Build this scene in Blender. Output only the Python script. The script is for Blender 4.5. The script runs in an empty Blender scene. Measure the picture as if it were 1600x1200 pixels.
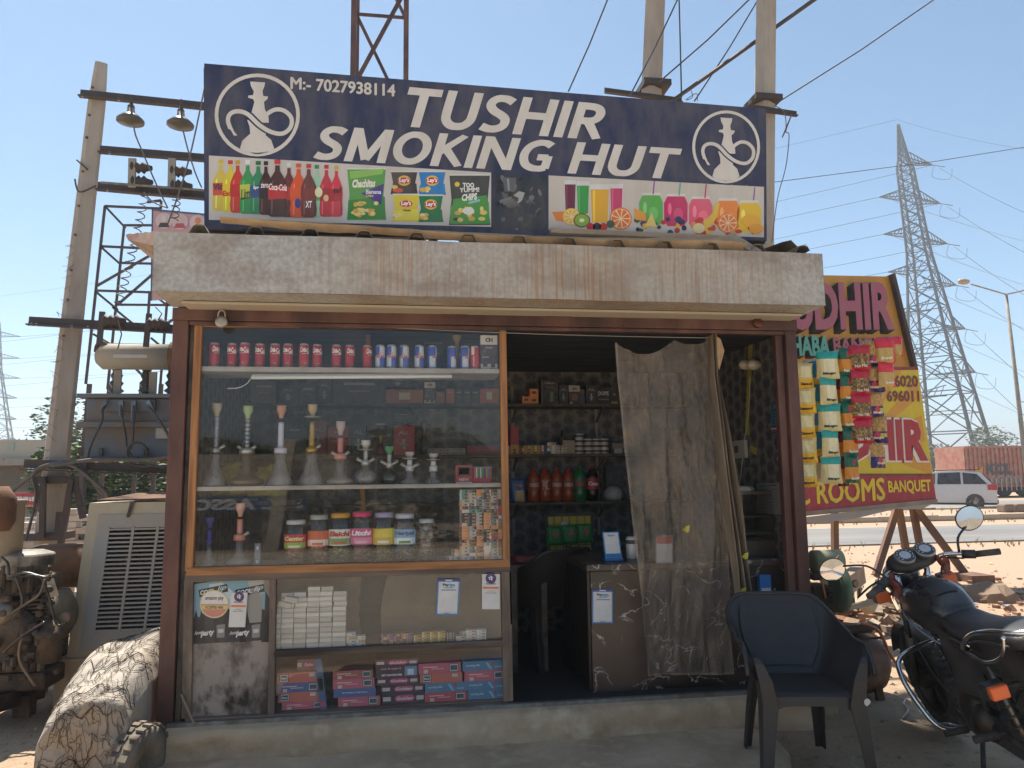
import bpy, math, random
from math import sin, cos, pi, radians, sqrt
from mathutils import Vector as V, Matrix
random.seed(7)
S = bpy.context.scene
COL = S.collection
# ---------------- camera, world, sun, exposure ----------------
YAW, PITCH, ROLL, FL = radians(8.478), radians(6.844), radians(-.675), 1180.0
CAMP = V((0, -4.517, 1.53))
RM = Matrix.Rotation(-YAW, 3, 'Z') @ Matrix.Rotation(pi/2+PITCH, 3, 'X') @ Matrix.Rotation(ROLL, 3, 'Z')
cam = bpy.data.cameras.new('camera'); camo = bpy.data.objects.new('camera', cam); COL.objects.link(camo)
camo.matrix_world = Matrix.Translation(CAMP) @ RM.to_4x4()
cam.sensor_fit = 'HORIZONTAL'; cam.sensor_width = 36; cam.lens = 36*FL/1600; cam.clip_end = 3000; cam.clip_start = .05
S.camera = camo
SUN_EL, SUN_AZ = radians(64), radians(-23)      # azimuth measured from +y towards +x
W = bpy.data.worlds.new('World'); S.world = W; W.use_nodes = True
nt = W.node_tree; nt.nodes.clear()
sk = nt.nodes.new('ShaderNodeTexSky'); sk.sky_type = 'NISHITA'; sk.sun_disc = False
sk.sun_elevation = SUN_EL; sk.sun_rotation = SUN_AZ; sk.dust_density = .3; sk.air_density = .75; sk.ozone_density = .6
bg = nt.nodes.new('ShaderNodeBackground'); bg.inputs['Strength'].default_value = .06
wo = nt.nodes.new('ShaderNodeOutputWorld')
wb = nt.nodes.new('ShaderNodeMix'); wb.data_type = 'RGBA'; wb.blend_type = 'MULTIPLY'; wb.inputs[0].default_value = 1; wb.inputs[7].default_value = (.80, .99, .98, 1)
nt.links.new(sk.outputs[0], wb.inputs[6]); nt.links.new(wb.outputs[2], bg.inputs[0]); nt.links.new(bg.outputs[0], wo.inputs[0])
sl = bpy.data.lights.new('sun', 'SUN'); sl.energy = 3.2; sl.angle = radians(.5); sl.color = (1, .94, .84)
so = bpy.data.objects.new('sun', sl); COL.objects.link(so)
sd = V((sin(SUN_AZ)*cos(SUN_EL), cos(SUN_AZ)*cos(SUN_EL), sin(SUN_EL)))
so.rotation_euler = sd.to_track_quat('Z', 'Y').to_euler(); so.location = (0, 0, 20)
S.view_settings.view_transform = 'Standard'; S.view_settings.look = 'None'
S.view_settings.gamma = 1; S.view_settings.use_curve_mapping = False
S.view_settings.exposure = 1.62
S.cycles.max_bounces = 8; S.cycles.transparent_max_bounces = 16; S.cycles.caustics_reflective = False; S.cycles.caustics_refractive = False

# ---------------- helpers ----------------
def U(px, py, y=0.0):                            # point of the plane y = const
    d = RM @ V(((px-800)/FL, -(py-600)/FL, -1)); t = (y-CAMP.y)/d.y
    return CAMP + d*t
def G(px, py, z=0.0):                            # point of the plane z = const
    d = RM @ V(((px-800)/FL, -(py-600)/FL, -1)); t = (z-CAMP.z)/d.z
    return CAMP + d*t
def h(s, k=1.0):
    s = s.lstrip('#')
    if len(s) == 3: s = ''.join(c*2 for c in s)
    o = []
    for i in (0, 2, 4):
        c = int(s[i:i+2], 16)/255; o.append((c/12.92 if c < .04045 else ((c+.055)/1.055)**2.4)*k)
    return tuple(o)
def tag(o, label=None, cat=None, group=None, kind=None):
    for k, v in (('label', label), ('category', cat), ('group', group), ('kind', kind)):
        if v: o[k] = v
    return o
def thing(name, label, cat, loc=(0, 0, 0), group=None, rz=0, rx=0):
    o = bpy.data.objects.new(name, None); COL.objects.link(o); o.location = loc; o.rotation_euler = (rx, 0, rz)
    o.empty_display_size = .05
    return tag(o, label, cat, group)
def dup(root, loc, label=None, rz=None, group=None, sc=None):
    def cp(o, par):
        c = o.copy(); COL.objects.link(c)
        if par: c.parent = par
        for ch in KIDS.get(o.name, []):
            k = cp(ch, c); KIDS.setdefault(c.name, []).append(k)
        return c
    r = cp(root, None); r.location = loc
    if rz is not None: r.rotation_euler = (0, 0, rz)
    if sc: r.scale = (sc, sc, sc)
    if label: r['label'] = label
    if group: r['group'] = group
    return r
KIDS = {}
TXT = {}
def glyphs(s, off=.0, shear=0.0, res=2):
    off = 0 if 'M' in s else off; k = (s, off, shear, res)
    if k not in TXT:
        c = bpy.data.curves.new('t', 'FONT'); c.body = s; c.size = 1; c.offset = off; c.shear = shear; c.resolution_u = res; c.fill_mode = 'FRONT'
        o = bpy.data.objects.new('t', c); COL.objects.link(o)
        me = bpy.data.meshes.new_from_object(o.evaluated_get(bpy.context.evaluated_depsgraph_get()))
        vs = [(v.co.x, v.co.y) for v in me.vertices]; fs = [tuple(p.vertices) for p in me.polygons]
        bpy.data.objects.remove(o); bpy.data.curves.remove(c); bpy.data.meshes.remove(me)
        if vs:
            x0 = min(v[0] for v in vs); x1 = max(v[0] for v in vs); y0 = min(v[1] for v in vs); y1 = max(v[1] for v in vs)
            vs = [((x-x0)/(x1-x0+1e-9), (y-y0)/(y1-y0+1e-9)) for x, y in vs]
        TXT[k] = (vs, fs)
    return TXT[k]
def lerp(a, b, t): return a+(b-a)*t
class MB:
    def __init__(s, col=(.5, .5, .5)): s.v = []; s.f = []; s.c = []; s.col = col
    def face(s, pts, col=None):
        n = len(s.v); s.v += [V(p) for p in pts]; s.f.append(tuple(range(n, n+len(pts)))); s.c.append(col or s.col); return s
    def idx(s, vs, fs, col=None):
        n = len(s.v); s.v += [V(p) for p in vs]
        for f in fs: s.f.append(tuple(i+n for i in f)); s.c.append(col or s.col)
        return s
    def box(s, a, b, col=None, R=None, o=None):
        a = V(a); b = V(b); vs = [V((x, y, z)) for x in (a.x, b.x) for y in (a.y, b.y) for z in (a.z, b.z)]
        if R is not None:
            m = (a+b)/2 if o is None else V(o); vs = [m + R @ (v-m) for v in vs]
        return s.idx(vs, [(0, 1, 3, 2), (4, 6, 7, 5), (0, 4, 5, 1), (2, 3, 7, 6), (0, 2, 6, 4), (1, 5, 7, 3)], col)
    def cbox(s, c, d, col=None, R=None):
        c = V(c); d = V(d)/2; return s.box(c-d, c+d, col, R)
    def bar(s, p, q, w, t=None, col=None, up=None):
        p = V(p); q = V(q); t = t or w; d = (q-p).normalized(); u = V(up) if up else (V((0, 1, 0)) if abs(d.y) < .9 else V((0, 0, 1)))
        a = d.cross(u).normalized()*w/2; b = d.cross(a).normalized()*t/2
        vs = [p-a-b, p+a-b, p+a+b, p-a+b, q-a-b, q+a-b, q+a+b, q-a+b]
        return s.idx(vs, [(0, 3, 2, 1), (4, 5, 6, 7), (0, 1, 5, 4), (1, 2, 6, 5), (2, 3, 7, 6), (3, 0, 4, 7)], col)
    def angle(s, p, q, w, t, col=None, up=(0, 0, 1)):    # L section
        p = V(p); q = V(q); d = (q-p).normalized(); a = d.cross(V(up)).normalized(); b = a.cross(d).normalized()
        s.bar(p, q, w*.6, t, col, up=b); s.bar(p-a*(w*.3)+b*(w*.35+t), q-a*(w*.3)+b*(w*.35+t), t, w*.7, col, up=b); return s
    def path(s, pts, r, n=6, col=None, caps=True):
        pts = [V(p) for p in pts]; rs = r if isinstance(r, (list, tuple)) else [r]*len(pts); vs = []; a = None
        for i, p in enumerate(pts):
            d = (pts[min(i+1, len(pts)-1)]-pts[max(i-1, 0)])
            d = d.normalized() if d.length > 1e-9 else V((0, 0, 1))
            if a is None: a = d.orthogonal().normalized()
            a = (a-d*a.dot(d)); a = a.normalized() if a.length > 1e-6 else d.orthogonal().normalized(); b = d.cross(a)
            vs += [p+(a*cos(2*pi*k/n)+b*sin(2*pi*k/n))*rs[i] for k in range(n)]
        fs = [(i*n+k, i*n+(k+1) % n, (i+1)*n+(k+1) % n, (i+1)*n+k) for i in range(len(pts)-1) for k in range(n)]
        if caps: fs += [tuple(range(n))[::-1], tuple(range((len(pts)-1)*n, len(pts)*n))]
        return s.idx(vs, fs, col)
    def lathe(s, prof, c=(0, 0, 0), n=12, ax='z', cols=None, R=None):
        c = V(c); vs = []
        for r, z in prof:
            for k in range(n):
                t = 2*pi*(k+.5)/n; x, y = r*cos(t), r*sin(t)
                p = V((x, y, z)) if ax == 'z' else (V((z, x, y)) if ax == 'x' else V((y, z, x)))
                vs.append(c+(R @ p if R is not None else p))
        base = len(s.v); s.v += vs
        for i in range(len(prof)-1):
            for k in range(n):
                s.f.append((base+i*n+k, base+i*n+(k+1) % n, base+(i+1)*n+(k+1) % n, base+(i+1)*n+k)); s.c.append(cols[i] if cols else s.col)
        for i, rv in ((0, 1), (len(prof)-1, 0)):
            if prof[i][0] > 1e-4:
                t = tuple(range(base+i*n, base+i*n+n)); s.f.append(t[::-1] if rv else t); s.c.append(cols[min(i, len(cols)-1)] if cols else s.col)
        return s
    def grid(s, fn, nu, nv, col=None):
        base = len(s.v); s.v += [V(fn(i/nu, j/nv)) for j in range(nv+1) for i in range(nu+1)]
        for j in range(nv):
            for i in range(nu):
                a = base+j*(nu+1)+i; s.f.append((a, a+1, a+nu+2, a+nu+1)); s.c.append(col(i/nu, j/nv) if callable(col) else (col or s.col))
        return s
    def text(s, t, fn, col=None, off=.02, shear=0, res=2):
        vs, fs = glyphs(t, off, shear, res)
        if 'M' in t and off > .02:                 # the font's M cannot be thickened by an outline offset: overlay shifted copies instead
            n = (V(fn(1, 0))-V(fn(0, 0))).cross(V(fn(0, 1))-V(fn(0, 0))); n = n.normalized() if n.length else n; asp = (V(fn(1, 0))-V(fn(0, 0))).length/max(1e-6, (V(fn(0, 1))-V(fn(0, 0))).length)
            for k, (a, b) in enumerate(((0, 0), (-1, 0), (1, 0), (0, -1), (0, 1))): s.idx([V(fn(u+a*off/asp, v+b*off))+n*.0003*k for u, v in vs], fs, col)
            return s
        return s.idx([fn(u, v) for u, v in vs], fs, col)
    def textq(s, t, bl, br, tl, tr=None, col=None, off=.02, shear=0, res=2):
        bl = V(bl); br = V(br); tl = V(tl); tr = V(tr) if tr is not None else br+tl-bl
        return s.text(t, lambda u, v: lerp(lerp(bl, br, u), lerp(tl, tr, u), v), col, off, shear, res)
    def ptext(s, t, x0, y0, x1, y1, y, col=None, off=.02, shear=0, dyr=0, res=2):   # text in a pixel box on plane y, dyr = rise of the right end
        return s.textq(t, U(x0, y1, y), U(x1, y1-dyr, y), U(x0, y0, y), U(x1, y0-dyr, y), col, off, shear, res)
    def poly(s, pts, y, col=None): return s.face([U(a, b, y) for a, b in pts], col)
    def ell(s, cx, cy, rx, ry, y, col=None, n=20, a0=0, a1=2*pi): return s.poly([(cx+rx*cos(a0+(a1-a0)*k/n), cy+ry*sin(a0+(a1-a0)*k/n)) for k in range(n)], y, col)
    def ring(s, cx, cy, rx, ry, w, y, col=None, n=40):
        P = lambda k, q: U(cx+(rx-q)*cos(2*pi*k/n), cy+(ry-q)*sin(2*pi*k/n), y)
        for k in range(n): s.face([P(k, 0), P(k+1, 0), P(k+1, w), P(k, w)], col)
        return s
    def stroke(s, pts, w, y, col=None):
        pts = smooth(pts, 4); m = len(pts); L = []
        for i, p in enumerate(pts):
            a = pts[max(i-1, 0)]; b = pts[min(i+1, m-1)]; dx, dy = b[0]-a[0], b[1]-a[1]; l = sqrt(dx*dx+dy*dy) or 1
            L.append((U(p[0]-dy/l*w/2, p[1]+dx/l*w/2, y), U(p[0]+dy/l*w/2, p[1]-dx/l*w/2, y)))
        for i in range(m-1): s.face([L[i][0], L[i+1][0], L[i+1][1], L[i][1]], col)
        return s
    def mesh(s, name, mat, smooth_=False, off=V((0, 0, 0))):
        me = bpy.data.meshes.new(name); me.from_pydata([tuple(v-off) for v in s.v], [], s.f)
        at = me.color_attributes.new('Col', 'FLOAT_COLOR', 'CORNER'); buf = []
        for f, c in zip(s.f, s.c): buf += [c[0], c[1], c[2], 1.0]*len(f)
        at.data.foreach_set('color', buf)
        if smooth_: me.polygons.foreach_set('use_smooth', [True]*len(me.polygons))
        me.materials.append(mat); me.update(); return me
    def build(s, name, mat, parent=None, sm=False, bev=0, local=False, label=None, cat=None, group=None, kind=None, org=None):
        off = V((0, 0, 0))
        if parent is not None and not local:
            off = V(parent.location)
            if parent.parent: off = off + V(parent.parent.location)
            if parent.get('_o'): off = V(parent['_o'])
        if parent is None and not local:
            xs = [v.x for v in s.v]; ys = [v.y for v in s.v]; zs = [v.z for v in s.v]
            off = V(org) if org else V(((min(xs)+max(xs))/2, (min(ys)+max(ys))/2, min(zs)))
        me = s.mesh(name, mat, sm, off)
        o = bpy.data.objects.new(name, me); COL.objects.link(o)
        if parent is not None: o.parent = parent; KIDS.setdefault(parent.name, []).append(o)
        else: o.location = off
        if parent is not None and not local: o['_o'] = tuple(off)
        if bev:
            m = o.modifiers.new('b', 'BEVEL'); m.width = bev; m.segments = 2; m.limit_method = 'ANGLE'; m.angle_limit = radians(50)
        elif sm == 2:
            m = o.modifiers.new('s', 'SUBSURF'); m.levels = m.render_levels = 1
        return tag(o, label, cat, group, kind)
def smooth(pts, k=4, closed=False):               # Catmull-Rom
    pts = [tuple(p) for p in pts]; n = len(pts); out = []
    for i in range(n if closed else n-1):
        g = (lambda j: pts[j % n]) if closed else (lambda j: pts[min(max(j, 0), n-1)])
        p0, p1, p2, p3 = g(i-1), g(i), g(i+1), g(i+2)
        for q in range(k):
            t = q/k; out.append(tuple(.5*(2*b+(c-a)*t+(2*a-5*b+4*c-d)*t*t+(3*b-a-3*c+d)*t**3) for a, b, c, d in zip(p0, p1, p2, p3)))
    if not closed: out.append(pts[-1])
    return out
def sag(p, q, s, n=10):
    p = V(p); q = V(q); return [lerp(p, q, i/n)-V((0, 0, 4*s*(i/n)*(1-i/n))) for i in range(n+1)]
ORD = ['first', 'second', 'third', 'fourth', 'fifth', 'sixth', 'seventh', 'eighth', 'ninth', 'tenth', 'eleventh', 'twelfth', 'thirteenth', 'fourteenth', 'fifteenth', 'sixteenth', 'seventeenth', 'eighteenth', 'nineteenth', 'twentieth', 'twenty-first', 'twenty-second', 'twenty-third', 'twenty-fourth', 'twenty-fifth', 'twenty-sixth', 'twenty-seventh', 'twenty-eighth']

# ---------------- materials ----------------
MT = {}
def pm(name, base=(.5, .5, .5), rough=.6, metal=0, c2=None, sc=3, amt=.5, bump=0, bsc=20, vc=False, stretch=(1, 1, 1), detail=6, contrast=.3, c3=None, sc3=1.0, spec=.5, alpha=None, mk=1.0, trans=0, coat=0, emit=0, rvar=.15):
    m = bpy.data.materials.new(name); m.use_nodes = True; t = m.node_tree; N = t.nodes; L = t.links
    b = N['Principled BSDF']; b.inputs['Roughness'].default_value = rough; b.inputs['Metallic'].default_value = metal
    b.inputs['Specular IOR Level'].default_value = spec
    if coat: b.inputs['Coat Weight'].default_value = coat; b.inputs['Coat Roughness'].default_value = .08
    if trans: b.inputs['Transmission Weight'].default_value = trans
    tc = N.new('ShaderNodeTexCoord'); mp = N.new('ShaderNodeMapping'); mp.inputs['Scale'].default_value = stretch
    L.new(tc.outputs['Object'], mp.inputs['Vector'])
    def noise(s, d=detail, src=mp):
        n = N.new('ShaderNodeTexNoise'); n.inputs['Scale'].default_value = s; n.inputs['Detail'].default_value = d; n.inputs['Roughness'].default_value = .62
        L.new(src.outputs[0], n.inputs['Vector']); return n
    def ramp(n, lo, hi):
        r = N.new('ShaderNodeMapRange'); r.inputs['From Min'].default_value = lo; r.inputs['From Max'].default_value = hi; L.new(n.outputs['Fac'] if 'Fac' in n.outputs else n.outputs[0], r.inputs['Value']); return r
    def mix(a, bb, f, mode='MIX'):
        x = N.new('ShaderNodeMix'); x.data_type = 'RGBA'; x.blend_type = mode
        for i, q in ((6, a), (7, bb), (0, f)):
            if hasattr(q, 'links'): L.new(q, x.inputs[i])
            elif i: x.inputs[i].default_value = (*q, 1)
            else: x.inputs[i].default_value = q
        return x.outputs[2]
    cur = base
    if vc:
        a = N.new('ShaderNodeAttribute'); a.attribute_name = 'Col'; cur = a.outputs['Color']
    if c2 is not None:
        r = ramp(noise(sc), .5-contrast/2+(.5-amt)*.4, .5+contrast/2+(.5-amt)*.4)
        fk = N.new('ShaderNodeMath'); fk.operation = 'MULTIPLY'; fk.inputs[1].default_value = mk; L.new(r.outputs[0], fk.inputs[0]); cur = mix(cur, c2, fk.outputs[0])
        rr = N.new('ShaderNodeMapRange'); rr.inputs['To Min'].default_value = rough; rr.inputs['To Max'].default_value = min(1, rough+rvar)
        L.new(r.outputs[0], rr.inputs['Value']); L.new(rr.outputs[0], b.inputs['Roughness'])
    if c3 is not None:
        r = ramp(noise(sc3, 4), .5, .68); cur = mix(cur, c3, r.outputs[0])
    if hasattr(cur, 'links'): L.new(cur, b.inputs['Base Color'])
    else: b.inputs['Base Color'].default_value = (*cur, 1)
    if emit: b.inputs['Emission Strength'].default_value = emit; b.inputs['Emission Color'].default_value = (*base, 1)
    if bump:
        n = noise(bsc, 8); bp = N.new('ShaderNodeBump'); bp.inputs['Strength'].default_value = bump; bp.inputs['Distance'].default_value = .02
        L.new(n.outputs['Fac'], bp.inputs['Height']); L.new(bp.outputs[0], b.inputs['Normal'])
    if alpha is not None: b.inputs['Alpha'].default_value = alpha
    MT[name] = m; return m
dust = h('b5a48c')
M_print = pm('printed_vinyl', vc=True, rough=.5, c2=h('9a8f80'), sc=9, amt=.22, contrast=.5, stretch=(1, 1, .35), bump=.3, bsc=3.2, mk=.34)
M_matte = pm('matte_paint', vc=True, rough=.65, c2=dust, sc=6, amt=.28, contrast=.5, mk=.4)
M_clean = pm('clean_gloss', vc=True, rough=.32, c2=h('8f8678'), sc=12, amt=.12, contrast=.5, mk=.35)
M_dark = 0
M_dusty = pm('dusty_paint', vc=True, rough=.7, c2=dust, sc=3.5, amt=.42, contrast=.6, bump=.15, bsc=30)
M_metalvc = pm('bare_metal', vc=True, rough=.4, metal=.8, c2=h('6b5a48'), sc=8, amt=.25, contrast=.5)
M_cardb = pm('carton_board', vc=True, rough=.6, c2=h('a39a90'), sc=20, amt=.15, contrast=.5, mk=.35)
M_maroon = pm('maroon_steel', h('4a2b28'), .55, .1, c2=h('7d5a4c'), sc=5, amt=.35, contrast=.45, bump=.15, bsc=40, stretch=(1, 1, .35), c3=h('33211e'), sc3=2)
M_steel = pm('galvanised_steel', h('8b8d8c'), .5, .5, c2=h('6a665f'), sc=10, amt=.5, bump=.1)
M_darksteel = pm('dark_weathered_steel', h('4a4444'), .65, .3, c2=h('5e504a'), sc=12, amt=.4, bump=.2, bsc=50)
M_rust = pm('rusty_iron', h('624535'), .8, .1, c2=h('7d5c42'), sc=7, amt=.45, bump=.3, bsc=35, c3=h('3c2a22'), sc3=3)
M_conc = pm('concrete', h('cbb293'), .9, c2=h('a58b6e'), sc=2.5, amt=.5, bump=.5, bsc=14, c3=h('cdb698'), sc3=5)
M_poleconc = pm('pole_concrete', h('b8aea2'), .9, c2=h('9c9288'), sc=3, amt=.5, bump=.4, bsc=25, stretch=(1, 1, .3))
M_wood = pm('varnished_wood', h('b07a48'), .5, c2=h('7f5230'), sc=9, amt=.45, bump=.12, bsc=30, stretch=(4, 4, .25))
M_woodh = pm('varnished_wood_rail', h('b07a48'), .5, c2=h('7f5230'), sc=9, amt=.45, bump=.12, bsc=30, stretch=(.25, 4, 4))
M_oldwood = pm('weathered_wood', h('6a5a50'), .75, c2=h('94826f'), sc=6, amt=.42, contrast=.25, bump=.35, bsc=30, stretch=(1, 1, .3), c3=h('3d322c'), sc3=4)
M_oldwoodh = pm('weathered_rail', h('6a5a50'), .75, c2=h('8a786a'), sc=7, amt=.4, bump=.3, bsc=30, stretch=(.2, 2, 2), c3=h('3d322c'), sc3=3)
M_plank = pm('grey_shelf_paint', h('b0aaa3'), .6, c2=h('8f8378'), sc=8, amt=.35, bump=.1, stretch=(.5, 1, 1))
M_kraft = pm('kraft_paper', h('c4a27c'), .7, c2=h('9c7c5c'), sc=4, amt=.4, bump=.5, bsc=8)
M_chair = pm('black_plastic', h('2b2929'), .45, c2=h('393634'), sc=5, amt=.35, bump=.03, bsc=200)
M_black = pm('black_gloss', (.014, .014, .017), .2, coat=.3, c2=(.075, .065, .055), sc=5, amt=.34, contrast=.5, rvar=.3)
M_blackm = pm('black_matte', (.02, .02, .022), .6, c2=(.06, .055, .05), sc=12, amt=.35, bump=.1)
M_seat = pm('seat_vinyl', (.022, .022, .024), .42, bump=.25, bsc=120, c2=(.05, .047, .043), sc=6, amt=.35)
M_rubber = pm('rubber', (.03, .029, .028), .8, c2=(.14, .12, .1), sc=10, amt=.35, bump=.3)
M_chrome = pm('chrome', (.7, .7, .7), .12, 1, c2=(.45, .42, .4), sc=10, amt=.25)
M_engine = pm('oily_engine', h('3c332c'), .6, .35, c2=h('6a5a4a'), sc=9, amt=.4, bump=.5, bsc=25)
M_tarp = pm('dusty_tarpaulin', h('aca294'), .8, c2=h('92877a'), sc=3, amt=.42, bump=.35, bsc=14, c3=h('9a8975'), sc3=1.6)
M_curt = None
M_foil = pm('crinkled_foil', vc=True, rough=.18, bump=.7, bsc=32, c2=h('8f8678'), sc=12, amt=.1, mk=.2)
M_rubble = pm('rubble', vc=True, rough=.9, c2=h('8a7460'), sc=5, amt=.5, bump=.5, bsc=20)
M_leaf = pm('leaves', vc=True, rough=.55, c2=(.05, .08, .02), sc=1.5, amt=.4, contrast=.5)
M_bark = pm('bark', h('5b4a3c'), .9, bump=.6, bsc=12, c2=h('3b2f27'), sc=6)
def node_mat(name):
    m = bpy.data.materials.new(name); m.use_nodes = True; return m, m.node_tree.nodes, m.node_tree.links, m.node_tree.nodes['Principled BSDF']
def glass(name, k=1.6, dustamt=.04, tint=(.97, .98, .98), rough=0.0):
    m = bpy.data.materials.new(name); m.use_nodes = True; N = m.node_tree.nodes; L = m.node_tree.links; N.clear()
    o = N.new('ShaderNodeOutputMaterial'); tr = N.new('ShaderNodeBsdfTransparent'); tr.inputs[0].default_value = (*tint, 1)
    gl = N.new('ShaderNodeBsdfGlossy'); gl.inputs['Roughness'].default_value = rough; df = N.new('ShaderNodeBsdfDiffuse'); df.inputs[0].default_value = (.45, .42, .38, 1)
    fr = N.new('ShaderNodeFresnel'); fr.inputs[0].default_value = 1.5
    mu = N.new('ShaderNodeMath'); mu.operation = 'MULTIPLY'; mu.use_clamp = True; mu.inputs[1].default_value = k; L.new(fr.outputs[0], mu.inputs[0])
    m1 = N.new('ShaderNodeMixShader'); L.new(mu.outputs[0], m1.inputs[0]); L.new(tr.outputs[0], m1.inputs[1]); L.new(gl.outputs[0], m1.inputs[2])
    tc = N.new('ShaderNodeTexCoord'); nz = N.new('ShaderNodeTexNoise'); nz.inputs['Scale'].default_value = 5; nz.inputs['Detail'].default_value = 8; L.new(tc.outputs['Object'], nz.inputs[0])
    mr = N.new('ShaderNodeMapRange'); mr.inputs['From Min'].default_value = .35; mr.inputs['From Max'].default_value = .75; mr.inputs['To Min'].default_value = dustamt*.4; mr.inputs['To Max'].default_value = dustamt*2; L.new(nz.outputs['Fac'], mr.inputs['Value'])
    m2 = N.new('ShaderNodeMixShader'); L.new(mr.outputs[0], m2.inputs[0]); L.new(m1.outputs[0], m2.inputs[1]); L.new(df.outputs[0], m2.inputs[2]); L.new(m2.outputs[0], o.inputs[0])
    MT[name] = m; return m
M_glass = glass('pane_glass', 1.5, .045)
M_jar = glass('clear_jar_plastic', 1.5, .035, (.97, .97, .97), .03)
M_hglass = glass('frosted_hookah_glass', 2.6, .3, (.85, .88, .9), .08)
M_gglass = glass('green_glass', 2.0, .06, (.1, .5, .3), .03)
M_bglass = glass('smoked_blue_glass', 2.4, .36, (.3, .36, .5), .08)
def mk_fascia():
    m, N, L, b = node_mat('rust_streaked_sheet'); tc = N.new('ShaderNodeTexCoord')
    def nz(scale, st, det=6):
        mp = N.new('ShaderNodeMapping'); mp.inputs['Scale'].default_value = st; L.new(tc.outputs['Object'], mp.inputs[0]); n = N.new('ShaderNodeTexNoise'); n.inputs['Scale'].default_value = scale; n.inputs['Detail'].default_value = det; L.new(mp.outputs[0], n.inputs[0]); return n.outputs['Fac']
    def rg(x, a, c, lo=0, hi=1):
        r = N.new('ShaderNodeMapRange'); r.inputs[1].default_value = a; r.inputs[2].default_value = c; r.inputs[3].default_value = lo; r.inputs[4].default_value = hi; L.new(x, r.inputs[0]); return r.outputs[0]
    def mx(a, bb, f):
        x = N.new('ShaderNodeMix'); x.data_type = 'RGBA'
        for i, q in ((6, a), (7, bb)):
            if hasattr(q, 'links'): L.new(q, x.inputs[i])
            else: x.inputs[i].default_value = (*q, 1)
        L.new(f, x.inputs[0]); return x.outputs[2]
    def mt(op, a, c):
        x = N.new('ShaderNodeMath'); x.operation = op; x.use_clamp = True
        for i, q in enumerate((a, c)):
            if hasattr(q, 'links'): L.new(q, x.inputs[i])
            else: x.inputs[i].default_value = q
        return x.outputs[0]
    sx = N.new('ShaderNodeSeparateXYZ'); L.new(tc.outputs['Object'], sx.inputs[0]); mid0 = mt('MULTIPLY', rg(sx.outputs[0], -1.2, -.6), rg(sx.outputs[0], 1.9, 1.3))
    c = mx(h('bab7b1'), h('a5a099'), rg(nz(38, (1, 1, 1)), .36, .62))
    c = mx(c, h('aa9c89'), mt('MULTIPLY', mid0, rg(nz(1.6, (1, 1, .5)), .3, .7, .1, .75)))
    sx = N.new('ShaderNodeSeparateXYZ'); L.new(tc.outputs['Object'], sx.inputs[0])
    mid = mt('MULTIPLY', rg(sx.outputs[0], -.95, -.55), rg(sx.outputs[0], 1.75, 1.2))
    st = mt('MULTIPLY', rg(nz(48, (1.6, 1, .03), 8), .46, .62), mid)
    c = mx(c, h('a67a58'), mt('MULTIPLY', mt('MULTIPLY', st, rg(nz(3.2, (1, 1, .5), 3), .38, .62)), .75))
    st2 = mt('MULTIPLY', rg(nz(45, (1, 1, .04), 5), .52, .62), rg(nz(2.2, (1, 1, .4)), .4, .6)); c = mx(c, h('7d6a5a'), mt('MULTIPLY', st2, .3))
    lg = mt('MULTIPLY', rg(nz(2.2, (1, 1, 2)), .5, .62), rg(sx.outputs[2], .3, .42)); c = mx(c, h('7d6450'), mt('MULTIPLY', lg, .4))
    L.new(c, b.inputs['Base Color']); b.inputs['Roughness'].default_value = .6; b.inputs['Metallic'].default_value = .15
    bp = N.new('ShaderNodeBump'); bp.inputs['Strength'].default_value = .35; bp.inputs['Distance'].default_value = .03; L.new(nz(2.5, (1, 1, 1), 5), bp.inputs['Height']); L.new(bp.outputs[0], b.inputs['Normal'])
    return m
M_fascia = mk_fascia()
def mk_wallpaper():
    m, N, L, b = node_mat('dark_medallion_wallpaper'); tc = N.new('ShaderNodeTexCoord')
    def nd(op, a, c=0.0):
        x = N.new('ShaderNodeMath'); x.operation = op
        for i, q in enumerate((a, c)):
            if hasattr(q, 'links'): L.new(q, x.inputs[i])
            else: x.inputs[i].default_value = q
        return x.outputs[0]
    nz = N.new('ShaderNodeTexNoise'); nz.inputs['Scale'].default_value = 34; nz.inputs['Detail'].default_value = 6; L.new(tc.outputs['Object'], nz.inputs[0])
    s = N.new('ShaderNodeSeparateXYZ'); L.new(tc.outputs['Object'], s.inputs[0])
    hx = nd('ADD', nd('MULTIPLY', nd('ADD', s.outputs[0], s.outputs[1]), 1/.115), nd('MULTIPLY', nz.outputs['Fac'], .35)); hz = nd('MULTIPLY', s.outputs[2], 1/.115)
    fx = nd('SUBTRACT', nd('FRACT', hx), .5); fz = nd('SUBTRACT', nd('FRACT', nd('ADD', hz, nd('MULTIPLY', nd('FLOOR', hx), .5))), .5)
    r = nd('SQRT', nd('ADD', nd('MULTIPLY', fx, fx), nd('MULTIPLY', fz, fz)))
    rm = N.new('ShaderNodeMapRange'); rm.inputs[1].default_value = .24; rm.inputs[2].default_value = .6; L.new(nd('ADD', r, nd('MULTIPLY', nd('SUBTRACT', nz.outputs['Fac'], .5), 1.3)), rm.inputs[0])
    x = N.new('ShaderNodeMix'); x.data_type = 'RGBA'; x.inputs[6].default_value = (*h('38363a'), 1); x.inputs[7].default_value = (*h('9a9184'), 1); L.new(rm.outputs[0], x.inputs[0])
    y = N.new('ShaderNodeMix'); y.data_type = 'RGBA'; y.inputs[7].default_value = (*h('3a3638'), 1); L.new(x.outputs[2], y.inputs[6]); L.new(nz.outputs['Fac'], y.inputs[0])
    L.new(y.outputs[2], b.inputs['Base Color']); b.inputs['Roughness'].default_value = .5; return m
M_wallp = mk_wallpaper()
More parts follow.
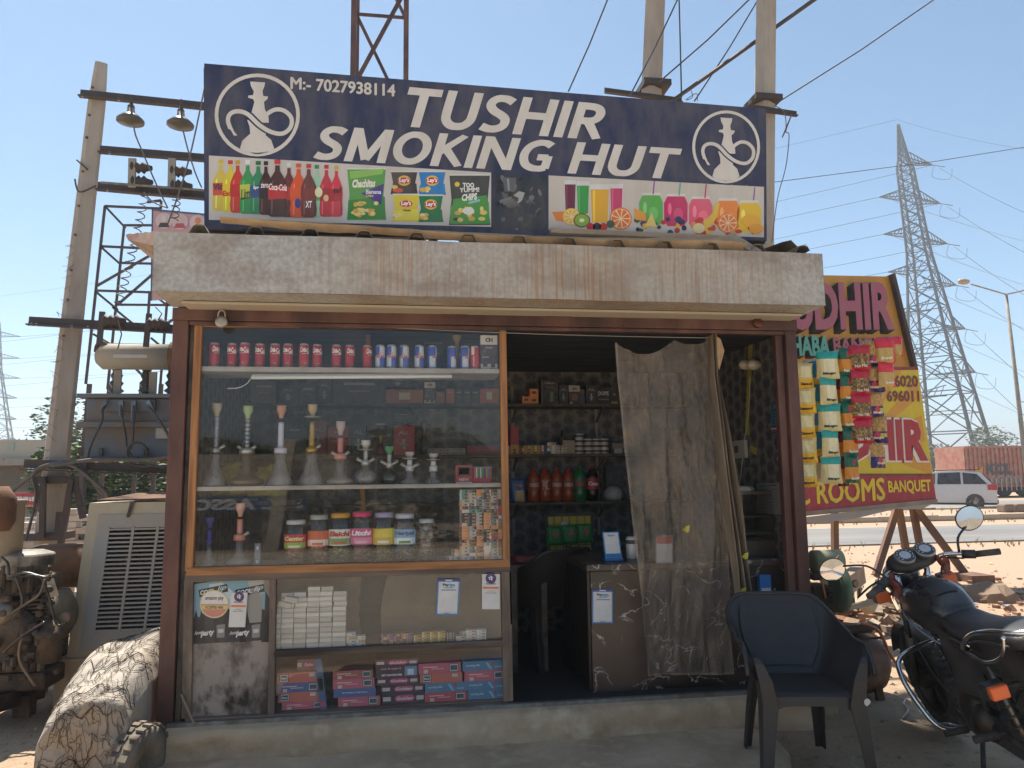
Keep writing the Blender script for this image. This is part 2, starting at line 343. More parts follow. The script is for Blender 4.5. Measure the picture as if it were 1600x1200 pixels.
def mk_marble():
    m, N, L, b = node_mat('dark_brown_marble'); tc = N.new('ShaderNodeTexCoord')
    n = N.new('ShaderNodeTexNoise'); n.inputs['Scale'].default_value = 5.5; n.inputs['Detail'].default_value = 9; n.inputs['Distortion'].default_value = .7; L.new(tc.outputs['Object'], n.inputs[0])
    ab = N.new('ShaderNodeMath'); ab.operation = 'SUBTRACT'; ab.inputs[1].default_value = .5; L.new(n.outputs['Fac'], ab.inputs[0]); a2 = N.new('ShaderNodeMath'); a2.operation = 'ABSOLUTE'; L.new(ab.outputs[0], a2.inputs[0])
    r = N.new('ShaderNodeMapRange'); r.inputs[1].default_value = .016; r.inputs[2].default_value = 0; L.new(a2.outputs[0], r.inputs[0])
    n2 = N.new('ShaderNodeTexNoise'); n2.inputs['Scale'].default_value = 1.6; n2.inputs['Detail'].default_value = 8; L.new(tc.outputs['Object'], n2.inputs[0])
    r2 = N.new('ShaderNodeMapRange'); r2.inputs[1].default_value = .4; r2.inputs[2].default_value = .62; L.new(n2.outputs['Fac'], r2.inputs[0])
    x = N.new('ShaderNodeMix'); x.data_type = 'RGBA'; x.inputs[6].default_value = (*h('5c4a41'), 1); x.inputs[7].default_value = (*h('2b211e'), 1); L.new(r2.outputs[0], x.inputs[0])
    n3 = N.new('ShaderNodeTexNoise'); n3.inputs['Scale'].default_value = 7; n3.inputs['Detail'].default_value = 5; L.new(tc.outputs['Object'], n3.inputs[0]); n3r = N.new('ShaderNodeMapRange'); n3r.inputs[1].default_value = .42; n3r.inputs[2].default_value = .54; L.new(n3.outputs['Fac'], n3r.inputs[0]); mu = N.new('ShaderNodeMath'); mu.operation = 'MULTIPLY'; L.new(r.outputs[0], mu.inputs[0]); L.new(n3r.outputs[0], mu.inputs[1])
    y = N.new('ShaderNodeMix'); y.data_type = 'RGBA'; y.inputs[7].default_value = (*h('cfc4b8'), 1); L.new(x.outputs[2], y.inputs[6]); L.new(mu.outputs[0], y.inputs[0])
    L.new(y.outputs[2], b.inputs['Base Color']); b.inputs['Roughness'].default_value = .3; return m
M_marble = mk_marble()
def mk_curtain():
    m = bpy.data.materials.new('dusty_clear_plastic'); m.use_nodes = True; N = m.node_tree.nodes; L = m.node_tree.links; b = N['Principled BSDF']
    tc = N.new('ShaderNodeTexCoord'); n = N.new('ShaderNodeTexNoise'); n.inputs['Scale'].default_value = 3; n.inputs['Detail'].default_value = 9; n.inputs['Distortion'].default_value = .6; L.new(tc.outputs['Object'], n.inputs[0])
    r = N.new('ShaderNodeMapRange'); r.inputs[1].default_value = .32; r.inputs[2].default_value = .72; r.inputs[3].default_value = .26; r.inputs[4].default_value = .6; L.new(n.outputs['Fac'], r.inputs[0])
    x = N.new('ShaderNodeMix'); x.data_type = 'RGBA'; x.inputs[6].default_value = (*h('9b968f'), 1); x.inputs[7].default_value = (*h('94795a'), 1); L.new(n.outputs['Fac'], x.inputs[0]); L.new(x.outputs[2], b.inputs['Base Color'])
    a = N.new('ShaderNodeAttribute'); a.attribute_name = 'Col'; ad = N.new('ShaderNodeMath'); ad.operation = 'ADD'; ad.use_clamp = True; L.new(a.outputs['Fac'], ad.inputs[0]); L.new(r.outputs[0], ad.inputs[1]); L.new(ad.outputs[0], b.inputs['Alpha'])
    b.inputs['Roughness'].default_value = .25; b.inputs['Specular IOR Level'].default_value = .8
    mp = N.new('ShaderNodeMapping'); mp.inputs['Scale'].default_value = (1, 1, .35); L.new(tc.outputs['Object'], mp.inputs[0])
    n2 = N.new('ShaderNodeTexNoise'); n2.inputs['Scale'].default_value = 13; n2.inputs['Detail'].default_value = 5; n2.inputs['Distortion'].default_value = 1; L.new(mp.outputs[0], n2.inputs[0])
    bp = N.new('ShaderNodeBump'); bp.inputs['Strength'].default_value = 1.0; bp.inputs['Distance'].default_value = .045; L.new(n2.outputs['Fac'], bp.inputs['Height']); L.new(bp.outputs[0], b.inputs['Normal'])
    return m
M_curt = mk_curtain()
def mk_ground():
    m, N, L, b = node_mat('sandy_ground'); tc = N.new('ShaderNodeTexCoord')
    def nz(s, d=8):
        n = N.new('ShaderNodeTexNoise'); n.inputs['Scale'].default_value = s; n.inputs['Detail'].default_value = d; n.inputs['Roughness'].default_value = .65; L.new(tc.outputs['Object'], n.inputs[0]); return n.outputs['Fac']
    def mx(a, bb, src, lo, hi):
        r = N.new('ShaderNodeMapRange'); r.inputs[1].default_value = lo; r.inputs[2].default_value = hi; L.new(src, r.inputs[0])
        x = N.new('ShaderNodeMix'); x.data_type = 'RGBA'
        for i, q in ((6, a), (7, bb)):
            if hasattr(q, 'links'): L.new(q, x.inputs[i])
            else: x.inputs[i].default_value = (*q, 1)
        L.new(r.outputs[0], x.inputs[0]); return x.outputs[2]
    c = mx(h('a08a72'), h('b29a80'), nz(.9), .4, .62)
    c = mx(c, h('9c826a'), nz(.35), .5, .7)
    c = mx(c, h('7a6a5a'), nz(14), .55, .7)
    c = mx(c, h('bfa98f'), nz(40), .58, .68)
    s = N.new('ShaderNodeSeparateXYZ'); L.new(tc.outputs['Object'], s.inputs[0])
    c = mx(c, h('ae937d'), s.outputs[1], 1.5, 5.0)
    L.new(c, b.inputs['Base Color']); b.inputs['Roughness'].default_value = .95; b.inputs['Specular IOR Level'].default_value = .2
    ad = N.new('ShaderNodeMath'); ad.operation = 'ADD'; L.new(nz(9), ad.inputs[0]); L.new(nz(60, 4), ad.inputs[1])
    bp = N.new('ShaderNodeBump'); bp.inputs['Strength'].default_value = .6; bp.inputs['Distance'].default_value = .025; L.new(ad.outputs[0], bp.inputs['Height']); L.new(bp.outputs[0], b.inputs['Normal'])
    return m
M_ground = mk_ground()
M_asphalt = pm('asphalt', h('6f6d6c'), .9, c2=h('8a857e'), sc=.6, amt=.5, bump=.3, bsc=40, stretch=(.2, 1, 1))
from mathutils import noise as NZ
# ---------------- ground, road ----------------
def ground_z(x, y):
    a = .03*NZ.noise(V((x*.8, y*.8, 0)))+.012*NZ.noise(V((x*3.1, y*3.1, 4)))
    k = min(1, max(0, (y-8)/2)); return a*(1-k)-.02*k
g = MB()
def axis_pts(lo, hi, step, far):
    p = []; x = lo
    while x < hi: p.append(x); x += step
    p.append(hi); d = step*2
    while p[-1] < far: p.append(p[-1]+d); d *= 1.5
    d = step*2
    while p[0] > -far: p.insert(0, p[0]-d); d *= 1.5
    return p
gx = axis_pts(-5, 8, .09, 1500); gy = axis_pts(-5, 7, .09, 1500)
vs = [(x, y, ground_z(x, y)) for y in gy for x in gx]; nx = len(gx)
g.idx(vs, [(j*nx+i, j*nx+i+1, (j+1)*nx+i+1, (j+1)*nx+i) for j in range(len(gy)-1) for i in range(nx-1)])
g.build('ground', M_ground, sm=True, kind='structure', org=(0, 0, 0))
def strip(name, y0, y1, z, mat, x0=-300, x1=400, col=(.5, .5, .5)):
    MB(col).box((x0, y0, z-.02), (x1, y1, z)).build(name, mat, kind='structure', org=(0, 0, 0))
strip('road', 10.2, 14.6, .012, M_asphalt)
strip('road_far_carriageway', 21.5, 29, .012, M_asphalt)
strip('median_verge', 16.9, 20.6, .09, M_ground)
def edge_line(y):
    m = MB(h('c9c2b4'))
    m.box((-60, y, .014), (120, y+.1, .018)); return m
edge_line(14.35).build('painted_edge_line', M_dusty, kind='structure', org=(0, 0, 0))
def kerb(y, pale):
    k = thing('kerb', 'low concrete kerb of pale blocks along the far side of the road' if pale else 'kerb painted in dark and pale blocks along the far carriageway', 'kerb', (6, y, 0))
    pr = None
    for i in range(60):
        x = 4+i*1.02; c = h('a89b88') if (pale or i % 2) else h('4a4744')
        m = MB(c); m.box((x, y, -.01), (x+.99, y+.2, .14+.01*(i % 3))); m.build('kerb_block', M_dusty, k, bev=.015)
kerb(16.6, True); kerb(20.7, False)
st = MB()
for i in range(2600):
    x = random.uniform(-4, 9); y = random.uniform(-1.2, 9.5)
    if -1.4 < x < 2.7 and -.2 < y < 2.2: continue
    r = random.uniform(.006, .022)*(1+.1*max(0, y)); z = ground_z(x, y)
    c = random.choice([h('9a8672'), h('b09c85'), h('7d6a5a'), h('96614a'), h('8a7a6a')])
    a = random.uniform(0, 3); q = Matrix.Rotation(a, 3, 'Z')
    st.idx([V((x, y, z))+q @ V(p)*r for p in ((1, 0, 0), (-.4, .8, 0), (-.7, -.7, 0), (.1, .1, .8), (.3, -.9, .2))], [(0, 1, 3), (1, 2, 3), (2, 4, 3), (4, 0, 3)], c)
st.build('gravel', M_rubble, kind='stuff', label='loose pebbles scattered over the sandy ground')
# concrete apron in front of the kiosk
def slabz(x, y): return .035+.012*NZ.noise(V((x*2, y*2, 2)))+.005*NZ.noise(V((x*9, y*9, 2)))
ap = MB(); ap.grid(lambda u, v: (lambda x, y: (x, y, slabz(x, y)-(.06 if u in (0, 1) or v in (0,) else 0)))(-1.5+3.55*u+.12*sin(v*9), -1.9+1.87*v), 60, 34)
ap.build('apron', M_conc, sm=True, kind='structure', org=(0, 0, 0))
# ---------------- kiosk ----------------
K = thing('kiosk', 'brown steel framed roadside kiosk with a rust streaked fascia and open front', 'kiosk', (.6, 1, 0))
XL, XR, YB, ZF, ZT = -1.29, 2.53, 2.0, .205, 2.45
pl = MB()
def plf(u, v):
    x = lerp(-1.34, 2.5, u)
    if v < .4: return (x, -.09+.045*NZ.noise(V((x*2.5, v*3, 1)))+.02*NZ.noise(V((x*11, v*9, 1)))-.02*(1-v/.4), lerp(-.03, .17, v/.4))
    if v < .5: return (x, -.07+.03*NZ.noise(V((x*3, 9, 1))), .185+.008*NZ.noise(V((x*6, 3, 1))))
    return (x, lerp(-.05, YB+.1, (v-.5)*2), .2)
pl.grid(plf, 110, 20); pl.box((-1.34, -.02, -.05), (-1.30, 2.1, .19)); pl.box((2.46, -.02, -.05), (2.5, 2.1, .19))
pl.build('plinth', M_conc, K, sm=True)
MB().box((XL+.06, -.045, .2), (XR-.06, -.01, .222)).build('door_track', M_steel, K)
MB().box((XL+.05, .0, .2), (XR-.03, YB, .207)).build('floor_sheet', M_blackm, K)
m = MB(); m.box((XL, -.03, .14), (XL+.085, .06, 2.5)); m.build('post', M_maroon, K, bev=.004)
m = MB(); m.box((XR-.075, -.03, .1), (XR, .06, 2.5)); m.build('post', M_maroon, K, bev=.004)
MB().box((XR-.13, .0, .2), (XR-.08, .05, 2.44)).build('door_channel', M_maroon, K, bev=.003)
MB(h('1a1c22')).box((XL+.088, .0, .2), (XL+.118, .05, 2.44)).build('door_channel', M_matte, K, bev=.003)
b = MB(); b.box((XL+.0, -.05, 2.43), (XR-.0, .06, 2.502)); b.box((XL+.09, -.035, 2.405), (XR-.08, .02, 2.428)); b.build('lintel', M_maroon, K, bev=.004)
for px in (710, 873):
    p = U(px, 491, -.052); MB().cbox((p.x, -.053, p.z), (.16, .012, .03)).build('lintel_slot', M_maroon, K, bev=.002)
f = MB()
def fas(u, v):
    x = lerp(-1.295, 2.52, u); z = lerp(2.515, 2.835, v); return (x, -.4+.008*NZ.noise(V((x*1.7, z*4, 3)))+.004*sin(x*5), z+.006*NZ.noise(V((x*1.3, 0, 8))))
f.grid(fas, 90, 10); A = fas(0, 0); B = fas(1, 0)
f.face([(-1.295, -.4, 2.515), (2.52, -.4, 2.515), (2.52, -.03, 2.508), (-1.295, -.03, 2.508)]); f.face([(-1.295, -.4, 2.515), (-1.295, -.4, 2.835), (-1.295, -.03, 2.835), (-1.295, -.03, 2.508)]); f.face([(2.52, -.4, 2.515), (2.52, -.4, 2.835), (2.52, -.03, 2.835), (2.52, -.03, 2.508)])
f.build('fascia', M_fascia, K, sm=False)
MB(h('b5aea2')).box((-1.2, -.2, 2.492), (2.48, -.05, 2.506)).build('soffit_strip', M_dusty, K)
# corrugated roof
per, hh = .292, .055
def corr(x):
    t = ((x-.06) % per)/per
    return hh if t < .18 else (hh*(1-(t-.18)/.1) if t < .28 else (0 if t < .9 else hh*(t-.9)/.1))
xs = sorted(set([round(-1.15+k*.29200+o, 4) for k in range(-1, 14) for o in (0.04, .0926, .1218, .3028-.0)]))
xs = [x for x in xs if -1.2 < x < 2.5]
rf = MB(h('4a4746')); bs = [(x, corr(x)) for x in [(-1.2+i*.0146) for i in range(252)]]
for i in range(len(bs)-1):
    (x0, z0), (x1, z1) = bs[i], bs[i+1]
    rf.face([(x0, -.36, 2.84+z0), (x1, -.36, 2.84+z1), (x1, 2.3, 2.8+z1), (x0, 2.3, 2.8+z0)])
    rf.face([(x0, -.36, 2.835+z0), (x1, -.36, 2.835+z1), (x1, -.36, 2.84+z1), (x0, -.36, 2.84+z0)])
rf.build('roof_sheet', M_dusty, K)
fl = MB(h('4a4644'))
P = [(1195, 388), (1222, 378), (1236, 375), (1246, 385), (1262, 381)]
for i in range(4):
    a0, a1 = U(*P[i], -.3), U(*P[i+1], -.3); fl.face([a0, a1, a1+V((0, .6, .02)), a0+V((0, .6, .02))])
fl.build('bent_roof_end', M_dusty, K)
# ceiling and walls
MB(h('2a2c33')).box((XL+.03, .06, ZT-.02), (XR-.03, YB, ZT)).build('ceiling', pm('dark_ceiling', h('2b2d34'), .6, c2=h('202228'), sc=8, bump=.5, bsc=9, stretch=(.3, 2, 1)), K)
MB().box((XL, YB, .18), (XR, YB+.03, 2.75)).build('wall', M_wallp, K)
MB().box((XR-.05, .06, .2), (XR-.02, YB, 2.44)).build('wall', M_wallp, K)
MB().box((XL+.02, .06, .2), (XL+.05, YB, 2.44)).build('wall', M_wallp, K)
MB().box((XR-.019, .06, .16), (XR, YB+.03, 2.8)).build('outer_wall_sheet', M_maroon, K)
MB().box((XL, .06, .16), (XL+.018, YB+.03, 2.8)).build('outer_wall_sheet', M_maroon, K)
# padlocks
for px, py, c, w, l in ((346, 503, h('b9b3ac'), .034, 'round silver padlock hanging at the left end of the lintel'), (1184, 505, h('6a3a2a'), .03, 'rusty red padlock hanging at the right end of the lintel')):
    p = U(px, py, -.09); t = thing('padlock', l, 'padlock', (p.x, p.y, p.z-w), 'padlocks on the lintel')
    MB(c).lathe([(w*.6, -.012), (w, -.009), (w, .009), (w*.6, .012)], (p.x, p.y, p.z), 14, 'y').build('lock_body', M_metalvc, t, sm=True)
    MB(c).path([(p.x-w*.55, p.y, p.z+w*.6), (p.x-w*.55, p.y, p.z+w*1.5), (p.x-w*.3, p.y, p.z+w*1.95), (p.x+w*.3, p.y, p.z+w*1.95), (p.x+w*.55, p.y, p.z+w*1.5), (p.x+w*.55, p.y, p.z+w*.6)], .005).build('shackle', M_metalvc, t, sm=True)
# red corrugated awning projecting at left behind the fascia
aw = MB(h('802c22')); n = 8
for i in range(n):
    u0, u1 = i/n, (i+1)/n; z0, z1 = .007*(i % 2), .007*((i+1) % 2); tl = lambda u, z: U(lerp(196, 246, u), lerp(367, 362, u), .1+.4*(1-u))+V((0, 0, z)); bl = lambda u, z: U(lerp(202, 246, u), lerp(377, 386, u), .05+.4*(1-u))+V((0, -.02, z*.3)); bk = lambda u: U(lerp(205, 246, u), lerp(378, 412, u), .9)
    aw.face([tl(u0, z0), tl(u1, z1), bl(u1, z1), bl(u0, z0)]); aw.face([bl(u0, z0), bl(u1, z1), bk(u1), bk(u0)], h('7a5a4c')); aw.face([tl(u0, z0), tl(u1, z1), tl(u1, z1)+V((0, .4, .05)), tl(u0, z0)+V((0, .4, .05))])
aw.build('awning_sheet', M_dusty, label='small faded red metal awning sheet jutting out left of the fascia', cat='awning')

# ---------------- main signboard ----------------
SY = -.1
SG = thing('signboard', 'long navy signboard with white slanted letters and food pictures on the kiosk roof', 'signboard', (.6, -.06, 2.95))
q = [U(319, 99, SY), U(1197, 170, SY), U(1198, 376, SY), U(320, 356, SY)]
navy = h('2a2f4e')
bd = MB(navy); D = V((0, .05, 0))
bd.idx(q+[p+D for p in q], [(0, 3, 2, 1), (4, 5, 6, 7), (0, 1, 5, 4), (1, 2, 6, 5), (2, 3, 7, 6), (3, 0, 4, 7)]); bd.build('board', M_print, SG)
fr = MB()
for a, c in ((0, 1), (1, 2), (2, 3), (3, 0)): fr.bar(q[a]+D*1.4, q[c]+D*1.4, .03, .04)
fr.build('back_frame', M_darksteel, SG)
for i, x in enumerate((-.9, .2, 1.2, 2.1)):
    MB().bar((x, -.02, 2.85), (x, -.02, 3.85), .04).build('strut', M_darksteel, SG); MB().bar((x, .7, 2.86), (x, -.01, 3.6), .035).build('brace', M_darksteel, SG)
white = h('d9d3cb')
def Lz(k): return SY-.002-.0008*k
def emblem(cx, cy, r, ry):
    e = MB(white); e.ring(cx, cy, r, ry, r*.085, Lz(1))
    k = r/222; Q = lambda pts: [(cx+(a-340)*k, cy+(b-332)*k*ry/r) for a, b in pts]
    e.poly(Q([(303, 153), (381, 158), (377, 178), (367, 205), (371, 230), (396, 233), (393, 247), (375, 262), (379, 300), (399, 345), (400, 374), (345, 372), (310, 318), (325, 262), (318, 247), (292, 240), (293, 228), (318, 226), (322, 205), (307, 178)]), Lz(1))
    base = [(287, 358), (300, 362), (386, 428), (383, 440), (410, 462), (428, 510)]
    e.poly(Q([(287, 358), (345, 372), (386, 428), (383, 440), (412, 465), (428, 512), (395, 533), (340, 543), (290, 534), (250, 512), (262, 470), (303, 432), (300, 395)]), Lz(1))
    hose = Q([(200, 405), (187, 360), (200, 325), (240, 312), (290, 328), (350, 385), (410, 422), (470, 432), (512, 400), (518, 350), (485, 312), (440, 302), (400, 320), (378, 345)])
    e.stroke(hose[:9], 40*k, Lz(2), navy); e.stroke(hose, 22*k, Lz(3), white)
    e.poly(Q([(188, 398), (212, 402), (218, 418), (236, 442), (218, 443), (203, 415)]), Lz(4))
    e.build('hookah_emblem', M_print, SG)
emblem(402, 179.6, 66.6, 64.8); emblem(1134.6, 229.5, 53, 57)
BOLD = [(0, 0), (-1, 0), (1, 0), (0, -.8), (0, .8), (-.7, .6), (.7, -.6)]
def sgt(s, tl, bl, tr, br, off, shear, name='lettering'):
    m = MB(white)
    for k, (dx_, dy_) in enumerate(BOLD): dx_ *= off; dy_ *= off; m.textq(s, U(bl[0]+dx_, bl[1]+dy_, Lz(2+k*.3)), U(br[0]+dx_, br[1]+dy_, Lz(2+k*.3)), U(tl[0]+dx_, tl[1]+dy_, Lz(2+k*.3)), U(tr[0]+dx_, tr[1]+dy_, Lz(2+k*.3)), None, 0, shear, 4)
    m.build(name, M_print, SG)
GL = {'T': (.74, [[(0, .9), (.74, .9)], [(.37, .9), (.37, 0)]]), 'U': (.76, [[(.1, 1), (.1, .42), (.13, .24), (.24, .12), (.38, .09), (.52, .12), (.63, .24), (.66, .42), (.66, 1)]]),
 'S': (.64, [[(.58, .83), (.44, .9), (.28, .91), (.15, .83), (.12, .7), (.22, .57), (.4, .47), (.51, .36), (.5, .2), (.38, .11), (.22, .09), (.04, .15)]]), 'H': (.78, [[(.1, 0), (.1, 1)], [(.68, 0), (.68, 1)], [(.1, .52), (.68, .52)]]), 'I': (.2, [[(.1, 0), (.1, 1)]]),
 'R': (.7, [[(.1, 0), (.1, 1)], [(.1, .9), (.34, .9), (.48, .85), (.54, .72), (.49, .57), (.35, .5), (.1, .5)], [(.32, .5), (.62, 0)]]), 'M': (.98, [[(.1, 0), (.12, 1)], [(.86, 1), (.88, 0)], [(.14, .98), (.49, .08)], [(.84, .98), (.49, .08)]]),
 'O': (.86, [[(.43+.34*cos(k*pi/10), .5+.41*sin(k*pi/10)) for k in range(21)]]), 'K': (.7, [[(.1, 0), (.1, 1)], [(.62, 1), (.12, .42)], [(.24, .56), (.66, 0)]]), 'N': (.82, [[(.1, 0), (.1, 1)], [(.72, 0), (.72, 1)], [(.12, .97), (.7, .03)]]),
 'G': (.78, [[(.68, .82), (.54, .9), (.38, .9), (.2, .79), (.11, .6), (.11, .4), (.2, .2), (.38, .1), (.54, .09), (.67, .14)], [(.67, .1), (.67, .5)], [(.42, .45), (.67, .45)]]), ' ': (.26, [])}
def biglet(word, tl, bl, tr, br, sw=.2, sh=.25, gap=.11):
    W_ = sum(GL[c][0]+gap for c in word)-gap; tot = W_+sh
    def P(x, y, k): u = (x+sh*y)/tot; return U(lerp(lerp(bl[0], br[0], u), lerp(tl[0], tr[0], u), y), lerp(lerp(bl[1], br[1], u), lerp(tl[1], tr[1], u), y), Lz(2+k*.35))
    x0 = 0
    for ch_ in word:
        w, strokes = GL[ch_]; m = MB(white)
        for k, st_ in enumerate(strokes):
            if len(st_) > 3: st_ = smooth(st_, 3)
            Ls = []
            for i, p in enumerate(st_):
                a, b = st_[max(i-1, 0)], st_[min(i+1, len(st_)-1)]
                if ch_ == 'O': a, b = (st_[i-1 if i else -2], st_[i+1 if i < len(st_)-1 else 1])
                dx, dy = b[0]-a[0], b[1]-a[1]; l = sqrt(dx*dx+dy*dy); nx_, ny_ = -dy/l*sw/2, dx/l*sw/2*.95
                Ls.append((P(x0+p[0]+nx_, min(1.0, max(0, p[1]+ny_)), k), P(x0+p[0]-nx_, min(1.0, max(0, p[1]-ny_)), k)))
            for A_, B_ in zip(Ls, Ls[1:]): m.face([A_[0], B_[0], B_[1], A_[1]])
        if strokes: m.build('letter', M_print, SG)
        x0 += w+gap
biglet('TUSHIR', (622, 134), (622, 197), (955, 163.5), (955, 220)); biglet('SMOKING HUT', (488, 195), (488, 249), (1066, 232.5), (1066, 280.5), .205, .24, .1)
sgt('M:- 7027938114', (454.5, 120.5), (454.5, 138.5), (617, 132.5), (617, 150.5), .8, 0, 'phone_number')
# picture panels (flat print)
def T1(a, b): return (300+a*.3, 80+b*.3)
def T2(a, b): return (760+a*.3375, 80+b*.3375)
def flatpanel(name, pts, T, bgc, draw):
    m = MB(bgc); m.poly([T(*p) for p in pts], Lz(0), bgc); draw(m, T); m.build(name, M_print, SG)
def pg(m, T, pts, k, c): m.poly([T(*p) for p in pts], Lz(k), h(c) if isinstance(c, str) else c)
def el(m, T, cx, cy, rx, ry, k, c, n=18):
    pg(m, T, [(cx+rx*cos(2*pi*i/n), cy+ry*sin(2*pi*i/n)) for i in range(n)], k, c)
def pt(m, T, s, x0, y0, x1, y1, k, c, dy=0, off=.03, shear=.1):
    y = Lz(k); m.textq(s, U(*T(x0, y1), y), U(*T(x1, y1+dy), y), U(*T(x0, y0), y), U(*T(x1, y0+dy), y), h(c), off, shear)
def bottle(m, T, cx, top, bot, w, c, cap, lab, k):
    w2 = w/2; H = bot-top
    sh = [(-.22, .1), (.22, .1), (.25, .2), (.6, .3), (.93, .42), (1, .55), (.9, .72), (1, .85), (.92, .97), (.6, 1), (-.6, 1), (-.92, .97), (-1, .85), (-.9, .72), (-1, .55), (-.93, .42), (-.6, .3), (-.25, .2)]
    pg(m, T, [(cx+a*w2, top+b*H) for a, b in sh], k, c)
    hi = tuple(min(1, q*1.6+.08) for q in h(c)); pg(m, T, [(cx-.6*w2, top+.4*H), (cx-.42*w2, top+.36*H), (cx-.5*w2, top+.95*H), (cx-.65*w2, top+.95*H)], k+.3, hi)
    dk = tuple(q*.55 for q in h(c)); pg(m, T, [(cx+.6*w2, top+.36*H), (cx+.9*w2, top+.45*H), (cx+.88*w2, top+.95*H), (cx+.65*w2, top+.96*H)], k+.3, dk)
    pg(m, T, [(cx-.3*w2, top), (cx+.3*w2, top), (cx+.3*w2, top+.075*H), (cx-.3*w2, top+.075*H)], k+.3, cap)
    pg(m, T, [(cx-.96*w2, top+.46*H), (cx+.96*w2, top+.44*H), (cx+.92*w2, top+.68*H), (cx-.92*w2, top+.7*H)], k+.4, lab)
def d_bottles(m, T):
    for i, (cx, t, b_, w, c, cap, lab) in enumerate([(150, 565, 832, 88, '#d9c24a', '#d8c020', '#d24a3a'), (200, 568, 838, 84, '#e0cc2e', '#d22222', '#e3c62a'), (238, 568, 842, 82, '#c93e2a', '#c9a020', '#c52a22'), (290, 567, 847, 84, '#2f9a50', '#e8e8e8', '#c9d04a'), (650, 592, 862, 75, '#9fd0b0', '#1a8a4a', '#55b04a'), (700, 592, 862, 74, '#c8283a', '#c82222', '#a51c2a'), (752, 597, 862, 66, '#d8384a', '#d0b020', '#b51c2a'), (345, 572, 848, 88, '#1f8a5a', '#147050', '#234a8a'), (385, 573, 852, 74, '#4a1c18', '#222222', '#2a1414'), (505, 580, 864, 76, '#6a2420', '#dddddd', '#c02a2a'), (555, 585, 866, 90, '#e0531f', '#e2521f', '#e0581f'), (608, 587, 866, 84, '#6a2a24', '#c82222', '#80281f'), (445, 565, 862, 104, '#431210', '#d22222', '#c8202a')]):
        bottle(m, T, cx, t, b_, w, c, cap, lab, 1+i*.5)
    pt(m, T, 'Coca-Cola', 400, 688, 494, 722, 8, '#ffffff', 6, .02, .2); pt(m, T, 'zero', 357, 690, 398, 712, 8, '#eeeeee'); pt(m, T, 'Vic', 112, 690, 158, 725, 5, '#1a2a5a', -4); pt(m, T, 'Esc', 160, 728, 202, 756, 5, '#c82020', -4)
    pt(m, T, 'Spr', 318, 700, 350, 722, 7, '#ffffff'); pt(m, T, 'XT', 590, 780, 625, 815, 9, '#ffffff'); pt(m, T, 'Lim', 255, 720, 302, 775, 5, '#2a5a2a', -10); pt(m, T, 'tal', 735, 712, 775, 738, 7, '#2a2a2a')
    el(m, T, 552, 792, 16, 26, 9, '#2a3a8a'); el(m, T, 660, 735, 20, 26, 7, '#e8e8c0'); el(m, T, 698, 765, 14, 18, 7, '#e8c090'); el(m, T, 752, 768, 12, 16, 7, '#b03a3a')
    random.seed(3)
    def pack(x0, y0, x1, y1, c1, c2, k):
        pg(m, T, [(x0, y0), (x1, y0), (x1-12, (y0+y1)/2), (x1+2, y1), (x0-2, y1), (x0+12, (y0+y1)/2)], k, c1)
        pg(m, T, [(x0+6, y0*.38+y1*.62), (x1-6, y0*.45+y1*.55), (x1-2, y1-6), (x0+2, y1-6)], k+.2, c2)
        pg(m, T, [(x0, y0), (x1, y0), (x1-1, y0+8), (x0+1, y0+8)], k+.3, '#d8d8d0')
    def chips(x0, y0, x1, y1, k, n, cs=('#e8c96a', '#d9ae48', '#f0dc8c')):
        for i in range(n): el(m, T, random.uniform(x0, x1), random.uniform(y0, y1), random.uniform(10, 20), random.uniform(7, 13), k+i*.03, random.choice(cs), 10)
    pack(808, 608, 1010, 880, '#5aa04a', '#3a8a3a', 1); pg(m, T, [(880, 740), (1000, 690), (985, 800), (930, 770)], 2.2, '#4a3a8a'); pg(m, T, [(820, 625), (1000, 612), (990, 640), (825, 665)], 1.6, '#8cc45a')
    pt(m, T, 'Chachitas', 835, 668, 955, 712, 3, '#f5efe0', -4, .05, .2); pt(m, T, 'Banana', 905, 720, 985, 742, 3, '#e8e8ff', 2); pt(m, T, 'Chips', 905, 745, 945, 762, 3, '#e8d84a'); chips(840, 790, 970, 855, 2.5, 16)
    for (x0, y0, x1, y1, c, cc) in ((1035, 622, 1175, 745, '#3a3434', '#3a3434'), (1180, 622, 1322, 748, '#2f82c0', '#2f82c0'), (1045, 742, 1185, 886, '#e0cc2e', '#e8d84a'), (1180, 746, 1308, 890, '#1f7a4a', '#1f7a4a')):
        pack(x0, y0, x1, y1, c, cc, 1.5); cx = (x0+x1)/2; cy = y0+52; el(m, T, cx, cy, 34, 27, 2.4, '#e8c040'); el(m, T, cx, cy, 34, 17, 2.5, '#c8202a'); pt(m, T, "Lay's", cx-26, cy-14, cx+26, cy+14, 3, '#ffffff', 0, .04, .1); chips(x0+12, y1-40, x0+50, y1-18, 2.6, 5)
    el(m, T, 1075, 725, 25, 12, 3, '#d84a2a'); pt(m, T, 'Classic', 1098, 822, 1140, 834, 3, '#3a3a3a')
    pack(1340, 640, 1552, 905, '#34383a', '#4fa048', 2); pg(m, T, [(1362, 770), (1535, 750), (1548, 895), (1345, 895)], 2.5, '#4a9a42')
    pt(m, T, 'TOO', 1410, 685, 1470, 710, 3, '#f5f5f0', 0, .05, 0); pt(m, T, 'YUMM!', 1395, 712, 1495, 735, 3, '#f5f5f0', -3, .05, 0); pt(m, T, 'CHIPS', 1405, 745, 1485, 782, 3, '#f0f0e8', -8, .05, .1)
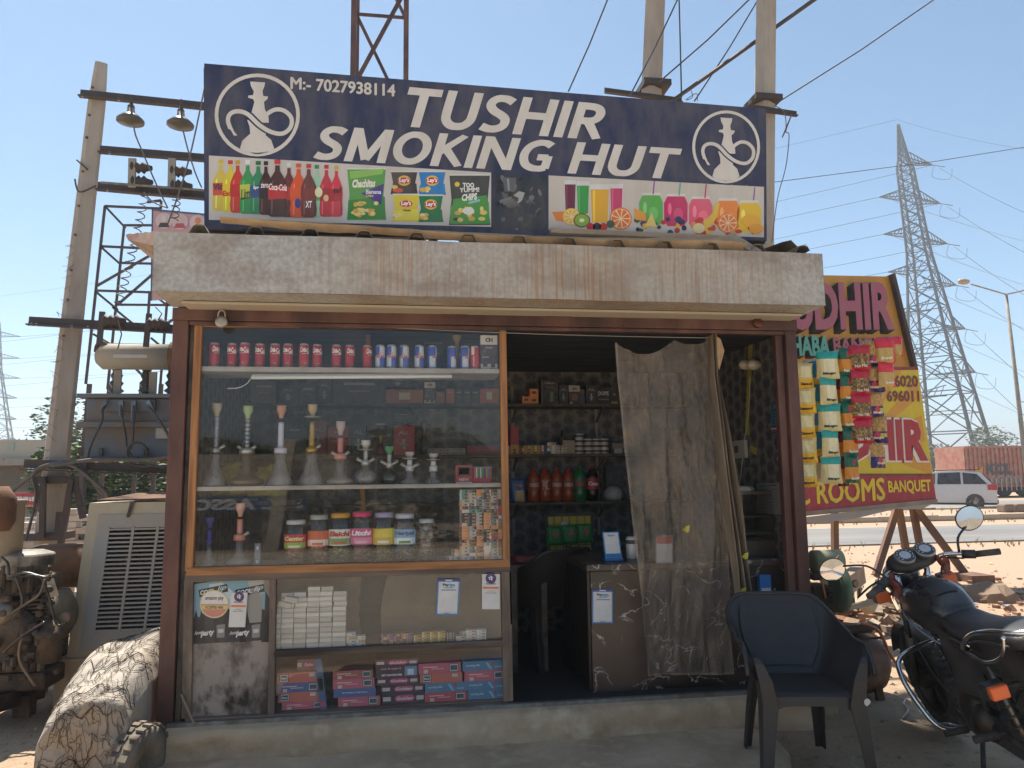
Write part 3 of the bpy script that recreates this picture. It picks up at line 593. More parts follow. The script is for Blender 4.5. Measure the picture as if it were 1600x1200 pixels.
    pg(m, T, [(1440, 785), (1500, 770), (1500, 782), (1440, 797)], 3, '#8ac8d8'); el(m, T, 1381, 693, 13, 13, 3, '#e8d030'); chips(1380, 810, 1520, 880, 3, 14); el(m, T, 1440, 832, 30, 20, 4, '#e8e8e0'); pg(m, T, [(1362, 868), (1396, 868), (1396, 882), (1362, 882)], 3.2, '#202020')
flatpanel('drinks_and_crisps_picture', [(88, 543), (88, 878), (1558, 915), (1558, 632)], T1, h('cfc8c2'), d_bottles)
def d_smoke(m, T):
    random.seed(5)
    for i in range(70):
        x = random.gauss(140, 60); y = random.gauss(690, 75)
        if 30 < x < 262 and 570 < y < 830:
            v = random.choice([.02, .05, .1, .16, .03, .01]); a = random.uniform(0, 3); rx = random.uniform(6, 26); ry = random.uniform(3, 11)
            pg(m, T, [(x+rx*cos(t)*cos(a)-ry*sin(t)*sin(a), min(828, max(565, y+rx*cos(t)*sin(a)+ry*sin(t)*cos(a)))) for t in [k*pi/5 for k in range(10)]], .5+i*.02, (v, v*1.05, v*1.1))
    pg(m, T, [(75, 585), (138, 585), (132, 650), (85, 650)], 2.2, (.1, .11, .12)); pg(m, T, [(95, 590), (105, 590), (108, 645), (100, 645)], 2.3, (.3, .31, .32))
    pg(m, T, [(125, 668), (150, 648), (178, 655), (165, 690), (140, 712), (150, 680)], 2.4, (.4, .4, .4))
    for i in range(4): pg(m, T, [(60+i*14, 690+i*8), (115+i*12, 672+i*10), (118+i*12, 682+i*10), (66+i*14, 704+i*8)], 2.5, (.18-.03*i,)*3)
flatpanel('smoke_picture', [(30, 565), (20, 822), (280, 832), (280, 575)], T2, h('2a2f3c'), d_smoke)
def d_juice(m, T):
    for i in range(14): pg(m, T, [(295+i*70, 580+i*3), (297+i*70, 580+i*3), (297+i*70, 828+i*2.5), (295+i*70, 828+i*2.5)], .3, '#c6bdb0')
    for cx, t, b_, w, c in ((388, 598, 742, 54, '#6a2340'), (447, 602, 758, 60, '#3a9a48'), (602, 615, 770, 60, '#c8306a'), (525, 616, 800, 92, '#e3ab2e')):
        w2 = w/2; hh_ = b_-t
        pg(m, T, [(cx-w2, t), (cx+w2, t), (cx+w2*.88, b_), (cx-w2*.88, b_)], 1+.01*cx/50, '#d8d6d8'); pg(m, T, [(cx-w2*.93, t+hh_*.13), (cx+w2*.93, t+hh_*.13), (cx+w2*.8, b_-6), (cx-w2*.8, b_-6)], 1.4+.01*cx/50, c); pg(m, T, [(cx-w2*.7, t+hh_*.15), (cx-w2*.5, t+hh_*.15), (cx-w2*.5, b_-12), (cx-w2*.65, b_-12)], 1.7+.01*cx/50, tuple(min(1, q*1.5+.05) for q in h(c)))
    def citrus(cx, cy, r, c, k):
        el(m, T, cx, cy, r, r, k, c); el(m, T, cx, cy, r*.88, r*.88, k+.1, '#f0dcb0')
        for i in range(9):
            a = i*2*pi/9; pg(m, T, [(cx+r*.1*cos(a+.35), cy+r*.1*sin(a+.35)), (cx+r*.8*cos(a+.06), cy+r*.8*sin(a+.06)), (cx+r*.84*cos(a+.35), cy+r*.84*sin(a+.35)), (cx+r*.8*cos(a+.63), cy+r*.8*sin(a+.63))], k+.2, c)
    pg(m, T, [(303, 745), (360, 742), (358, 790), (325, 785)], 2, '#e8802a'); citrus(393, 766, 40, '#e8b83a', 2.3); el(m, T, 442, 783, 39, 33, 2.6, '#6a5a2a'); el(m, T, 442, 783, 33, 28, 2.7, '#8ab03a'); el(m, T, 442, 783, 12, 9, 2.8, '#e8e8c0')
    citrus(622, 775, 52, '#e8742a', 3)
    for x, y, c in ((483, 813, '#c82a3a'), (512, 812, '#2a2430'), (542, 812, '#d02a2a'), (575, 800, '#2a5a3a')): el(m, T, x, y, 19, 18, 3.3, c)
    for cx, t, c in ((762, 655, '#58b04a'), (877, 660, '#c82a66'), (992, 672, '#e85a7a'), (1118, 680, '#f08a3a'), (1217, 690, '#e8c030')):
        pg(m, T, [(cx-42, t), (cx+42, t), (cx+46, t+18), (cx-46, t+18)], 1.2, '#dcd8d4'); pg(m, T, [(cx-40, t+12), (cx+40, t+12), (cx+55, t+45), (cx+54, t+125), (cx+38, t+150), (cx-38, t+150), (cx-54, t+125), (cx-55, t+45)], 1.4, c); el(m, T, cx-28, t+70, 9, 28, 1.6, tuple(min(1, q*1.4+.12) for q in h(c)))
        hc = tuple(min(1, q*1.2+.05) for q in h(c)); el(m, T, cx+12, t+95, 22, 30, 1.6, hc)
    for x, y0, y1, c in ((775, 602, 662, '#9a4ab0'), (895, 610, 668, '#4ab0a0'), (1015, 616, 680, '#c8306a'), (1240, 630, 690, '#9a6ab0')): pg(m, T, [(x, y0), (x+6, y0), (x, y1), (x-6, y1)], 2, c)
    random.seed(9)
    for i in range(46):
        x = random.uniform(690, 1270); y = random.uniform(770, 838) + (x-690)*.03
        c = random.choice(['#c82a3a', '#2a3450', '#1c2440', '#3a5a2a', '#e8b030', '#2a3a6a']) if x < 940 else random.choice(['#d02a2a', '#e8a030', '#e8c050', '#c83a2a'])
        el(m, T, x, min(y, 845), random.uniform(9, 18), random.uniform(9, 16), 2.5+i*.03, c, 10)
    pg(m, T, [(683, 725), (735, 748), (740, 785), (690, 780)], 3.9, '#e8a03a'); pg(m, T, [(765, 748), (790, 815), (735, 808)], 4, '#e8d070')
    pg(m, T, [(1065, 700), (1080, 705), (1070, 765), (1035, 815), (1000, 825), (1010, 790), (1045, 750)], 4.2, '#e8c040'); el(m, T, 983, 820, 28, 24, 4.4, '#ecd9a0'); citrus(1118, 795, 46, '#ec7a30', 4.3); el(m, T, 1225, 785, 44, 30, 4.3, '#eeb030'); el(m, T, 1250, 822, 34, 24, 4.5, '#e8a028')
flatpanel('juice_and_smoothie_picture', [(288, 575), (288, 827), (1285, 862), (1285, 628)], T2, h('cdc4ba'), d_juice)
# kraft paper roll strip below the sign
kp = MB(); top = [(345, 335), (480, 341), (555, 346), (630, 352), (760, 359), (929, 366), (1131, 367), (1165, 373)]; bot = [(345, 348), (480, 361), (555, 365), (630, 369), (760, 380), (929, 386), (1131, 391), (1165, 394)]
ts = smooth(top, 8); bo = smooth(bot, 8)
for i in range(len(ts)-1):
    def pp(a, k, w): p = U(a[0], a[1], -.3); return p+V((0, -w, .006*NZ.noise(V((p.x*12, k, 0)))))
    kp.face([pp(ts[i], 1, -.06), pp(ts[i+1], 1, -.06), pp(((ts[i+1][0]), (ts[i+1][1]+bo[i+1][1])/2), 2, .03), pp((ts[i][0], (ts[i][1]+bo[i][1])/2), 2, .03)])
    kp.face([pp((ts[i][0], (ts[i][1]+bo[i][1])/2), 2, .03), pp(((ts[i+1][0]), (ts[i+1][1]+bo[i+1][1])/2), 2, .03), pp(bo[i+1], 3, 0), pp(bo[i], 3, 0)])
kp.build('packing_paper', M_kraft, label='strip of crumpled brown paper lying along the foot of the navy signboard', cat='paper')
pb = MB(h('8a7868')); a, b_ = U(860, 361, -.2), U(1150, 374, -.2); pb.bar(a, b_, .03, .04); pb.bar(U(1140, 368, -.2), U(1185, 396, -.38), .05, .02)
pb.build('angle_iron', M_dusty, label='loose metal angle lying under the right half of the navy signboard', cat='metal bar')
# ---------------- display cabinet ----------------
CY = .0
CB = thing('display_cabinet', 'tall glass fronted display cabinet with wooden rails filling the left side of the kiosk', 'cabinet', (-.27, .2, .222))
def rail(name, a, b, w, mat, y=CY, d=.035, par=CB, dz=0):
    p, q = U(*a, y), U(*b, y); m = MB(); m.bar(p, q, w, d, up=(0, 1, 0)); return m.build(name, mat, par, bev=.003)
rail('stile', (311, 508), (296, 892), .042, M_wood); rail('stile', (785, 512), (791, 882), .042, M_wood)
rail('bottom_rail', (292, 893), (796, 880), .045, M_woodh, CY-.004)
rail('top_rail', (312, 507), (784, 512), .03, M_woodh, CY+.01)
rail('mullion', (575, 510), (575, 576), .03, M_wood, .33, .02); rail('mullion', (566, 762), (568, 812), .03, M_wood, .33, .02)
def shelfz(px, py, y=0): return U(px, py, y).z
Z1 = shelfz(560, 574); Z2 = shelfz(560, 757.5); Z3 = shelfz(560, 883)+.006; ZB2 = shelfz(600, 1012); ZB3 = .232
XA, XB = U(303, 700).x, U(784, 700).x
def shelf(name, z, x0, x1, y0, y1, t, mat): MB().box((x0, y0, z-t), (x1, y1, z)).build(name, mat, CB, bev=.002)
shelf('shelf', Z1, XA, XB, .012, .34, .028, M_plank); shelf('shelf', Z2, XA-.02, XB, .012, .34, .024, M_plank); shelf('shelf', Z3, XA-.03, XB+.01, .025, .36, .02, M_plank)
M_tube = pm('tube_lamp_plastic', h('e8e8e4'), .3)
p, q_ = U(393, 590, .04), U(706, 588, .04)
t = thing('tube_light', 'unlit white tube light under the top shelf of the cabinet', 'lamp', (p.x+.6, .04, p.z)); MB().path([p, q_], .011, 8).build('tube', M_tube, t, sm=True); MB(h('d8d8d4')).bar(p+V((0, .02, .01)), q_+V((0, .02, .01)), .02, .02).build('holder', M_clean, t)
m = MB(h('c9c9c4')); m.path(smooth([U(355, 607, .05), U(372, 606, .05), U(385, 600, .05), U(393, 590, .05)], 4), .003, 5).build('lamp_wire', M_clean, t)
def pane(name, pts, y):
    P = [U(a, b, y) for a, b in pts]; m = MB(); m.face(P); return m.build(name, M_glass, CB)
pane('glass_pane', [(311, 512), (785, 515), (791, 758), (302, 766)], .004)
pane('glass_pane', [(301, 768), (791, 760), (793, 878), (297, 890)], .006)
# lower front
XL0, XR0 = U(290, 1000).x, U(797, 1000).x
rail('lower_top_rail', (290, 902), (797, 886), .05, M_oldwoodh, .0, .04)
rail('lower_stile', (296, 905), (292, 1122), .05, M_oldwood); rail('lower_stile', (427, 902), (424, 1118), .035, M_oldwood); rail('lower_stile', (789, 892), (793, 1095), .05, M_oldwood)
rail('lower_stile', (797, 975), (799, 1095), .02, M_oldwood, -.012, .02)
rail('middle_rail', (428, 1021), (790, 1004), .036, M_oldwoodh, .002, .04); rail('bottom_rail', (290, 1126), (795, 1101), .03, M_oldwoodh, .0, .04)
MB().box((XL0+.02, .02, Z3-.0-.06), (XR0-.01, .38, Z3-.035)).build('top_board', M_oldwoodh, CB)
shelf('shelf', ZB2, XL0+.45, XR0-.02, .02, .34, .02, M_oldwoodh); shelf('shelf', ZB3, XL0+.02, XR0-.02, .02, .36, .008, M_oldwoodh)
pane('glass_pane', [(430, 905), (786, 893), (788, 1004), (430, 1018)], .008); pane('glass_pane', [(430, 1026), (788, 1010), (790, 1094), (428, 1114)], .008)
# plywood door with peeling poster
P = [U(*a, .01) for a in ((297, 906), (424, 903), (422, 1116), (295, 1122))]
M_ply = pm('peeling_plywood', h('574b45'), .8, c2=h('a2958a'), sc=2.2, amt=.56, contrast=.12, bump=.3, bsc=20, stretch=(1.5, 1, 1), c3=h('3f3630'), sc3=5)
dd = V((0, .015, 0)); MB().idx(P+[x+dd for x in P], [(0, 3, 2, 1), (4, 5, 6, 7), (0, 1, 5, 4), (1, 2, 6, 5), (2, 3, 7, 6), (3, 0, 4, 7)]).build('plywood_door', M_ply, CB)
random.seed(12)
def TZ(a, b): return (280+a/3, 740+b/3)
po = MB(h('2a2e33')); yy = .008
def q8(pts, c, k): po.poly([TZ(*p) for p in pts], yy-.0006*k, h(c) if isinstance(c, str) else c)
q8([(60, 520), (70, 505), (110, 512), (175, 503), (250, 512), (330, 500), (395, 498), (400, 540), (430, 600), (428, 700), (415, 780), (240, 790), (60, 800), (52, 700)], '#2b2f36', 0)
q8([(60, 520), (175, 503), (330, 500), (395, 498), (405, 545), (400, 640), (330, 600), (300, 660), (240, 600), (190, 670), (140, 620), (100, 670), (58, 680)], '#7fa9b8', 1)
q8([(140, 520), (200, 510), (260, 560), (240, 640), (190, 600), (150, 640)], '#c4d4d8', 1.5); q8([(320, 505), (395, 498), (400, 560), (350, 580)], '#b9b4ad', 1.6)
q8([(315, 545), (370, 530), (388, 600), (385, 695), (330, 700), (318, 640)], '#9a948e', 2)
for (x0, y0, s, r) in ((90, 545, 'COOL', 10), (262, 545, 'COOL', 8)):
    q8([(x0, y0), (x0+135, y0-28), (x0+140, y0+8), (x0+5, y0+34)], '#20242a', 2)
    po.textq(s, U(*TZ(x0+8, y0+26), yy-.002), U(*TZ(x0+78, y0+14), yy-.002), U(*TZ(x0+8, y0+4), yy-.002), None, h('e4e4e0'), .04)
    po.textq('lip', U(*TZ(x0+88, y0+14), yy-.002), U(*TZ(x0+132, y0+2), yy-.002), U(*TZ(x0+88, y0-14), yy-.002), None, h('d0e4e8'), .01, .3)
for x0 in (70, 235):
    po.textq('party', U(*TZ(x0+30, 770), yy-.002), U(*TZ(x0+95, 762), yy-.002), U(*TZ(x0+30, 738), yy-.002), None, h('e4e0dc'), .05, .2); po.textq('Ameri', U(*TZ(x0, 758), yy-.002), U(*TZ(x0+45, 750), yy-.002), U(*TZ(x0, 740), yy-.002), None, h('c9c5c0'), .03, .2)
    q8([(x0+105, 710), (x0+145, 705), (x0+142, 768), (x0+106, 770)], '#8a8a86', 2.2); q8([(x0+112, 730), (x0+138, 728), (x0+137, 745), (x0+113, 747)], '#d0d0cc', 2.4)
for x in (85, 110, 400, 420, 180, 300): q8([(x-14, 790), (x-18, 690), (x-6, 640), (x+8, 690), (x+14, 790)], '#17191d', 1.8)
po.build('party_poster', M_print, CB)
def sticker(name, pts, yy_, c, par=None, rim=None): pass
s = MB(h('e8e0d8')); c = TZ(164, 612); s.ell(c[0], c[1], 22.5, 22, yy-.004, h('e8d28a'), 28); s.ell(c[0], c[1], 21, 20.5, yy-.0045, h('ece4de'), 28); s.poly([(c[0]+20.8*cos(a), c[1]+20*sin(a)) for a in [k*pi/14 for k in range(15)]], yy-.005, h('dc8a80')); s.poly([(c[0]-20, c[1]+2), (c[0]+20, c[1]+2), (c[0]+19, c[1]+8), (c[0]-19, c[1]+8)], yy-.0055, h('dfd37a'))
s.ptext('amazon pay', c[0]-14, c[1]-11, c[0]+14.5, c[1]-5, yy-.006, h('3a3430'), .01); s.ptext('ACCEPTED HERE', c[0]-14, c[1]+3, c[0]+14, c[1]+7, yy-.006, h('3a3430'), .03)
s.build('round_payment_sticker', M_print, CB)
def placard(px0, py0, px1, py1, y, rim, kind, label, tilt=0, name='payment_placard'):
    w = px1-px0; H = py1-py0; m = MB(rim); X = lambda u, v: (px0+w*u+tilt*(1-v), py0+H*v)
    def pq(u0, v0, u1, v1, c, k): m.poly([X(u0, v0), X(u1, v0), X(u1, v1), X(u0, v1)], y-.0015*k, c)
    A = [U(*X(u, v), y) for u, v in ((0, 0), (1, 0), (1, 1), (0, 1))]; B = [a+V((0, .004, 0)) for a in A]
    m.idx(A+B, [(0, 1, 2, 3), (7, 6, 5, 4), (0, 4, 5, 1), (1, 5, 6, 2), (2, 6, 7, 3), (3, 7, 4, 0)], rim)
    def tx(s_, u0, v0, u1, v1, c, off=.03):
        a, b_, t_ = U(*X(u0, v1), y-.005), U(*X(u1, v1), y-.005), U(*X(u0, v0), y-.005); m.textq(s_, a, b_, t_, None, c, off)
    pq(.06, .07, .94, .96, h('dedad6'), 1)
    if kind == 'blue': pq(.0, .0, 1, .07, h('2a4a9a'), 1.2); pq(.35, .015, .65, .05, h('e0e0e0'), 2); tx('Pay', .24, .12, .52, .21, h('1a2a6a'), .04); tx('tm', .53, .12, .78, .21, h('3aa0d8'), .04); pq(.3, .23, .7, .245, h('6a7aa0'), 2); pq(.2, .29, .85, .315, h('5a78a8'), 2); pq(.15, .92, .85, .925, h('8a9ab8'), 2); tx('Paytm', .38, .935, .62, .965, h('2a5aa0'), .02)
    if kind == 'purple':
        cx, cy = X(.5, .12); m.ell(cx, cy, w*.3, w*.3, y-.003, h('4a2a6a'), 20); tx('पे', .36, .05, .62, .18, h('ffffff'), .02); tx('PhonePe', .22, .25, .78, .3, h('4a2a6a'), .02); pq(.06, .36, .94, .42, h('e07a4a'), 2); tx('ACCEPTED', .3, .47, .7, .495, h('8a8090'), .02); tx('Scan & Pay', .2, .52, .8, .56, h('5a4a6a'), .02)
    return m.build(name, M_clean, None, label=label, cat='payment placard')
placard(681, 905, 716, 961, -.0145, h('3a8ac8'), 'blue', 'blue rimmed payment placard stuck on the cabinet glass above the cigarette cartons', 3)
placard(753, 897, 781, 952, -.0145, h('dedad6'), 'purple', 'rounded payment placard with purple emblem stuck at the right end of the cabinet glass', 0)
placard(357, 926, 383, 980, -.006, h('dedad6'), 'purple', 'white payment placard with purple emblem stuck on the torn party poster', 4)
# brown paper lining behind the lower glass
br = MB(h('8a7362'))
def bp(x0, x1, cv, nm):
    pts = []
    for i in range(9):
        v = i/8; pts.append((U(lerp(*x0, v)+cv[0]*sin(pi*v), lerp(897, 1016, v), .22), U(lerp(*x1, v)+cv[1]*sin(pi*v), lerp(897, 1004, v), .22)))
    m = MB()
    for i in range(8): m.face([pts[i][0], pts[i][1], pts[i+1][1], pts[i+1][0]])
    m.build(nm, M_lin, CB, sm=True)
M_lin = pm('brown_lining_paper', h('6e5f54'), .7, c2=h('80705f'), sc=5, amt=.5, bump=.5, bsc=16)
bp((434, 434), (566, 567), (0, -6), 'paper_lining'); bp((606, 602), (790, 790), (-9, 0), 'paper_lining')
MB(h('161412')).box((U(563, 950, .36).x, .37, ZB2), (U(612, 950, .36).x, .38, Z3-.06)).build('dark_gap_board', M_blackm, CB)  # black sheet stands in for the shade between the two linings
MB().face([U(430, 1020, .36), U(790, 1005, .36), U(790, 1105, .36), U(430, 1118, .36)]).build('back_board', M_lin, CB)

# ---------------- cans ----------------
def can(kind, label, loc, group):
    t = thing('drink_can', label, 'can', loc, group); R, H = .0285, .147
    red = h('b3142a'); a = {'cola': red, 'blue': h('3a55b8'), 'red': h('c02a38')}[kind]
    m = MB(a); cols = [h('b8b8bc'), a, a, a, h('b8b8bc')]
    m.lathe([(R*.8, 0), (R, .008), (R, .05), (R, .1), (R, H-.012), (R*.82, H-.002)], (0, 0, 0), 18, cols=cols); m.build('can_body', M_clean, t, sm=True, local=True)
    MB(h('c9c9cc')).lathe([(R*.82, H-.003), (R*.86, H), (R*.78, H-.001), (R*.75, H-.005)], (0, 0, 0), 16).build('can_lid', M_metalvc, t, sm=True, local=True)
    r = R+.0006
    def cyl(u, v, k=0): return ((r+k)*sin(u), -(r+k)*cos(u), v)
    p = MB(h('efe9e6'))
    def strip_(u0, u1, v0, v1, c, v2=None, v3=None, k=0):
        n = 6
        for i in range(n):
            a_, b_ = lerp(u0, u1, i/n), lerp(u0, u1, (i+1)/n); va, vb = (lerp(v0, v2, i/n), lerp(v0, v2, (i+1)/n)) if v2 is not None else (v0, v0); wa, wb = (lerp(v1, v3, i/n), lerp(v1, v3, (i+1)/n)) if v3 is not None else (v1, v1)
            p.face([cyl(a_, va, k), cyl(b_, vb, k), cyl(b_, wb, k), cyl(a_, wa, k)], c)
    if kind == 'cola':
        p.text('Coca-Cola', lambda u, v: cyl((u-.5)*2.5, .088+.034*v+.006*sin(u*5)), h('f0ece8'), .05, .3); strip_(-.8, .7, .083, .0855, h('f0ece8')); p.text('TASTE', lambda u, v: cyl((u-.5)*.7, .026+.004*v), h('f0d0d0'), .02)
    elif kind == 'blue':
        strip_(-1.5, -.1, .012, .075, h('c8ccd8'), None, None); strip_(-.1, 1.5, .075, .135, h('c8ccd8')); strip_(-1.5, 1.5, .062, .078, h('c8ccd8'), .07, .086, .0002); p.text('Red Bull', lambda u, v: cyl((u-.5)*1.7, .066+.016*v, .0005), h('c8203a'), .05, .1)
        p.ell if 0 else None; p.text('o', lambda u, v: cyl((u-.5)*.5, .084+.018*v, .0006), h('e0b030'), .12)
    else:
        strip_(-.9, -.2, .09, .14, h('e0dcd8')); p.text('Red Bull', lambda u, v: cyl(-.5+.35*v, .02+.06*u, .0004), h('e8d8d8'), .03)
    p.build('can_print', M_clean, t, local=True); return t
zc = Z1+.001
cx = [334, 361.5, 383, 405, 428.5, 450, 474, 495.5, 525, 546.5, 547, 574]
cx = [334, 361.5, 383, 405, 428.5, 450, 474, 495.5, 525, 546.5, 574]
first = None
for i, x in enumerate(cx):
    w = U(x, 576, .075); l = f'red cola can, {ORD[i]} from the left on the top shelf of the cabinet' if i < 10 else 'red cola can right before the first blue energy drink can on the top shelf'
    if first is None: first = can('cola', l, (w.x, .075, zc), 'cola cans on the top shelf')
    else: o = dup(first, (w.x+random.uniform(-.003, .003), .075+random.uniform(-.012, .02), zc), l, rz=(i-3)*.12+random.uniform(-.3, .3))
first.rotation_euler = (0, 0, 1.1)
first = None
for i, x in enumerate([594, 611.5, 631.5, 655, 675, 706, 726]):
    w = U(x, 576, .075); l = f'blue and silver energy drink can, {ORD[i]} from the left of its row'
    if first is None: first = can('blue', l, (w.x, .075, zc), 'blue energy drink cans on the top shelf')
    else: dup(first, (w.x, .075+random.uniform(-.01, .02), zc), l, rz=[0, .1, -.2, .1, .9, 1.3, .9][i])
w = U(742, 576, .075); can('red', 'plain red energy drink can beside the tall black and white box', (w.x, .075, zc), None)
# ---------------- cartons from pixel boxes ----------------
def carton(x0, y0, x1, y1, y, dep, col, name, label, cat='box', group=None, zf=None, zt=None, art=None, mat=None, rot=0, tilt=0):
    a, b_ = U(x0, y1, y), U(x1, y0, y); w, hh_ = abs(b_.x-a.x), b_.z-a.z
    z0 = zf if zf is not None else a.z
    if tilt: z0 += 0
    if y > 1: col = tuple(min(1, c_*1.45+.006) for c_ in col)  # deeper boxes coloured lighter to make up for the dim interior
    t = MB(col); t.box((-w/2, 0, 0), (w/2, dep, hh_), col)
    def q(u0, v0, u1, v1, c, k=1, pts=None):
        P_ = pts or [(u0, v0), (u1, v0), (u1, v1), (u0, v1)]
        t.face([(-w/2+w*u, -.0006*k, hh_*(1-v)) for u, v in P_], h(c) if isinstance(c, str) else c)
    def tx(s_, u0, v0, u1, v1, c, off=.03, shear=0, k=2): t.textq(s_, V((-w/2+w*u0, -.0006*k, hh_*(1-v1))), V((-w/2+w*u1, -.0006*k, hh_*(1-v1))), V((-w/2+w*u0, -.0006*k, hh_*(1-v0))), None, h(c), off, shear)
    if art: art(q, tx)
    o = t.build(name, mat or M_cardb, None, local=True, label=label, cat=cat, group=group)
    o.location = ((a.x+b_.x)/2, y, z0); o.rotation_euler = (0, tilt, rot); return o
def a_ch(q, tx): q(0, 0, 1, .27, '#e0d8d0'); tx('CH', .28, .07, .72, .19, '#222222', .06, 0, 2); tx('Herbal', .3, .33, .7, .38, '#d0c8c8', .02); q(.18, .4, .3, .48, '#9a3a7a'); q(.1, .62, .5, .64, '#c9c9c9'); q(0, .82, 1, 1, '#c9bfb0'); q(.15, .78, .4, .9, '#3a2f38', 2); q(.6, .8, .85, .92, '#3a2f38', 2); tx('flavour', .55, .94, .9, .97, '#333333')
carton(751, 523, 777, 577, .07, .06, h('3a333e'), 'tall_box', 'tall black and white box at the right end of the top shelf', zf=Z1, art=a_ch)
carton(663, 526, 692, 576, .25, .06, h('2c3038'), 'dark_box', 'dark translucent gift box behind the energy drink cans', zf=Z1, art=lambda q, tx: (q(.05, .05, .95, .08, '#6a6460'), tx('Oudh', .45, .35, .8, .42, '#a0a0a0'), q(.6, .75, .9, .85, '#585c60')))
# shelf 2 right end
carton(712, 728, 738, 756, .1, .05, h('b8404a'), 'red_box', 'small red patterned box at the right end of the hookah shelf', zf=Z2, art=lambda q, tx: (q(.08, .05, .95, .6, '#5a3036'), q(.2, .15, .8, .5, '#c89a8a'), tx('NEW', .2, .72, .8, .88, '#f0d8c8'), q(0, .93, 1, 1, '#e0d0c0')))
L = thing('lighter_tray', 'pink tray of upright coloured lighters beside the small red patterned box', 'tray', (.5, .12, Z2))
a, b_ = U(739, 757, .1), U(767, 751, .1); MB(h('c8384a')).box((a.x, .1, Z2), (b_.x, .14, Z2+.03)).build('tray', M_clean, L)
for i, c in enumerate(['d8606a', 'e0d0c8', '3a9a5a', 'd8d0c8', '3a9a6a', '7a4a9a', 'c9a24a', '4a8aa0', 'd04a5a']):
    x = a.x+.008+i*.0125; MB(h(c)).box((x, .112, Z2+.03), (x+.008, .126, Z2+.09), h(c)).box((x, .112, Z2+.088), (x+.008, .126, Z2+.098), h('a8a8a8')).build('lighter', M_clean, L)
# cigarette pack tower
PC = [('e0a070', '3a3430', 'c98a50'), ('8a8a8a', 'd8d0c8', '4a4a4a'), ('4a4644', '8a8078', 'd0a080'), ('5a9a90', 'd0c8c0', '3a3a3a'), ('c84a5a', 'e0d8d0', 'a0602a'), ('c0b8b0', 'c8905a', '5a5a5a'), ('8a6a50', 'e0b890', '3a3030'), ('d8d0c8', 'b03a3a', 'd8d0c8')]
def pack_mesh(cs, w=.05, d=.055, z=.0195):
    m = MB(); c = [h(x) for x in cs]; m.box((-w/2, 0, 0), (w/2, d, z), c[0]); m.face([(-w/2, -.0005, .001), (-w*.27, -.0005, .001), (-w*.27, -.0005, z*.95), (-w/2, -.0005, z*.95)], c[1]); m.face([(w*.1, -.0005, z*.3), (w*.4, -.0005, z*.3), (w*.4, -.0005, z*.7), (w*.1, -.0005, z*.7)], c[2]); return m.mesh('cigarette_pack', M_cardb)
PK = [pack_mesh(c) for c in PC]
def inst(me, name, loc, label, cat, group, rz=0, ry=0):
    o = bpy.data.objects.new(name, me); COL.objects.link(o); o.location = loc; o.rotation_euler = (0, ry, rz); return tag(o, label, cat, group)
x0 = U(719.5, 860, .06).x; x1 = U(788, 860, .06).x; dx = (x1-x0)/6; ztop = U(750, 757, .06).z
nrow = int((ztop-Z3-.012)/.0197); COLN = ['leftmost', 'second', 'third', 'fourth', 'fifth', 'rightmost']
for c in range(6):
    z = Z3
    for r in range(nrow):
        wts = [6, 2, 2, .5, .5, 3, 3, 1] if (r < nrow*.45) else [1.5, 3, 4, 1, 1, 2, 3, 2]
        k = k if r and random.random() < .45 else random.choices(range(8), wts)[0]
        inst(PK[k], 'cigarette_pack', (x0+dx*(c+.5)+random.uniform(-.0015, .0015), .06+random.uniform(-.006, .006), z), f'cigarette pack, {ORD[r]} from the bottom in the {COLN[c]} column of the tall tower', 'cigarette pack', 'cigarette packs in the tall tower', random.uniform(-.05, .05)); z += .0197
for i, (px, r) in enumerate(((705, 0), (713, 0), (714, 1), (714, 2))):
    w = U(px, 876, .08); inst(PK[[7, 5, 7, 0][i]], 'cigarette_pack', (w.x, .08, Z3+r*.0197), ['pale cigarette pack at the left foot of the tall tower', 'pack at the bottom of the little pile beside the tall tower', 'pack in the middle of the little pile beside the tall tower', 'pack on top of the little pile beside the tall tower'][i], 'cigarette pack', None, .1)
# small packs on the lower shelf
def pile(px0, px1, n, rows, kinds, w, z, y, nm, cat, desc, hh_=.0195):
    a = U(px0, 1000, y).x; b_ = U(px1, 1000, y).x; d = (b_-a)/n; mm = [pack_mesh(PC[k] if isinstance(k, int) else k, d*.94, .05, hh_*.98) for k in kinds]
    for c in range(n):
        for r in range(rows[c] if isinstance(rows, list) else rows):
            inst(random.choice(mm), nm, (a+d*(c+.5), y+random.uniform(-.004, .004), ZB2+r*hh_), f'{desc}, {ORD[r]} up in the {ORD[c]} stack', cat, desc+'s', random.uniform(-.06, .06))
pile(541, 571, 2, [4, 3], [('d8d4cc', 'b8a890', '8a9a9a'), ('d8d0c8', 'd8d4cc', '5a8a9a'), ('c8a070', 'd8d4cc', '8a8a8a')], 0, 0, .06, 'cigarette_pack', 'cigarette pack', 'pale cigarette pack right of the white boxes')
pile(595, 645, 5, [4, 4, 4, 4, 4], [('b87850', '4a3a50', 'd0b0a0'), ('8a6070', 'c09080', '3a3a5a'), ('c08a60', '6a5a60', 'e0c0a8')], 0, 0, .06, 'cigarette_pack', 'cigarette pack', 'orange and violet cigarette pack in the dense block', .0155)
pile(646, 696, 4, [3, 4, 4, 4], [('c8a458', 'e0d0a0', '8a6a3a'), ('b89048', 'd8c890', '5a4a3a')], 0, 0, .06, 'matchbox', 'matchbox', 'golden matchbox in the middle block', .0165)
pile(698, 710, 2, [4, 4], [('5a4840', 'c0b8b0', 'c0b8b0')], 0, 0, .07, 'matchbox', 'matchbox', 'tiny brown matchbox with white ends', .014)
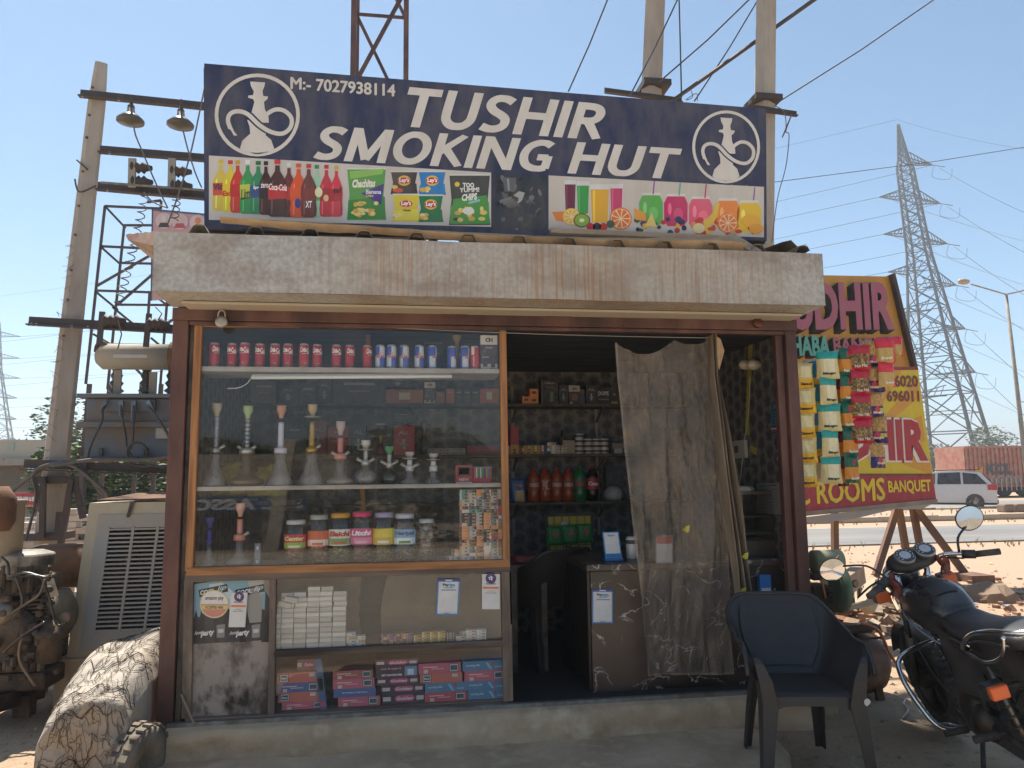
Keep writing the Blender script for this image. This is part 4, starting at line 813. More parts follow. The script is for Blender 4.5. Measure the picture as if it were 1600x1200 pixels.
pile(712, 760, 3, [2, 4, 4], [('d8c8b0', 'e0dcd4', 'b04a3a'), ('c8d0d4', 'e0e0dc', 'a8604a'), ('d8d8d0', 'c8b890', '4a7aa0')], 0, 0, .06, 'cigarette_pack', 'cigarette pack', 'white lidded cigarette pack at the right end', .0165)
w = U(726, 985, .08); o = inst(pack_mesh(('b8a890', '8a7a60', 'd8d0c0'), .05, .03, .02), 'cigarette_pack', (w.x, .07, ZB2+.0395), 'tilted brown cigarette pack lying on top of the white lidded packs', 'cigarette pack', None, .2, -.15)
# white boxes
wb = MB(h('c4beb4')); WBx = [(430, 449), (449.5, 470), (470.5, 491), (491.5, 517), (498, 520), (520, 540)]
cols = [(431, 438, 9, 'clipped leftmost'), (438.5, 457.5, 11, 'second'), (458, 477.5, 11, 'third'), (478, 498, 12, 'fourth'), (498.5, 518, 12, 'fifth'), (518.5, 540, 11, 'rightmost')]
WHc = [h('d0cac0'), h('c0b8ae'), h('dcd6cc')]
for (a0, a1, n, nm) in cols:
    a, b_ = U(a0, 1016, .06).x, U(a1, 1016, .06).x; w = (b_-a)*.955
    ms = [MB(c_).box((-w/2, 0, 0), (w/2, .06, .0268), c_).box((-w/2+.001, -.0008, .004), (w/2-.001, 0, .0065), h('877c70')).mesh('white_box', M_cardb) for c_ in WHc]
    z = ZB2
    for r in range(n):
        jit = .004 if r < n-3 else .012
        inst(random.choice(ms), 'white_box', ((a+b_)/2+random.uniform(-jit*.3, jit*.5), .05+random.uniform(-.004, .004), z), f'small white box, {ORD[r]} from the bottom in the {nm} column', 'box', 'small white boxes piled on the lower shelf', random.uniform(-.1, .1) if r > n-4 else random.uniform(-.03, .03), 0); z += .0288
for i, (px, py, ry) in enumerate(((444, 955, .25), (455, 944, .2))):
    w = U(px, py, .04); me = MB(WHc[0]).box((-.035, 0, 0), (.035, .055, .026), WHc[i]).mesh('white_box', M_cardb); inst(me, 'white_box', (w.x, .035-.03*i, U(450, 950).z+.0+.03*i), ['lower tilted white box on the left top of the pile', 'upper tilted white box on the left top of the pile'][i], 'box', None, 0, ry)
# big cartons on the bottom shelf
pink, orange, blue_, teal, mar = h('d0647a'), h('d4705c'), h('5268a0'), h('5488ac'), h('553039')
def a_brand(left=True, badge='#e8e4dc'):
    def f(q, tx):
        if left: q(.05, .12, .27, .88, '#2a2a2a'); q(.065, .17, .255, .83, badge, 1.5); q(.08, .25, .24, .75, '#2f4f5f', 2); tx('Brand', .1, .38, .22, .62, '#ffffff', .02, 0, 3); q(.45, .15, .72, .85, '#d07060' if badge == '#e8e4dc' else '#7a8ab8', .6); q(.76, .1, .9, .45, '#d8c8c0', 1)
        else: q(.72, .12, .95, .88, '#2a2a2a'); q(.735, .17, .935, .83, badge, 1.5); q(.75, .25, .92, .75, '#2f4f5f', 2); q(.1, .3, .45, .42, '#e8c0b8', 1); q(.12, .6, .22, .95, '#d8c8c0', 1); q(.3, .5, .6, .6, '#d8b0a8', 1)
    return f
def a_smoke(q, tx): tx('smoking kills', .08, .3, .42, .6, '#d8dce8', .02, .1); q(.55, .2, .6, .9, '#8ac0d8', 1, [(.55, .2), (.62, .2), (.72, .9), (.66, .9)]); q(.7, .15, .76, .5, '#c84a5a', 1.2); q(.78, .6, .95, .75, '#8ac0d8', 1); q(.06, .75, .4, .85, '#6a8aa8', 1)
def a_small(q, tx): tx('Smoking is injurious', .2, .35, .8, .6, '#e0e0e8', .02)
def a_white(q, tx): q(.45, .3, .75, .7, '#c8d0d8', 1); tx('scan', .5, .4, .7, .6, '#3a3a4a'); q(.05, .2, .4, .8, '#4a3a5a', .8); q(.08, .4, .35, .5, '#b8a8c8', 1)
def a_swash(q, tx): q(.28, .15, .75, .8, '#c84a7a', 1, [(.28, .5), (.35, .2), (.7, .15), (.78, .45), (.7, .8), (.34, .8)]); tx('Golden', .33, .32, .72, .66, '#f0dce0', .03, .2); q(.02, .3, .2, .7, '#d8c8c8', 1); q(.8, .3, .97, .7, '#d8c8c8', 1)
def a_vacc(q, tx): tx('दवाई भी कड़ाई भी', .1, .12, .6, .32, '#e0d8d8', .01); tx('GET VACCINATED', .12, .7, .62, .88, '#f0ecec', .05); q(.68, .05, .97, .9, '#7a9ac8', 1); q(.75, .3, .9, .85, '#e0e8f0', 1.2)
CT = [  # px0, py0, px1, py1, colour, art, label
    (433, 1048, 499, 1067, orange, a_brand(True), 'orange carton second from the top at the left end of the bottom shelf'),
    (434, 1067, 500, 1085, blue_, a_brand(False, '#e8e8ec'), 'navy carton in the left stack under the orange carton'),
    (434, 1085, 500, 1104, orange, a_brand(True), 'orange carton under the navy carton in the left stack'),
    (440, 1103, 508, 1118, pink, a_brand(False), 'pink carton at the foot of the left stack'),
    (520, 1046, 583, 1062, h('b05c50'), a_brand(False), 'brown red carton on top of the second stack from the left'),
    (520, 1060, 585, 1078, pink, a_brand(False), 'pink carton under the brown red carton in the second stack'),
    (521, 1077, 587, 1094, blue_, a_small, 'navy carton with one line of white print in the second stack'),
    (528, 1094, 594, 1112, pink, a_brand(False), 'pink carton at the foot of the second stack'),
    (587, 1021, 653, 1035, mar, a_swash, 'dark maroon carton with pink emblem on top of the third stack'),
    (588, 1035, 653, 1055, mar, a_vacc, 'dark carton printed with a vaccination message'),
    (589, 1055, 654, 1070, mar, a_swash, 'dark maroon carton just under the vaccination carton'),
    (596, 1070, 662, 1087, h('352a36'), a_swash, 'dark violet carton second from the foot of the third stack'),
    (597, 1086, 664, 1106, h('352a36'), a_swash, 'dark violet carton at the foot of the third stack'),
    (654, 1029, 720, 1048, pink, a_brand(False), 'pink carton on top of the fourth stack'),
    (656, 1048, 722, 1066, orange, a_brand(True), 'orange carton under the pink one in the fourth stack'),
    (664, 1066, 728, 1084, teal, a_smoke, 'teal carton in the fourth stack above a red carton'),
    (664, 1084, 730, 1102, h('c8505c'), a_brand(False), 'red carton at the foot of the fourth stack'),
    (723, 1025, 787, 1043, teal, a_smoke, 'teal carton on top of the rightmost stack'),
    (726, 1043, 789, 1062, pink, a_brand(False), 'pink carton in the rightmost stack between teal cartons'),
    (728, 1062, 789, 1079, teal, a_smoke, 'teal carton under the pink one in the rightmost stack'),
    (731, 1079, 790, 1097, teal, a_smoke, 'teal carton at the foot of the rightmost stack')]
fy = .05
zst = {}
for i in range(len(CT)-1, -1, -1):
    x0, y0, x1, y1, c, art, l = CT[i]; key = 0 if x0 < 510 else 1 if x0 < 587 else 2 if x0 < 650 else 3 if x0 < 722 else 4
    a, b_ = U(x0, y1, fy), U(x1, y0, fy); z = zst.get(key, ZB3+.001); carton(x0, y0, x1, y1, fy, .22, c, 'cigarette_carton', l, 'carton', 'cigarette cartons on the bottom shelf', zf=z, art=art, rot=random.uniform(-.02, .02)); zst[key] = z+(b_.z-a.z)+.0006
carton(464, 1028, 500, 1046, .1, .15, h('9a7068'), 'cigarette_carton', 'faded carton with pink lettering on top of the left stack', 'carton', zf=zst[0], art=a_swash)
carton(500, 1036, 512, 1116, .03, .05, h('44638c'), 'cigarette_carton', 'blue carton standing upright and leaning between the left stacks', 'carton', zf=ZB3+.001, art=lambda q, tx: (q(.1, .35, .9, .65, '#1f2a3a'), q(.2, .4, .8, .6, '#d8dce0'), q(.1, .85, .9, .95, '#c04a6a')), tilt=-.13)
# ---------------- hookahs ----------------
def hookah(px, ytop, ybase, z, y, glassm, gc, stemc, bowlc, label, base='bell', bw=30, ports=2, stem='beads', tray=False, group='glass hookahs in the cabinet'):
    a = U(px, ybase, y); tz = U(px, ytop, y).z; H = tz-a.z; R = bw/2/250
    t = thing('hookah', label, 'hookah', (a.x, y, z), group); T_ = H
    hb = T_*.4 if base != 'ball' else T_*.42
    prof = {'bell': [(R, 0), (R*1.02, .01), (R*.75, hb*.25), (R*.42, hb*.5), (R*.3, hb*.8), (R*.3, hb)], 'ball': [(R*.7, 0), (R, hb*.15), (R, hb*.55), (R*.7, hb*.75), (R*.35, hb*.85), (R*.35, hb)], 'cone': [(R, 0), (R*.95, .012), (R*.5, hb*.45), (R*.33, hb*.75), (R*.36, hb)], 'saucer': [(R*.8, 0), (R, hb*.1), (R, hb*.18), (R*.55, hb*.3), (R*.27, hb*.5), (R*.25, hb)]}[base]
    MB(gc).lathe(prof, (0, 0, 0), 20).build('glass_base', glassm, t, sm=True, local=True)
    MB(gc).lathe([(R*.9, .004), (R*.85, .018), (R*.6, hb*.2), (.001, hb*.22)], (0, 0, 0), 16).build('water', glassm, t, sm=True, local=True) if base != 'ball' else None
    s_ = MB(h(stemc)); r = .0125 if stem != 'plain' else .0135; pr = [(r, hb*.3), (r, hb), (R*.42, hb), (R*.42, hb+.03), (r*1.5, hb+.035)]; z0 = hb+.035; top = T_*.84 if T_ > .4 else T_*.78
    n = 7
    for i in range(n):
        zz = lerp(z0, top, i/n); zn = lerp(z0, top, (i+1)/n)
        if stem == 'beads': pr += [(r*.7, zz), (r*1.5, lerp(zz, zn, .5)), (r*.7, zn)]
        elif stem == 'rings': pr += [(r*.9, zz), (r*1.9, lerp(zz, zn, .2)), (r*.9, lerp(zz, zn, .4)), (r*1.6, lerp(zz, zn, .7)), (r*.9, zn)]
        else: pr += [(r*1.25 if stem == 'plain' else r*1.6*(1-.25*i/n), zz)]
    s_.lathe(pr, (0, 0, 0), 12).build('stem', M_clean if stem == 'plain' else M_metalvc, t, sm=True, local=True)
    if tray: MB(h('c8c4bc')).lathe([(.01, top-.004), (.045, top), (.048, top+.006), (.012, top+.002)], (0, 0, 0), 18).build('ash_tray', M_metalvc, t, sm=True, local=True)
    rb = .028; MB(h(bowlc)).lathe([(.013, top), (.015, top+(T_-top)*.25), (rb*.8, top+(T_-top)*.45), (rb, top+(T_-top)*.7), (rb*.92, top+(T_-top)*.88), (rb*1.08, T_), (rb*.85, T_-.004)], (0, 0, 0), 14).build('clay_bowl', M_matte, t, sm=True, local=True)
    for k in range(ports):
        d = 1 if k == 0 else -1; MB(h('c8c0b0')).path([(0, 0, hb+.018), (d*.02, -.005, hb+.024), (d*.052, -.01, hb+.045)], [.008, .009, .012], 8).build('hose_port', M_metalvc, t, sm=True, local=True)
    return t
hookah(335, 632, 762, Z2, .12, M_hglass, h('a8b8c8'), 'b8bcc0', 'a89a80', 'clear frosted glass hookah with a ribbed glass stem at the left end', 'bell', 37, 1, 'rings')
hookah(384, 636, 761, Z2, .12, M_metalvc, h('6a6450'), 'c8c8c4', '9ab878', 'hookah with green bowl, beaded chrome stem and wide dotted metal base', 'saucer', 52, 2, 'beads')
hookah(437, 634, 759, Z2, .12, M_bglass, h('6a7080'), 'c9c4d8', 'c08068', 'hookah with white pipe stem, orange clay bowl and smoky base', 'cone', 44, 0, 'plain')
hookah(486, 633, 759, Z2, .12, M_hglass, h('7a7a80'), 'c8a458', 'b89870', 'hookah with gold stem, tan bowl and wide tray', 'cone', 44, 1, 'taper', True)
hookah(531, 658, 757, Z2, .12, M_bglass, h('5a7890'), 'c88078', 'b0a0a0', 'hookah with a pink coiled stem and blue patterned base', 'saucer', 44, 2, 'plain')
hookah(571, 688, 757, Z2, .12, M_hglass, h('a8a8a0'), 'c8c8c8', 'c0bcb0', 'short hookah with a ribbed round glass base and silver tray', 'ball', 34, 2, 'beads', True)
hookah(608, 698, 757, Z2, .12, M_gglass, h('1f7a4a'), 'c8c8c8', '3a8a5a', 'short emerald green glass hookah', 'ball', 26, 2, 'beads')
hookah(640, 706, 756, Z2, .12, M_bglass, h('2a3448'), 'c0c4c8', 'b8b4ac', 'short hookah with dark blue cone base, right of the green one', 'cone', 30, 2, 'plain', True)
hookah(677, 708, 755, Z2, .12, M_hglass, h('8a8a88'), 'c8c8c8', 'b8b4ac', 'short hookah with clear fluted base nearest the small red patterned box', 'cone', 30, 0, 'plain', True)
hookah(325, 812, 888, Z3, .12, M_hglass, h('5a5a68'), '2a3a9a', '2a3a8a', 'dark hookah with a blue stem at the left end below the hookah shelf', 'bell', 26, 0, 'taper')
hookah(373, 790, 887, Z3, .12, M_bglass, h('4a5a80'), 'd08878', 'd09888', 'tall hookah with coral pipe and blue fluted base on the jar shelf', 'saucer', 40, 1, 'plain')
hookah(377, 506, 542, Z1, .28, M_hglass, h('7a7a80'), 'a08a50', 'b8a070', 'small brass hookah at the back of the top shelf behind the cola cans', 'ball', 20, 2, 'beads')
hookah(714, 512, 572, Z1, .26, M_hglass, h('7a7a80'), 'b89a68', 'b89870', 'small hookah with clay bowl at the back among the energy drink cans', 'bell', 22, 2, 'beads')
carton(397, 852, 407, 887, .06, .02, h('6a7484'), 'metal_bracket', 'small grey metal bracket standing beside the coral hookah', 'bracket', zf=Z3, art=lambda q, tx: (q(.3, .12, .7, .28, '#c8c8c8'), q(.3, .75, .7, .9, '#c8c8c8')))
# ---------------- candy jars ----------------
random.seed(21)
def jar(px, yt, yb, w, lid, candy, lab, labtxt, tcol, label, full=.3):
    a = U(px, yb, .1); H = U(px, yt, .1).z-a.z; R = w/2/245; t = thing('candy_jar', label, 'jar', (a.x, .1, Z3), 'candy jars in the cabinet')
    MB().lathe([(R*.85, 0), (R, .01), (R, H*.7), (R*.93, H*.76), (R*.95, H*.8), (R*.78, H*.88), (R*.72, H*.92)], (0, 0, 0), 20).build('jar_body', M_jar, t, sm=True, local=True)
    MB(h(lid)).lathe([(R*.78, H*.9), (R*.8, H*.91), (R*.8, H*.985), (R*.7, H)], (0, 0, 0), 18).build('lid', M_clean, t, sm=True, local=True)
    c = MB()
    for i in range(110):
        an = random.uniform(0, 2*pi); rr = R*.88*sqrt(random.uniform(.3, 1)); z = random.uniform(.008, H*full); s_ = .008
        q = Matrix.Rotation(random.uniform(0, 6), 3, 'Z') @ Matrix.Rotation(random.uniform(0, 6), 3, 'X'); ctr = V((rr*cos(an), rr*sin(an), z))
        c.idx([ctr+q @ V(p)*s_ for p in ((-1.4, 0, 0), (0, -.7, .3), (0, .7, .3), (1.4, 0, 0), (0, 0, -.6))], [(0, 1, 2), (1, 3, 2), (0, 4, 1), (1, 4, 3), (2, 3, 4), (0, 2, 4)], h(random.choice(candy)))
    c.build('candies', M_clean, t, local=True, kind='stuff')
    if lab:
        l = MB(h(lab[0])); r = R+.001; f = lambda u, v, k=0: ((r+k)*sin(u), -(r+k)*cos(u), v)
        def st(u0, u1, v0, v1, cc, k=0):
            for i in range(6): p0, p1 = lerp(u0, u1, i/6), lerp(u0, u1, (i+1)/6); l.face([f(p0, v0, k), f(p1, v0, k), f(p1, v1, k), f(p0, v1, k)], h(cc))
        st(-1.15, 1.15, H*.36, H*.68, lab[0]); st(-1.0, 1.0, H*.38, H*.5, lab[1], .0005); st(-.5, .5, H*.39, H*.44, lab[2], .001)
        if labtxt: l.text(labtxt, lambda u, v: f((u-.5)*1.8, H*.54+H*.1*v, .0012), h(tcol), .05, .15)
        l.build('jar_label', M_clean, t, local=True)
    return t
jar(461, 820, 889, 33, 'c8c8c0', ['d85a6a', 'c83a4a', '8ab87a', 'e0a0a0', 'd8d0c8'], ('c8303a', '7ac04a', 'e8e0c0'), 'Center', 'f0e0a0', 'candy jar with a red label and red candies, leftmost jar', .35)
jar(497, 812, 888, 32, 'a8a8a0', ['d87a4a', 'c85040', 'e8c8b8', 'e0d8d0'], ('d8683a', 'e8e0d8', 'd8683a'), '', 'ffffff', 'candy jar with a small orange label and coral candies', .42)
jar(531, 808, 886, 34, 'd8982a', ['5a9a4a', '8ac06a', 'e0e0c8'], ('e8e4d8', '7aa85a', 'c86a5a'), 'Elaichi', 'c02a2a', 'candy jar with orange lid and cream label', .3)
jar(564.5, 806, 885, 34, 'd8306a', ['c86a8a', 'b85a7a', 'd8a0b8', '9a9aa8'], ('d84a8a', 'e890b8', 'f0c0d0'), 'Litchi', 'ffffff', 'candy jar with pink lid and pink label', .28)
jar(599, 807, 884, 33, 'a8a0c0', ['c8b040', 'a89838', 'e0d8a0'], ('e0cc2a', 'c8a82a', 'd8e0e0'), '', '3a3a3a', 'candy jar with lilac lid and yellow label', .24)
jar(632, 808, 882, 34, 'b8bcc8', ['8aa8c8', 'd8e0e8', '5a8ab8'], ('5aa8d8', 'e8f0f0', '4a8a3a'), 'Nariyal', '1f2f6a', 'candy jar with pale lid, sky blue label and coconut picture', .28)
jar(666, 816, 881, 28, 'b8b4b0', ['c8b8a8', 'b84a4a', 'd8d0c8', '8a6a60'], None, '', '', 'narrow unlabelled jar packed with wrapped sticks, rightmost jar', .82)
# ---------------- kiosk interior ----------------
yb = 1.72
zA, zB, zC = U(900, 631, yb).z, U(900, 709, yb).z, U(900, 784, yb).z
for i, (z, l) in enumerate(((zA, 'top dark wall shelf at the back of the kiosk holding gift boxes'), (zB, 'middle dark wall shelf at the back holding tins and packs'), (zC, 'lowest dark wall shelf at the back holding soft drink bottles'))):
    t = thing('wall_shelf', l, 'shelf', (.6, 1.86, z-.02), 'wall shelves at the back of the kiosk'); MB(h('1f1f22')).box((XL+.06, yb, z-.022), (XR-.06, YB-.002, z)).build('board', M_matte, t)
    for x in (-.9, .1, .97, 1.72): MB(h('3a3a3c')).bar((x, yb+.03, z-.024), (x, YB-.01, z-.14), .018, .012).build('bracket', M_matte, t)
for x in (.97, 1.72, -.2): MB(h('77736c')).box((x-.012, YB-.016, 1.0), (x+.012, YB-.001, 2.3)).build('shelf_upright', M_dusty, None, label='pale slotted shelf upright on the wallpaper '+{.97: 'left of the tins', 1.72: 'right of the tins', -.2: 'seen through the cabinet glass'}[x], cat='shelf upright')
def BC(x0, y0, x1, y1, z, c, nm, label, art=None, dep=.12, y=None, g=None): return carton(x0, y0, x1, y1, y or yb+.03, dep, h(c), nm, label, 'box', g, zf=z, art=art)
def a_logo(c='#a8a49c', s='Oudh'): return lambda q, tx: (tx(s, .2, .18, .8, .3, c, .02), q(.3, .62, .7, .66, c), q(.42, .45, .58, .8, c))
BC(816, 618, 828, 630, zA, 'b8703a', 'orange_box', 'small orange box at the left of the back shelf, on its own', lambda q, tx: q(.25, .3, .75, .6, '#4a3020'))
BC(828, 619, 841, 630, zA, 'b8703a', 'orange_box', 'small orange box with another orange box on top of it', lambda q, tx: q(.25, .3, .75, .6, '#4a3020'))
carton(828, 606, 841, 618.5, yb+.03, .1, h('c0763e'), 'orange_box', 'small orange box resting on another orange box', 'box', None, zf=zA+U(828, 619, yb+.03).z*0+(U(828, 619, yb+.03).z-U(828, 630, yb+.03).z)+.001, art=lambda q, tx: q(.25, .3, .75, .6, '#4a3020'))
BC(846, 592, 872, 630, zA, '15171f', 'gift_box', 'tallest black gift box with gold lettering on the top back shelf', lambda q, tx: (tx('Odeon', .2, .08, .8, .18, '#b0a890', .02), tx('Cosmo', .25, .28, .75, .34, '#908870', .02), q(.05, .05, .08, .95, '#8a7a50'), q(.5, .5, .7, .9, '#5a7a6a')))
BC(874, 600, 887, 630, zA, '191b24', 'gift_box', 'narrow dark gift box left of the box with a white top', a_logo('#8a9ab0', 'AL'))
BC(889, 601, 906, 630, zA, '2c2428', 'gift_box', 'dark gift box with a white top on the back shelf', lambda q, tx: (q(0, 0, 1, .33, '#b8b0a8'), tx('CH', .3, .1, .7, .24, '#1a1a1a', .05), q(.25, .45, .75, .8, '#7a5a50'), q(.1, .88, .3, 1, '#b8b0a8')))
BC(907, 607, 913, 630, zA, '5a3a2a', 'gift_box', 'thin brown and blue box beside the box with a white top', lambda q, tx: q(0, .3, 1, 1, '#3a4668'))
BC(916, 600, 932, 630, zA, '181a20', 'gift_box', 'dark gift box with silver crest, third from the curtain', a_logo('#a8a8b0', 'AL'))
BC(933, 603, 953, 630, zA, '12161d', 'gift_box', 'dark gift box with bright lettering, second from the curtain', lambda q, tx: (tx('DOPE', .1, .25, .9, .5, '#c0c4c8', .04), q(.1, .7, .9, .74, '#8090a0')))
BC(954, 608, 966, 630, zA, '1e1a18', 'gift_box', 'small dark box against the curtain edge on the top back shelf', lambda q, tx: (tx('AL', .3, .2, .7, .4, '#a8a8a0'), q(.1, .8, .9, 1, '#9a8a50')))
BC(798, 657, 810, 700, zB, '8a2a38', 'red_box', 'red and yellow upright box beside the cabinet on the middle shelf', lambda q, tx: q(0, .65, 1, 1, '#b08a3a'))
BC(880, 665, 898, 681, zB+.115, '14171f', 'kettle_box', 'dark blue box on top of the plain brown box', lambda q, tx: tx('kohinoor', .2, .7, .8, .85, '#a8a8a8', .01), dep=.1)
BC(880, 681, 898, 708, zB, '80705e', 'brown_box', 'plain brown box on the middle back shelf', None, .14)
# tins
tn = None
rows = [(905, 4), (919, 3), (932, 3), (944, 3)]
for ci, (px, n) in enumerate(rows):
    for r in range(n):
        w = U(px, 700, yb+.05); l = f'white lidded tin, {ORD[r]} from the bottom in the {ORD[ci]} stack of tins'
        z = zB+.001+r*.0425+(0 if n == 4 else 0)
        if tn is None:
            tn = thing('tin', l, 'tin', (w.x, yb+.05, z), 'tins stacked on the middle back shelf')
            MB(h('c0bab4')).lathe([(.034, 0), (.037, .003), (.037, .012), (.037, .03), (.036, .034)], (0, 0, 0), 16, cols=[h('c0bab4'), h('c0bab4'), h('3a2a2c'), h('c0bab4')]).build('tin_body', M_clean, tn, sm=True, local=True)
            MB(h('cfc9c3')).lathe([(.039, .033), (.039, .041), (.02, .0418)], (0, 0, 0), 16).build('lid', M_clean, tn, sm=True, local=True)
        else: dup(tn, (w.x, yb+.05, z), l)
# packs on middle shelf
SP = [pack_mesh(c, .075, .06, .024) for c in [('8a3a3a', 'c8b0a0', '3a2a2a'), ('a8843a', 'd8c080', '4a3a2a'), ('b8a898', 'e0d8d0', 'a03a3a'), ('3a4458', 'c0c0c0', '2a2a3a')]]
xs = [799, 811, 822, 832, 842, 853, 861.5]
for ci, px in enumerate(xs):
    for r in range(3 if ci != 6 else 4):
        w = U(px, 700, yb+.04); inst(SP[[0, 0, 1, 1, 1, 3, 2][ci]], 'tobacco_pack', (w.x, yb+.03, zB+r*.0245), f'tobacco pack, {ORD[r]} from the bottom in the {ORD[ci]} stack on the middle back shelf', 'pack', 'tobacco packs on the middle back shelf', random.uniform(-.05, .05))
for k in range(2):
    for r in range(3):
        w = U(869+k*9, 700, yb+.04); inst(SP[2], 'tobacco_pack', (w.x, yb-.0+.02, zB+r*.0245), f'white red edged pack, {ORD[r]} from the bottom, {["just left of", "in front of"][k]} the plain brown box', 'pack', None)
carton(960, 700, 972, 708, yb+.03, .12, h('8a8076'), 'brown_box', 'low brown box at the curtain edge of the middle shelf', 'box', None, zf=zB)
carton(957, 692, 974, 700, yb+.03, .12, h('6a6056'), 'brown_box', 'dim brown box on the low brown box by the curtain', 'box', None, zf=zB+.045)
# bottles 2 litre
M_bev = pm('bottle_plastic', vc=True, rough=.18, spec=.6)
def bigbottle(px, yt, z, body, cap, lab, s, tc, label, w=17):
    a = U(px, 784, yb+.08); H = U(px, yt, yb+.08).z-z; R = w/2/172; t = thing('soft_drink_bottle', label, 'bottle', (a.x, yb+.08, z), 'soft drink bottles on the lowest back shelf')
    MB(h(body)).lathe([(R*.8, 0), (R, .015), (R*.96, H*.3), (R, H*.45), (R, H*.7), (R*.7, H*.84), (R*.32, H*.92), (R*.32, H*.94)], (0, 0, 0), 18).build('bottle_body', M_bev, t, sm=True, local=True)
    MB(h(cap)).lathe([(R*.36, H*.93), (R*.36, H*.995), (R*.3, H)], (0, 0, 0), 12).build('cap', M_clean, t, sm=True, local=True)
    r = R*1.01; l = MB(h(lab)); l.lathe([(r, H*.34), (r, H*.66)], (0, 0, 0), 18); l.text(s, lambda u, v: ((r+.001)*sin((v-.5)*1.2), -(r+.001)*cos((v-.5)*1.2), H*(.36+.28*u)) if len(s) > 5 else ((r+.001)*sin((u-.5)*1.7), -(r+.001)*cos((u-.5)*1.7), H*(.44+.12*v)), h(tc), .05); l.build('bottle_label', M_clean, t, local=True)
bigbottle(834, 731, zC, '9a4424', 'b02a2a', '8a3028', 'maaza', 'c8a080', 'amber juice bottle with red cap, leftmost of four', 18)
bigbottle(852, 731, zC, '9a4424', 'b02a2a', '8a3028', 'frooti', 'c8a080', 'amber juice bottle with red cap, second of four', 18)
bigbottle(870, 731, zC, '9a4424', 'b02a2a', '8a3028', 'maaza', 'c8a080', 'amber juice bottle with red cap, third of four', 18)
bigbottle(888, 731, zC, '9a4424', 'b02a2a', '8a3028', 'maaza', 'c8a080', 'amber juice bottle with red cap, next to the green bottle', 17)
bigbottle(906, 728, zC, '1c6a3c', '1f6a3a', '1a5a34', 'Dew', 'c8303a', 'large green soft drink bottle on the lowest back shelf', 20)
bigbottle(926, 728, zC, '1c1010', 'b02028', 'b0222c', 'Coca', 'f0e8e8', 'dark cola bottle with red label on the lowest back shelf', 19)
def bag_mesh(w, hh_, d, col, c2, n=8):
    m = MB(col)
    def f(s):
        def g(u, v):
            e = (1-(2*u-1)**4)*(1-(2*v-1)**8); wv = w*(1-.06*sin(pi*v)); return ((u-.5)*wv, s*d*.5*e+(.003*sin(u*17+v*5)), v*hh_)
        return g
    m.grid(f(-1), n, n, lambda u, v: c2(u, v) if callable(c2) else col); m.grid(f(1), n, n, col); return m
w = U(809, 785, yb+.06)
def cc(u, v): return h('c8a878') if (v < .45 and abs(u-.55) < .3) else (h('b84a3a') if .6 < v < .75 and abs(u-.5) < .3 else h('2a5a8a'))
m = bag_mesh(.135, .2, .06, h('2a5a8a'), cc, 12); o = m.build('snack_pouch', M_clean, local=True, label='blue snack pouch with a bowl picture beside the amber bottles', cat='pouch'); o.location = (w.x, yb+.06, zC)
bx = carton(948, 735, 974, 766, yb+.1, .1, h('1c2028'), 'black_box', 'black box above a white plastic bag on the lowest back shelf', 'box', None, zf=zC+.12)
mm = MB(h('a8a49e')); mm.lathe([(.06, 0), (.085, .03), (.08, .08), (.05, .12), (.02, .125)], (0, 0, 0), 14); o = mm.build('plastic_bag', M_clean, local=True, sm=True, label='crumpled white plastic bag under the black box', cat='bag'); w = U(960, 784, yb+.1); o.location = (w.x, yb+.12, zC)
# items seen through the cabinet glass on the left of the back wall
random.seed(33)
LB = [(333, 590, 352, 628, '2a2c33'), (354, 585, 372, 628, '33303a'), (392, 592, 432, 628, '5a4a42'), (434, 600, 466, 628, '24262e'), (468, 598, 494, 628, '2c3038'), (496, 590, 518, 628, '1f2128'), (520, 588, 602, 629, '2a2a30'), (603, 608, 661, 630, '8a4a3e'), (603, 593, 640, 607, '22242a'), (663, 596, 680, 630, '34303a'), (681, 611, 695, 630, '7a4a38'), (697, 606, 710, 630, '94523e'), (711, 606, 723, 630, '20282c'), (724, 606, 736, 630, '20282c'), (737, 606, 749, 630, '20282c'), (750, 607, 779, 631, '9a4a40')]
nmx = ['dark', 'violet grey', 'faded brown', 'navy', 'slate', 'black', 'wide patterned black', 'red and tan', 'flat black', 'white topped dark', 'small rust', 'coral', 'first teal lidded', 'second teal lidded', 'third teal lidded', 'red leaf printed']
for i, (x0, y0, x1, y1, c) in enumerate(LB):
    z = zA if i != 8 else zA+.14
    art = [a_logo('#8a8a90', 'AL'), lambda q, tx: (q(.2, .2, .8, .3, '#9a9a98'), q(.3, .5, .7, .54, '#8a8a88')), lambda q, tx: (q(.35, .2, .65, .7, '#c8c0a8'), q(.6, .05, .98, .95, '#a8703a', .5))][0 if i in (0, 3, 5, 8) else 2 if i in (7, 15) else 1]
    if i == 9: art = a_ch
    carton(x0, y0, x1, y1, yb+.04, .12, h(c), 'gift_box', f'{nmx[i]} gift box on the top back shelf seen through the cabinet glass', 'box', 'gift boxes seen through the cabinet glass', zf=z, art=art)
LB2 = [(330, 672, 362, 706, '6a2f34', 'dull red'), (366, 665, 392, 706, '2c2e35', 'dark grey'), (440, 655, 480, 706, '262a32', 'charcoal'), (484, 652, 510, 706, '7a2f38', 'crimson left'), (512, 660, 545, 706, '8a2f3a', 'crimson right'), (548, 658, 572, 706, '22262e', 'black left'), (575, 645, 613, 706, '1c1f26', 'black tall'), (615, 660, 648, 706, '92303c', 'bright red square'), (616, 645, 648, 659, '20232a', 'flat black lid')]
